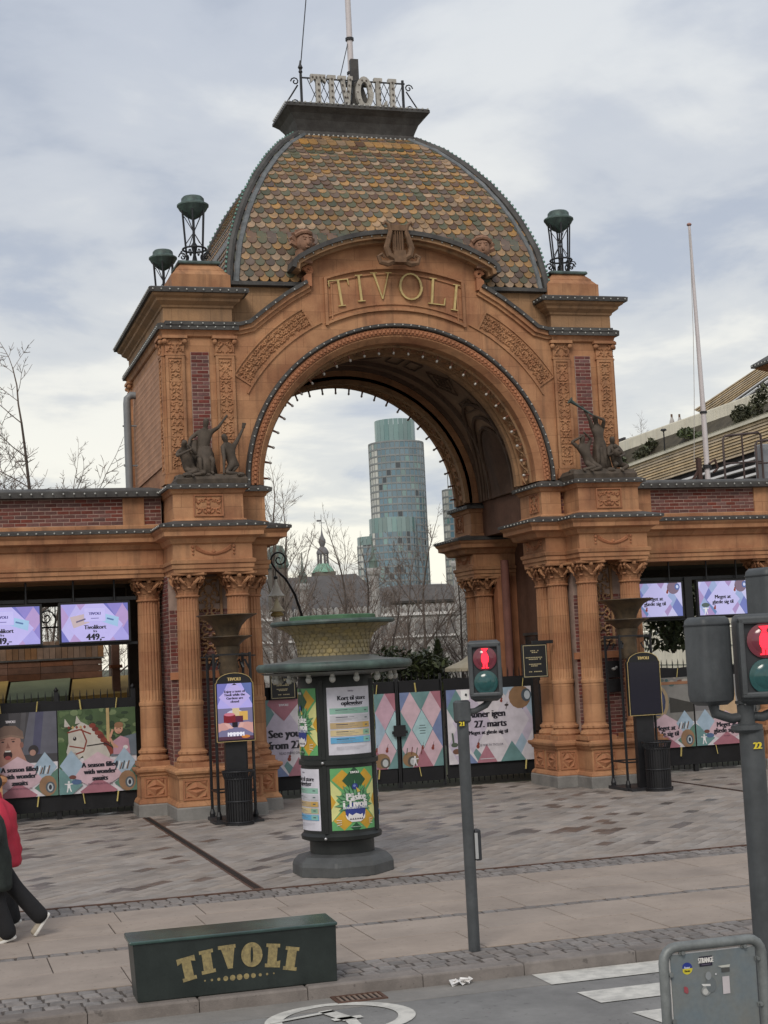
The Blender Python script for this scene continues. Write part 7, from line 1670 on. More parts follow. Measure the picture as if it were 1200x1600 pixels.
walker('person in a red puffer coat and dark cap walking left behind the dark coat', .78, 18.5, dict(pelvis=(.0, 0, .93), chest=(-.04, 0, 1.30), neck=(-.06, 0, 1.46), head=(-.09, 0, 1.585), shL=(-.04, .2, 1.40), elL=(.06, .26, 1.14), wrL=(-.04, .26, .92), shR=(-.03, -.2, 1.40), elR=(.07, -.26, 1.14), wrR=(-.05, -.24, .93),
    hiL=(.0, .09, .90), knL=(-.06, .10, .50), anL=(-.16, .10, .10), toL=(-.34, .10, .05), hiR=(0, -.09, .90), knR=(.05, -.1, .50), anR=(.12, -.10, .12), toR=(-.04, -.10, .05)), M_COATR, .70, (.225, .27), 1.48, True, quilt=True)
# ================================================================== BEHIND THE GATE
M_BARK = mat('bare_bark', (0.105, 0.082, 0.068), .9, var=.35, scale=6); M_TWIG = mat('bare_twig', (0.185, 0.145, 0.122), .9, var=.2, scale=6)
M_LEAF = mat('evergreen_leaf', (0.07, 0.092, 0.042), .55, var=.35, scale=2.0, col2=(0.11, 0.13, 0.062), rand=.35); M_LEAF2 = mat('olive_leaf', (0.11, 0.108, 0.06), .65, var=.35, scale=2.5, col2=(0.06, 0.07, 0.04), rand=.4)
def bare_tree(x, y, h, label, seed, group, spread=.55, dens=1.0, trunk=.02, z0=0.0, lean=0.0, upright=.55, minr=.006):
    rnd = random.Random(seed); t = root('bare_tree', label, 'tree', (x, y, z0), group); tr = MB(); tw = MB()
    def grow(p, d, L_, r, depth, mb):
        n = 4 if depth < 2 else 3; pts = [p]; q = p.copy(); dd = d.copy()
        for i in range(n):
            dd = (dd+Vector((rnd.uniform(-1, 1), rnd.uniform(-1, 1), rnd.uniform(-.3, .8)*upright))*(.16 if depth else .02)).normalized(); q = q+dd*(L_/n); pts.append(q.copy())
        rs = [r*(1-.45*i/n) for i in range(n+1)]
        mb.tube(pts, rs, 7 if depth == 0 else 4 if depth < 3 else 3, caps=False)
        if depth >= 5 or L_ < .25: return
        kids = int(round((7, 4.0, 3.6, 3.2, 2.4, 2)[depth]*dens*rnd.uniform(.85, 1.15)))
        for k in range(kids):
            f = rnd.uniform(.25 if depth else .30, 1.0); i = min(n-1, int(f*n)); b = pts[i].lerp(pts[i+1], f*n-i)
            base = (pts[i+1]-pts[i]).normalized(); a = rnd.uniform(0, 2*pi); s_ = Vector((cos(a), sin(a), rnd.uniform(-.2, .3))); s_ = (s_-base*s_.dot(base)).normalized()
            nd = (base*rnd.uniform(.45, .85)+s_*spread*rnd.uniform(.7, 1.25)+Vector((0, 0, .12))).normalized()
            grow(b, nd, L_*rnd.uniform(.42, .66)*(1.05-.35*f), max(minr, r*rnd.uniform(.38, .52)*(1-.3*f)), depth+1, tw if depth >= 1 else tr)
        if depth < 5: grow(pts[-1], dd, L_*.5, max(minr, r*.52), depth+1, tw if depth >= 1 else tr)
    grow(Vector((x, y, z0)), Vector((lean, 0, 1)).normalized(), h*.62, h*trunk, 0, tr)
    tr.build('trunk', M_BARK, t); o = tw.build('crown', M_TWIG, t); return t
LBL = ['slender bare tree behind the gate, in front of the slate roof', 'bare branched tree behind the poster column', 'bare tree before the white arcaded palace']
TREES = [(13.73, 60, 8.4, 'bare tree right behind the curled lantern pole'), (11.99, 50, 5.6, 'low bare tree just left of the poster column cup'), (13.1, 48, 6.6, 'slim bare tree rising behind the poster column, left of the glass tower'), (15.74, 55, 6.4, 'bare tree in front of the glass tower foot'), (13.29, 44, 4.9, 'low many branched bare tree right of the poster column cup'), (16.41, 52, 5.6, 'bare tree between the tower and the right rear pier'), (19.62, 60, 7.6, 'tall bare tree left of the right rear pier'), (15.57, 46, 4.6, 'bare tree above the evergreen hedge inside the arch'), (14.84, 42, 5.2, 'forked bare tree touching the right rear pier'), (14.4, 40, 3.9, 'low bare shrub tree behind the double gate'), (11.6, 42, 4.0, 'low bare shrub tree behind the poster column canopy'), (17.9, 66, 6.4, 'twiggy bare tree before the middle of the white palace'), (16.67, 75, 11.0, 'distant bare tree beside the left pier, below the arch springing')]
for i, (x, y, h, lb) in enumerate(TREES): bare_tree(x, y, h, lb, 100+i*7, 'bare trees seen through the arch', spread=.62, dens=1.12 if y < 62 else .9, trunk=.0115, minr=.0052 if y < 55 else .0068)
bare_tree(3.64, 55, 12.6, 'tall pale bare tree above the left wing', 34, 'bare trees left of the gate', .85, 1.1, .0105, upright=.3, minr=.011)
bare_tree(2.6, 60, 10.2, 'shorter bare tree at the left edge above the wing', 55, 'bare trees left of the gate', .65, .95, .010, minr=.009)
bare_tree(5.0, 62, 10.2, 'fine twigged bare tree between the tall one and the gate flank', 58, 'bare trees left of the gate', .7, 1.05, .007, minr=.008)
for i, (x, y, h, lb) in enumerate(((1.2, 46, 6.2, 'bare tree seen under the left wing, behind the left screen'), (3.6, 46, 6.0, 'bare tree seen under the left wing, between the screens'), (5.0, 44, 5.6, 'bare tree seen under the left wing beside its column'))): bare_tree(x, y, h, lb, 80+i, 'bare trees seen under the left wing', .7, 1.15, .012)
def leafy(name, label, cat, x, y, z0, rx, ry, rz, n, m, seed, leaf=.09, stem=True, group=None, droop=0.0):
    rnd = random.Random(seed); t = root(name, label, cat, (x, y, z0), group); mb = MB(); cl = [(rnd.uniform(-.75, .75), rnd.uniform(-.75, .75), rnd.uniform(.15, 1.0), rnd.uniform(.3, .5)) for _ in range(max(5, n//130))]
    for k in range(n):
        c = rnd.choice(cl); v = Vector((rnd.gauss(0, 1), rnd.gauss(0, 1), rnd.gauss(0, 1))).normalized()*(rnd.random()**.4)*c[3]
        p = Vector((x+(c[0]+v.x)*rx, y+(c[1]+v.y)*ry, z0+max(.02, (c[2]+v.z*.8)*rz))); s_ = leaf*rnd.uniform(.6, 1.4)
        d = Vector((rnd.uniform(-1, 1), rnd.uniform(-1, 1), rnd.uniform(-.5-droop, .9-droop))).normalized(); sd = d.cross(Vector((rnd.uniform(-1, 1), rnd.uniform(-1, 1), 1))).normalized()
        mb.add([p-d*s_, p+sd*s_*.36, p+d*s_, p-sd*s_*.36], [(0, 1, 2), (0, 2, 3)])
    mb.build('foliage', m, t)
    if stem:
        b = MB()
        for c in cl[:7]: b.tube([(x, y, z0-.1), (x+c[0]*rx*.5, y+c[1]*ry*.5, z0+c[2]*rz*.5), (x+c[0]*rx, y+c[1]*ry, z0+c[2]*rz)], [.05, .03, .012], 4, caps=False)
        b.build('stem', M_BARK, t)
    return t
leafy('laurel_hedge', 'broad leaved evergreen hedge behind the fence inside the arch', 'hedge', 11.6, 37, 1.7, 1.3, .7, 1.1, 2600, M_LEAF, 3, .10)
leafy('laurel_shrub', 'broad leaved evergreen shrub left of the conifer inside the arch', 'shrub', 10.0, 37.5, 1.5, .9, .6, 1.0, 1200, M_LEAF2, 4, .10)
t = root('conifer', 'small dark cone shaped conifer behind the hedge inside the arch', 'tree', (12.62, 37.6, 1.6)); mb = MB(); rnd = random.Random(6)
for k in range(900):
    f = rnd.random()**1.3; a = rnd.uniform(0, 2*pi); r = .38*(1-f)*rnd.uniform(.7, 1.05)+.02; p = Vector((12.62+r*cos(a), 37.6+r*sin(a), 1.7+1.5*f)); d = Vector((cos(a)*.6, sin(a)*.6, .8)); sd = d.cross(Vector((0, 0, 1))).normalized(); mb.add([p, p+sd*.025, p+d*.12, p-sd*.025], [(0, 1, 2), (0, 2, 3)])
mb.build('foliage', M_LEAF, t); mb = MB(); mb.tube([(12.62, 37.6, 0), (12.62, 37.6, 3.1)], [.06, .01], 6); mb.build('trunk', M_BARK, t)
leafy('evergreen_tree', 'drooping evergreen tree seen between the two right screens', 'tree', 19.0, 37, 2.7, 1.3, .8, 2.2, 2800, M_LEAF, 9, .13, droop=.7)
leafy('evergreen_tree', 'olive green tree seen under the right wing beside the pier', 'tree', 17.4, 38.5, 3.0, 1.0, .8, 1.9, 1600, M_LEAF2, 10, .12)
t = root('parasol', 'cream parasol half hidden by the right rear pier', 'parasol', (13.0, 36, 0)); mb = MB(); mb.lathe([(.95, 2.50), (.5, 2.68), (.06, 2.98), (.02, 3.02)], (13.2, 36, 0), 10, caps=False); mb.lathe([(.95, 2.50), (.95, 2.42)], (13.2, 36, 0), 10, caps=False); mb.build('canopy', mat('cream_canvas', (.50, .45, .34), .8, var=.15), t); mb = MB(); mb.tube([(13.2, 36, 0), (13.2, 36, 2.98)], .03, 6); mb.build('pole', M_WHITE, t)
# ---- curled lantern pole
t = root('lantern_pole', 'curled wrought iron pole with spiral top behind the poster column', 'lamp post', (8.52, 35, 0)); m = MB()
pts = [(8.52, 35, 0), (8.52, 35, 3.3), (8.44, 35, 3.95), (8.30, 35, 4.42), (8.10, 35, 4.78), (7.88, 35, 5.0), (7.79, 35, 5.14)]
for k in range(1, 26): a = pi+.35-k*.36; r = .205*(1-k/30); pts.append((7.965+r*cos(a), 35, 5.235+r*sin(a)))
m.tube(pts, [.035, .035, .032, .03, .028, .026, .024]+[.023*(1-k/60) for k in range(25)], 8); m.build('pole', M_BLACK, t, smooth=True)
t = root('pagoda_lantern', 'three tiered cream and gold pagoda lantern hanging from the curled pole', 'lantern', (7.86, 35, 3.7)); X_ = 7.86
m = MB(); m.tube([(7.86, 35, 5.0), (X_, 35, 4.78)], .012, 5); m.lathe([(.02, 4.86), (.05, 4.84), (.05, 4.8), (.02, 4.78)], (X_, 35, 0), 10); m.build('hook', M_BLACK, t)
MLAN = [mat('lantern_cream', (.86, .82, .72), .5, var=.12, scale=6), mat('lantern_yellow', (.82, .72, .50), .5, var=.2, scale=6)]
for i, (zt, zb, r) in enumerate(((4.78, 4.38, .215), (4.36, 4.03, .19), (4.0, 3.71, .15))):
    m = MB(); h = zt-zb; m.lathe([(.02, zt), (.05, zb+h*.7), (.10, zb+h*.38), (.155, zb+h*.16), (r, zb+.012), (r, zb), (.05, zb-.01), (.04, zb-.05)], (X_, 35, 0), 12); m.build('tier', MLAN[i % 2], t, smooth=True)
m = MB(); m.lathe([(.10, 4.02), (.16, 3.97), (.15, 3.93), (.06, 3.9)], (X_, 35, 0), 14); m.build('gold_band', M_GOLD, t, smooth=True)
# ---- white palace with slender turrets
t = root('white_palace', 'white arcaded palace with battlements and slender turrets seen through the arch', 'building', (27, 91, 0)); M_PAL = mat('palace_plaster', (0.42, 0.405, 0.385), .85, var=.25, scale=.8, streak=.2); M_PDK = mat('palace_dark', (0.20, 0.19, 0.185), .8)
m = MB(); m.box(19, 90, 0, 38, 98, 5.3); w_ = m.build('wall', M_PAL, t)
m = MB(); m.box(18.9, 89.85, 5.25, 38, 90.3, 5.42); m.box(18.9, 89.85, 3.9, 38, 90.1, 4.02); m.build('string_course', M_WHITE, t)
x = 19.1
while x < 38:
    m = MB(); m.prism([(x, 5.42), (x+.22, 5.42), (x+.25, 5.7), (x+.18, 5.88), (x+.11, 5.92), (x+.04, 5.88), (x-.03, 5.7)], 89.9, 90.15); m.build('merlon', M_PAL, w_); x += .36
for zb, hh, st_ in ((4.1, .9, .75), (2.2, 1.5, 1.1), (.3, 1.5, 1.1)):
    x = 19.3
    while x < 37.5:
        m = MB(); hw = st_*.32; pts = [(x-hw, zb), (x+hw, zb), (x+hw, zb+hh*.55)]+[(x+hw*1.05*cos(a), zb+hh*.6+hw*1.2*sin(a)) for a in (pi*k/8 for k in range(9))]+[(x-hw, zb+hh*.55)]; m.prism(pts, 89.96, 90.02); m.build('arch_window', M_PDK, w_); x += st_
for x, zt in ((21.8, 7.4), (26.25, 8.2), (31.7, 8.5)):
    tt = MB(); tt.lathe([(.36, 0), (.34, 5.0), (.32, zt-.5), (.42, zt-.35), (.46, zt-.15), (.4, zt)], (x, 89.7, 0), 8); o = tt.build('turret', M_PAL, t)
    tt = MB(); tt.lathe([(.30, zt), (.26, zt+.35), (.30, zt+.45), (.13, zt+.75), (.05, zt+1.2), (.02, zt+1.9)], (x, 89.7, 0), 8); tt.build('turret_cap', mat('green_copper_far', (.14, .19, .165), .7, var=.2), o, smooth=True)
# ---- theatre with slate roof
t = root('theatre', 'long building with a dark slate gable roof behind the white palace', 'building', (33, 131, 0)); M_SLATE = mat('slate_roof', (0.115, 0.105, 0.10), .8, var=.3, scale=.6, streak=.2)
m = MB(); m.add([(25, 127, 6.95), (38.6, 127, 7.25), (37.4, 133.5, 10.35), (25, 133.5, 9.95), (25, 140, 6.95), (38.6, 140, 7.25), (25, 127, 6.7), (38.6, 127, 7.0), (25, 140, 6.7), (38.6, 140, 7.0)], [(0, 1, 2, 3), (3, 2, 5, 4), (1, 5, 2), (0, 3, 4), (6, 7, 1, 0), (7, 9, 5, 1), (8, 9, 5, 4), (6, 8, 4, 0)]); m.build('roof', M_SLATE, t)
m = MB(); m.box(25.6, 128, 0, 38.2, 139, 6.9); o = m.build('wall', mat('theatre_wall', (0.17, 0.15, 0.125), .85, var=.3, scale=.7), t)
for k in range(6): m = MB(); m.box(26.3+k*1.95, 127.94, 5.2, 27.7+k*1.95, 128.02, 6.3); m.build('window', mat('far_window', (.05, .055, .06), .2), o)
m = MB(); m.box(31.2, 127.9, 5.55, 33.2, 127.97, 5.85); m.build('pale_panel', M_WHITE, o)
t = root('stage_house', 'dark hipped roof building joined right of the slate roofed theatre', 'building', (42, 132, 0)); m = MB(); m.box(38.7, 130, 0, 47, 138, 7.4); m.build('wall', mat('theatre_wall', (0, 0, 0)), t); m = MB(); m.mold([(38.5, 129.8), (47.2, 129.8), (47.2, 138.2), (38.5, 138.2)], [(0, 7.4), (.1, 7.6), (-.6, 8.3), (-1.6, 9.0), (-2.2, 9.1)]); m.build('roof', M_SLATE, t)
t = root('copper_turret', 'pale green copper clad roof corner peeping out behind the left pier', 'building', (29, 130, 0)); m = MB(); m.box(27.6, 124, 0, 28.9, 126, 10.6); m.build('wall', mat('theatre_wall', (0, 0, 0)), t); m = MB(); m.mold([(27.5, 123.9), (28.9, 123.9), (28.9, 126.1), (27.5, 126.1)], [(0, 10.5), (.1, 10.7), (-.05, 11.5), (-.3, 12.3), (-.5, 12.4)]); m.build('roof', mat('green_copper_far', (0, 0, 0)), t)
# ---- spire
t = root('clock_spire', 'lantern spire with onion bulb and green copper dome beyond the slate roof', 'tower', (64.4, 250, 0)); c = (64.4, 250, 0)
m = MB(); m.box(62.7, 248.3, 0, 66.1, 251.7, 17.3); m.build('tower', mat('theatre_wall', (0, 0, 0)), t)
m = MB(); m.lathe([(1.95, 17.2), (1.85, 17.5), (1.5, 18.0), (1.1, 18.4), (.95, 18.7)], c, 12); m.build('copper_dome', mat('bright_verdigris', (.22, .40, .30), .7, var=.2), t, smooth=True)
m = MB()
for k in range(8): a = k*pi/4+.2; m.tube([(c[0]+.85*cos(a), c[1]+.85*sin(a), 18.6), (c[0]+.85*cos(a), c[1]+.85*sin(a), 20.3)], .17, 5)
m.build('lantern_post', mat('spire_grey', (.16, .155, .16), .8), t)
for nm, pf in (('lantern_roof', [(1.05, 20.3), (1.1, 20.55), (.95, 20.9), (.7, 21.3), (.4, 21.55)]), ('onion_bulb', [(.3, 21.5), (.45, 21.8), (.62, 22.3), (.6, 22.7), (.38, 23.1), (.2, 23.6), (.08, 24.3), (.04, 25.0)])): m = MB(); m.lathe(pf, c, 12); m.build(nm, mat('spire_grey', (0, 0, 0)), t, smooth=True)
m = MB(); m.tube([(64.4, 250, 24.9), (64.4, 250, 27.0)], .05, 5); m.box(63.6, 249.95, 25.8, 64.4, 250.05, 26.1); m.box(64.0, 249.95, 25.55, 65.0, 250.05, 25.63); m.build('weather_vane', mat('spire_grey', (0, 0, 0)), t)
# ---- glass towers
M_GLA = [mat('tower_glass_blue', (0.14, 0.225, 0.275), .14, var=.15, scale=.06, rand=.16, spec=.9), mat('tower_glass_green', (0.19, 0.30, 0.29), .16, var=.15, scale=.06, rand=.2, spec=.9), mat('tower_glass_dark', (0.045, 0.055, 0.065), .2, spec=.7), mat('tower_glass_glare', (0.50, 0.50, 0.45), .2, rand=.2, spec=.9)]
M_SPAN = mat('tower_spandrel', (0.26, 0.275, 0.275), .6, var=.15, scale=.2)
t = root('glass_tower', 'tall round glass tower in stepped drums seen through the arch', 'skyscraper', (220, 705, 0)); PCN = [0]; pane_m = {}
def drum(t, cx, cy, r, z0, z1, fh, nseg, crown=0.0, bright=True, seed=1):
    rnd = random.Random(seed); core = MB(); core.lathe([(r-.35, z0), (r-.35, z1)], (cx, cy, 0), nseg); core.build('core', M_GLA[2], t)
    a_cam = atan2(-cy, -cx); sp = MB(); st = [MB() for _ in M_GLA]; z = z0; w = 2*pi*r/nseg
    while z < z1-.1:
        zt = min(z+fh, z1)
        sp.lathe([(r-.3, z), (r+.3, z), (r+.3, z+.75), (r-.3, z+.75)], (cx, cy, 0), nseg, caps=False)
        for k in range(nseg):
            a = 2*pi*(k+.5)/nseg; da = (a-a_cam+pi) % (2*pi)-pi
            if abs(da) > 1.75: continue
            mi = 0 if rnd.random() < .9 else 1
            if rnd.random() < .07: mi = 2
            if bright and da < -.75: mi = 3 if rnd.random() < .75 else 1     # left flank's bright reflection put into a paler pane colour
            x, y = cx+(r+.0)*cos(a), cy+(r+.0)*sin(a); key = (mi, round(w, 1), round(zt-z, 1))
            if PCN[0] < 300 and abs(da) < 1.35 and z > z0+fh*4:
                if key not in pane_m: q = MB(); q.box(-.08, -w*.43, .75, .08, w*.43, zt-z-.02); pane_m[key] = q.mesh('window_pane', M_GLA[mi])
                inst('window_pane', pane_m[key], (x, y, z), t, (0, 0, a)); PCN[0] += 1
            else:
                q = MB(Matrix.Translation((x, y, z)) @ Matrix.Rotation(a, 4, 'Z')); q.box(-.08, -w*.43, .75, .08, w*.43, zt-z-.02); st[mi].add(q.v, q.f)
        z += fh
    for k in range(nseg):
        a = 2*pi*k/nseg; sp.bar((cx+(r+.15)*cos(a), cy+(r+.15)*sin(a), z0), (cx+(r+.15)*cos(a), cy+(r+.15)*sin(a), z1), .3)
    sp.build('spandrel_grid', M_SPAN, t, stuff=True)
    for i, q in enumerate(st):
        if q.v: q.build('window_pane', M_GLA[i], t, stuff=True)
    if crown:
        cr = MB(); n_ = nseg
        for k in range(n_):
            a = 2*pi*(k+.5)/n_; q = MB(Matrix.Translation((cx+r*cos(a), cy+r*sin(a), z1)) @ Matrix.Rotation(a, 4, 'Z')); q.box(-.08, -w*.47, 0, .08, w*.47, crown); cr.add(q.v, q.f)
        cr.build('crown_glass', M_GLA[1], t, stuff=True)
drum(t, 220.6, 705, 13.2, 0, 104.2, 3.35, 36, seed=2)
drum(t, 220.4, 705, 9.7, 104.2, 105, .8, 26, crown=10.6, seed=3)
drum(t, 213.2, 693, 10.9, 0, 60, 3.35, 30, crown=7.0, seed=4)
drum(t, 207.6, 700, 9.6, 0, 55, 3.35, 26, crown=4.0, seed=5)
t = root('glass_tower', 'second round glass tower mostly hidden by the right rear pier', 'skyscraper', (251.5, 700, 0)); drum(t, 251.5, 700, 9.5, 0, 80.5, 3.35, 26, seed=6)
m = MB()
for dx in (0, 1.3): m.tube([(244.5+dx, 700, 80), (244.5+dx, 700, 96)], .22, 5)
m.build_each('antenna', M_SPAN, t)
# ---- kiosk under the left wing
t = root('timber_kiosk', 'timber clad kiosk with striped awnings behind the left fence', 'kiosk', (1.4, 38.5, 0)); M_PLK = mat('varnished_plank', (0.17, 0.07, 0.035), .6, var=.4, scale=3, rand=.25); M_PLV = mat('vertical_board', (0.22, 0.125, 0.07), .7, var=.35, scale=3, rand=.22)
m = MB(); m.box(-3.5, 38.1, 0, 4.05, 41, 3.5); m.build('body', mat('dark_timber', (0, 0, 0)), t)
x = -3.5
while x < 4.1: m = MB(); m.box(x, 38.0, 3.16, x+.135, 38.1, 3.62); m.build('upper_board', M_PLV, t); x += .145
for z in (2.70, 2.86, 3.02):
    x = -3.5
    while x < 4.1: m = MB(); m.box(x, 37.94, z, min(x+.76, 4.12), 38.08, z+.152); m.build('plank', M_PLK, t); x += .77
m = MB(); m.box(-3.55, 37.9, 3.16, 4.16, 38.12, 3.20); m.build('ledge', M_LEAD, t)
M_AWN = [mat('yellow_awning', (0.36, 0.24, 0.07), .8, var=.15), mat('green_awning', (0.17, 0.19, 0.11), .8, var=.15)]
for k in range(5):
    xa = -2.4+k*1.45; m = MB(); m.add([(xa, 37.9, 2.68), (xa+1.4, 37.9, 2.72), (xa+1.25, 36.9, 2.32), (xa-.15, 36.9, 2.28), (xa-.15, 36.9, 2.16), (xa+1.25, 36.9, 2.20)], [(0, 1, 2, 3), (3, 2, 5, 4), (0, 3, 4), (1, 5, 2)]); o = m.build('awning', M_AWN[k % 2], t); sd_ = o.modifiers.new('s', 'SOLIDIFY'); sd_.thickness = .02
for i, x in enumerate((4.35, 4.85)): m = MB(); m.box(x-.09, 37.0, 0, x+.09, 37.2, 4.6); m.box(x-.14, 36.95, 2.9, x+.14, 37.25, 2.98); m.top('timber_post', M_PLK, ('red brown timber post right of the kiosk awnings', 'red brown timber post next to the left wing column')[i], 'post', (x, 37.1, 0), 'timber posts beside the kiosk')
t = root('iron_screen', 'scrolled iron screen above the screens at the back of the left wing', 'railing', (3.2, 36.0, 4.0)); m = MB()
for k in range(9):
    cx = 1.0+k*.42; m.tube([(cx+.19*(1-q/16)*cos(q*.7), 36, 4.12+.19*(1-q/16)*sin(q*.7)) for q in range(14)], .016, 4); m.tube([(cx+.2, 36, 3.9), (cx+.2, 36, 4.4)], .014, 4)
m.bar((-1, 36, 3.9), (4.8, 36, 3.9), .04); m.build('scrollwork', M_BLACK, t)
# ---- terraced building on the right
t = root('terraced_building', 'terraced building with sloping timber and white bands above the right wing', 'building', (38, 60, 0)); M_TIM = mat('pale_timber_plank', (0.60, 0.455, 0.28), .75, var=.3, scale=1.2, rand=.14); M_CON = mat('cream_concrete', (0.80, 0.74, 0.60), .8, var=.15, scale=.8, streak=.15); M_SLW = mat('white_slat', (.60, .58, .56), .5); M_SHD = mat('louvre_back', (.06, .055, .06), .8)
def band(path_b, zb, path_t, zt, n, m_, nm, gap=.02, th=.06):
    """n planks between a lower and an upper path (lists of (x, y)), each plank one part"""
    for k in range(n):
        f0, f1 = k/n, (k+1)/n-gap/max(.1, zt-zb); mb = MB(); vs = []
        for (bx, by), (tx, ty) in zip(path_b, path_t):
            for f in (f0, f1):
                px_, py_, pz = bx+(tx-bx)*f, by+(ty-by)*f, zb+(zt-zb)*f; lean = .05*(1-(f-f0)/(f1-f0)) 
                vs += [(px_-lean, py_, pz), (px_+th, py_, pz)]
        nn_ = len(path_b)
        for i in range(nn_-1):
            a = i*4; b = a+4; mb.add([], []); 
            mb.f += [(a, b, b+2, a+2), (a+2, b+2, b+3, a+3), (a+1, a, b, b+1)]
        mb.f += [(0, 2, 3, 1), ((nn_-1)*4, (nn_-1)*4+1, (nn_-1)*4+3, (nn_-1)*4+2)]; mb.v = vs
        mb.build(nm, m_, t)
P1 = [(34.0, 44), (34.6, 57.3), (35.3, 66), (36.1, 75), (36.9, 80)]
band(P1, 10.95, P1, 12.2, 9, M_TIM, 'timber_plank')
sh = lambda P, d: [(x+d, y) for x, y in P]
m = MB()
for a, b in zip(P1[:-1], P1[1:]): m.add([(a[0]+.3, a[1], 9.3), (b[0]+.3, b[1], 9.3), (b[0]+.3, b[1], 12.1), (a[0]+.3, a[1], 12.1), (a[0]+12, a[1], 9.3), (b[0]+12, b[1], 9.3), (b[0]+12, b[1], 12.1), (a[0]+12, a[1], 12.1)], [(0, 1, 2, 3), (3, 2, 6, 7), (0, 3, 7, 4), (1, 5, 6, 2)])
m.build('lower_storey', M_SHD, t)
for zz in range(11): band(sh(P1, -.15), .05+zz*.86, sh(P1, -.15), .05+zz*.86+.82, 1, M_CON, 'stone_course', th=.3)
m = MB()
for (a, b), (c_, d_) in zip(zip(P1[:-1], P1[1:]), zip([(36.4, 44), (36.9, 58), (37.05, 66), (37.25, 76)], [(36.9, 58), (37.05, 66), (37.25, 76), (37.9, 84)])): m.add([(a[0]+.4, a[1], 12.3), (b[0]+.4, b[1], 12.3), (d_[0], d_[1], 13.55), (c_[0], c_[1], 13.55)], [(0, 1, 2, 3)])
m.build('planting_bed', mat('bed_soil', (.09, .075, .05), .95, var=.4, scale=2), t)
for k in range(4): band(sh(P1, -.1), 9.55+k*.34, sh(P1, -.1), 9.68+k*.34, 1, M_SLW, 'white_slat', th=.2)
m = MB(); m.mold([(x-.12, y) for x, y in P1]+[(x+.5, y) for x, y in P1[::-1]], [(0, 12.2), (0, 12.34), (-.03, 12.38)]); m.build('coping', M_CON, t)
P2 = [(36.3, 44), (36.8, 58), (37.0, 66), (37.2, 76), (37.8, 84)]
for i, (a, b) in enumerate(zip(P2[:-1], P2[1:])):
    nn_ = max(2, int((b[1]-a[1])/3))
    for k in range(nn_):
        f0, f1 = k/nn_, (k+1)/nn_-.004; q0 = (a[0]+(b[0]-a[0])*f0, a[1]+(b[1]-a[1])*f0); q1 = (a[0]+(b[0]-a[0])*f1, a[1]+(b[1]-a[1])*f1); m = MB(); m.mold([q0, (q0[0]+.3, q0[1]), (q1[0]+.3, q1[1]), q1], [(0, 13.5), (0, 14.05), (-.02, 14.1)]); m.build('parapet_panel', M_CON, t)
PB = [(35.2, 53), (37.8, 62.4), (40.4, 71.4), (41.2, 74)]; PT = [(36.4, 55), (38.8, 64.1), (41.6, 75.1), (42.3, 78)]
band(PB, 14.9, PT, 16.0, 8, M_TIM, 'timber_plank')
for k in range(4): band([(x-.2, y) for x, y in PB], 14.1+k*.22, [(x-.2, y) for x, y in PB], 14.2+k*.22, 1, M_SLW, 'white_slat', th=.15)
m = MB()
for a, b in zip(PB[:-1], PB[1:]): m.add([(a[0]+.4, a[1], 12.2), (b[0]+.4, b[1], 12.2), (b[0]+.4, b[1], 15), (a[0]+.4, a[1], 15), (a[0]+10, a[1], 12.2), (b[0]+10, b[1], 12.2), (b[0]+10, b[1], 15), (a[0]+10, a[1], 15)], [(0, 1, 2, 3), (3, 2, 6, 7), (1, 5, 6, 2)])
m.build('upper_storey', M_SHD, t)
for i, (x, y, z0, rx, ry, rz, n, mm, lb) in enumerate(((34.8, 58.2, 11.6, .55, .9, 1.7, 1100, M_LEAF2, 'ivy mass hanging over the timber terrace wall above the railing'), (35.3, 61.5, 12.3, .45, 1.0, .9, 600, M_LEAF2, 'leafy shrub right of the flagpole on the terrace'), (35.9, 67.5, 12.3, .45, 1.3, .8, 600, M_LEAF, 'low evergreen bush left of the flagpole on the terrace'), (36.1, 72, 12.3, .5, 1.5, .9, 700, M_LEAF2, 'low bush at the middle of the terrace ledge'), (36.5, 76.5, 12.1, .5, 1.3, .9, 600, M_LEAF, 'dark bush at the far end of the terrace ledge'), (36.2, 56.5, 12.4, .5, 1.2, .9, 500, M_LEAF2, 'grassy shrub at the right edge of the terrace'), (37.6, 60.5, 14.1, .5, 1.6, 1.1, 900, M_LEAF2, 'climbing greenery on the upper terrace at the right edge'))): leafy('terrace_shrub', lb, 'shrub', x+.3, y, z0+.1, rx*1.2, ry*1.1, rz*1.05, int(n*1.2), mm, 40+i, .13)
for i, x in enumerate((37.75, 38.2)): t2 = root('closed_parasol', ('left one of two closed white parasols on the terrace', 'right one of two closed white parasols on the terrace')[i], 'parasol', (x, 72, 13), 'closed parasols on the terrace'); m = MB(); m.lathe([(.34, 13.3), (.30, 13.5), (.12, 14.4), (.05, 14.6)], (x, 72, 0), 8); m.build('canopy', mat('pale_canvas', (.48, .45, .42), .8, var=.2, scale=8), t2); m = MB(); m.tube([(x, 72, 12.3), (x, 72, 14.75)], .06, 6); m.build('pole', mat('brown_wood', (.16, .1, .07), .7), t2)
t2 = root('pergola', 'dark timber pergola at the far end of the terrace beside the right statue', 'pergola', (42.4, 85, 12)); m = MB()
for x in (41.2, 43.0, 44.4): m.box(x, 84.9, 12, x+.18, 85.1, 15.1)
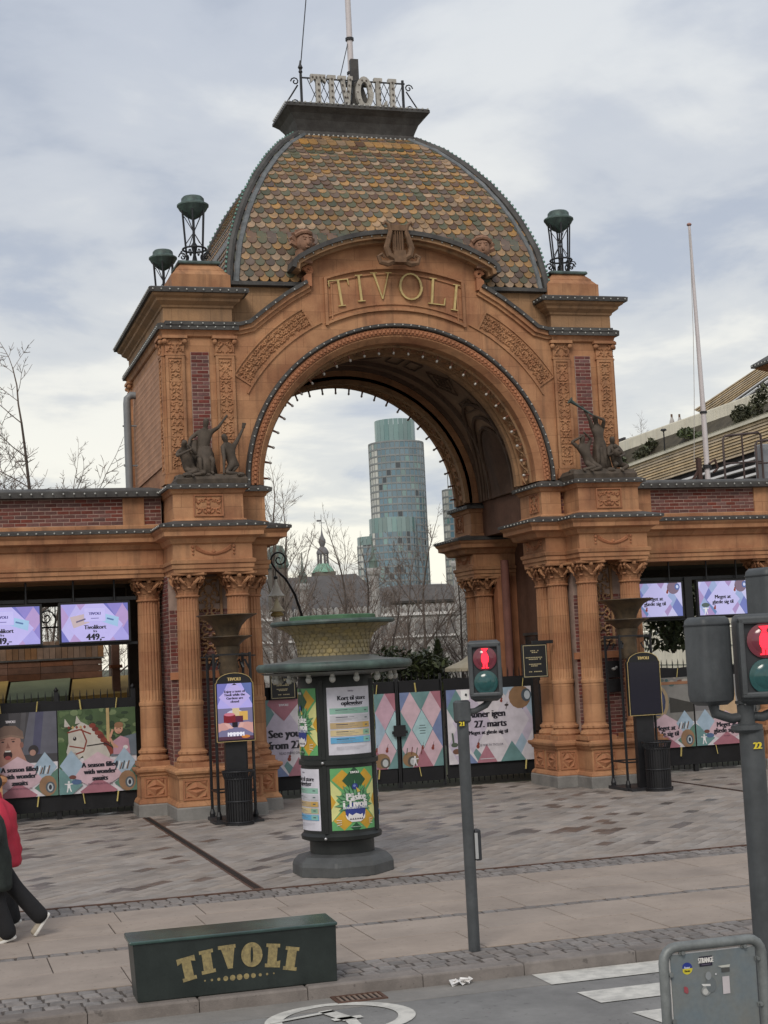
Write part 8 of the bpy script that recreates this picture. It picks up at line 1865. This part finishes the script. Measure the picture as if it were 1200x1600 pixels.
for x in (41.2, 43.0): m.box(x, 87, 12, x+.18, 87.2, 15.1)
m.build_each('post', M_SHD, t2); m = MB(); m.box(40.9, 84.8, 15.1, 45.5, 85.2, 15.28); m.box(40.9, 86.9, 15.1, 45.5, 87.3, 15.28)
for k in range(9): m.box(41+k*.5, 84.5, 15.28, 41.12+k*.5, 87.5, 15.4)
m.build_each('beam', M_SHD, t2); m = MB(); m.lathe([(.9, 14.35), (.5, 14.6), (.03, 14.9)], (42.6, 86, 0), 8); m.build('parasol_canopy', M_WHITE, t2)
t2 = root('terrace_lamp', 'small dark lamp standing on the terrace left of the parasols', 'lamp', (34.9, 67.5, 12)); m = MB(); m.tube([(34.9, 67.5, 12.2), (34.9, 67.5, 13.2)], .035, 6); m.build('pole', M_BLACK, t2); m = MB(); m.lathe([(.04, 13.15), (.16, 13.2), (.12, 13.28)], (34.9, 67.5, 0), 10); m.build('shade', M_BLACK, t2)
bare_tree(38.0, 76, 3.0, 'fine twigged bare tree on the terrace behind the closed parasols', 91, 'bare trees on the terrace', .8, 1.1, .008, z0=12.2, minr=.005)
# ---- eave of the pavilion at the right edge
t = root('side_pavilion', 'terracotta pavilion whose bulb lined eave shows at the right edge', 'building', (23, 34, 0)); PV = lambda d: [(30.4-d, 46-d), (33.4, 46-d), (33.4, 49.2+d), (30.4-d, 49.2+d)]
t.location = (31.5, 47, 0); ORG[t.name] = Vector((31.5, 47, 0))
m = MB(); m.box(30.4, 46, 0, 33.4, 49.2, 12.5); m.build('wall', M_TERRA, t)
m = MB(); m.mold(PV(0), [(0, 12.3), (.15, 12.45), (.3, 12.6), (.62, 12.76), (.7, 12.82)]); m.build('cornice', M_TERRA2, t); m = MB(); m.mold(PV(0), [(.68, 12.82), (.8, 12.83), (.8, 12.95), (-.4, 13.7), (-1.2, 14.4)]); m.build('roof', M_LEAD, t)
m = MB(); bulbs_on(m, [(29.6, 50, 12.9), (29.6, 45.2, 12.9), (33, 45.2, 12.9)], .22, .04); m.build('light_bulb', M_BULB, t, stuff=True)
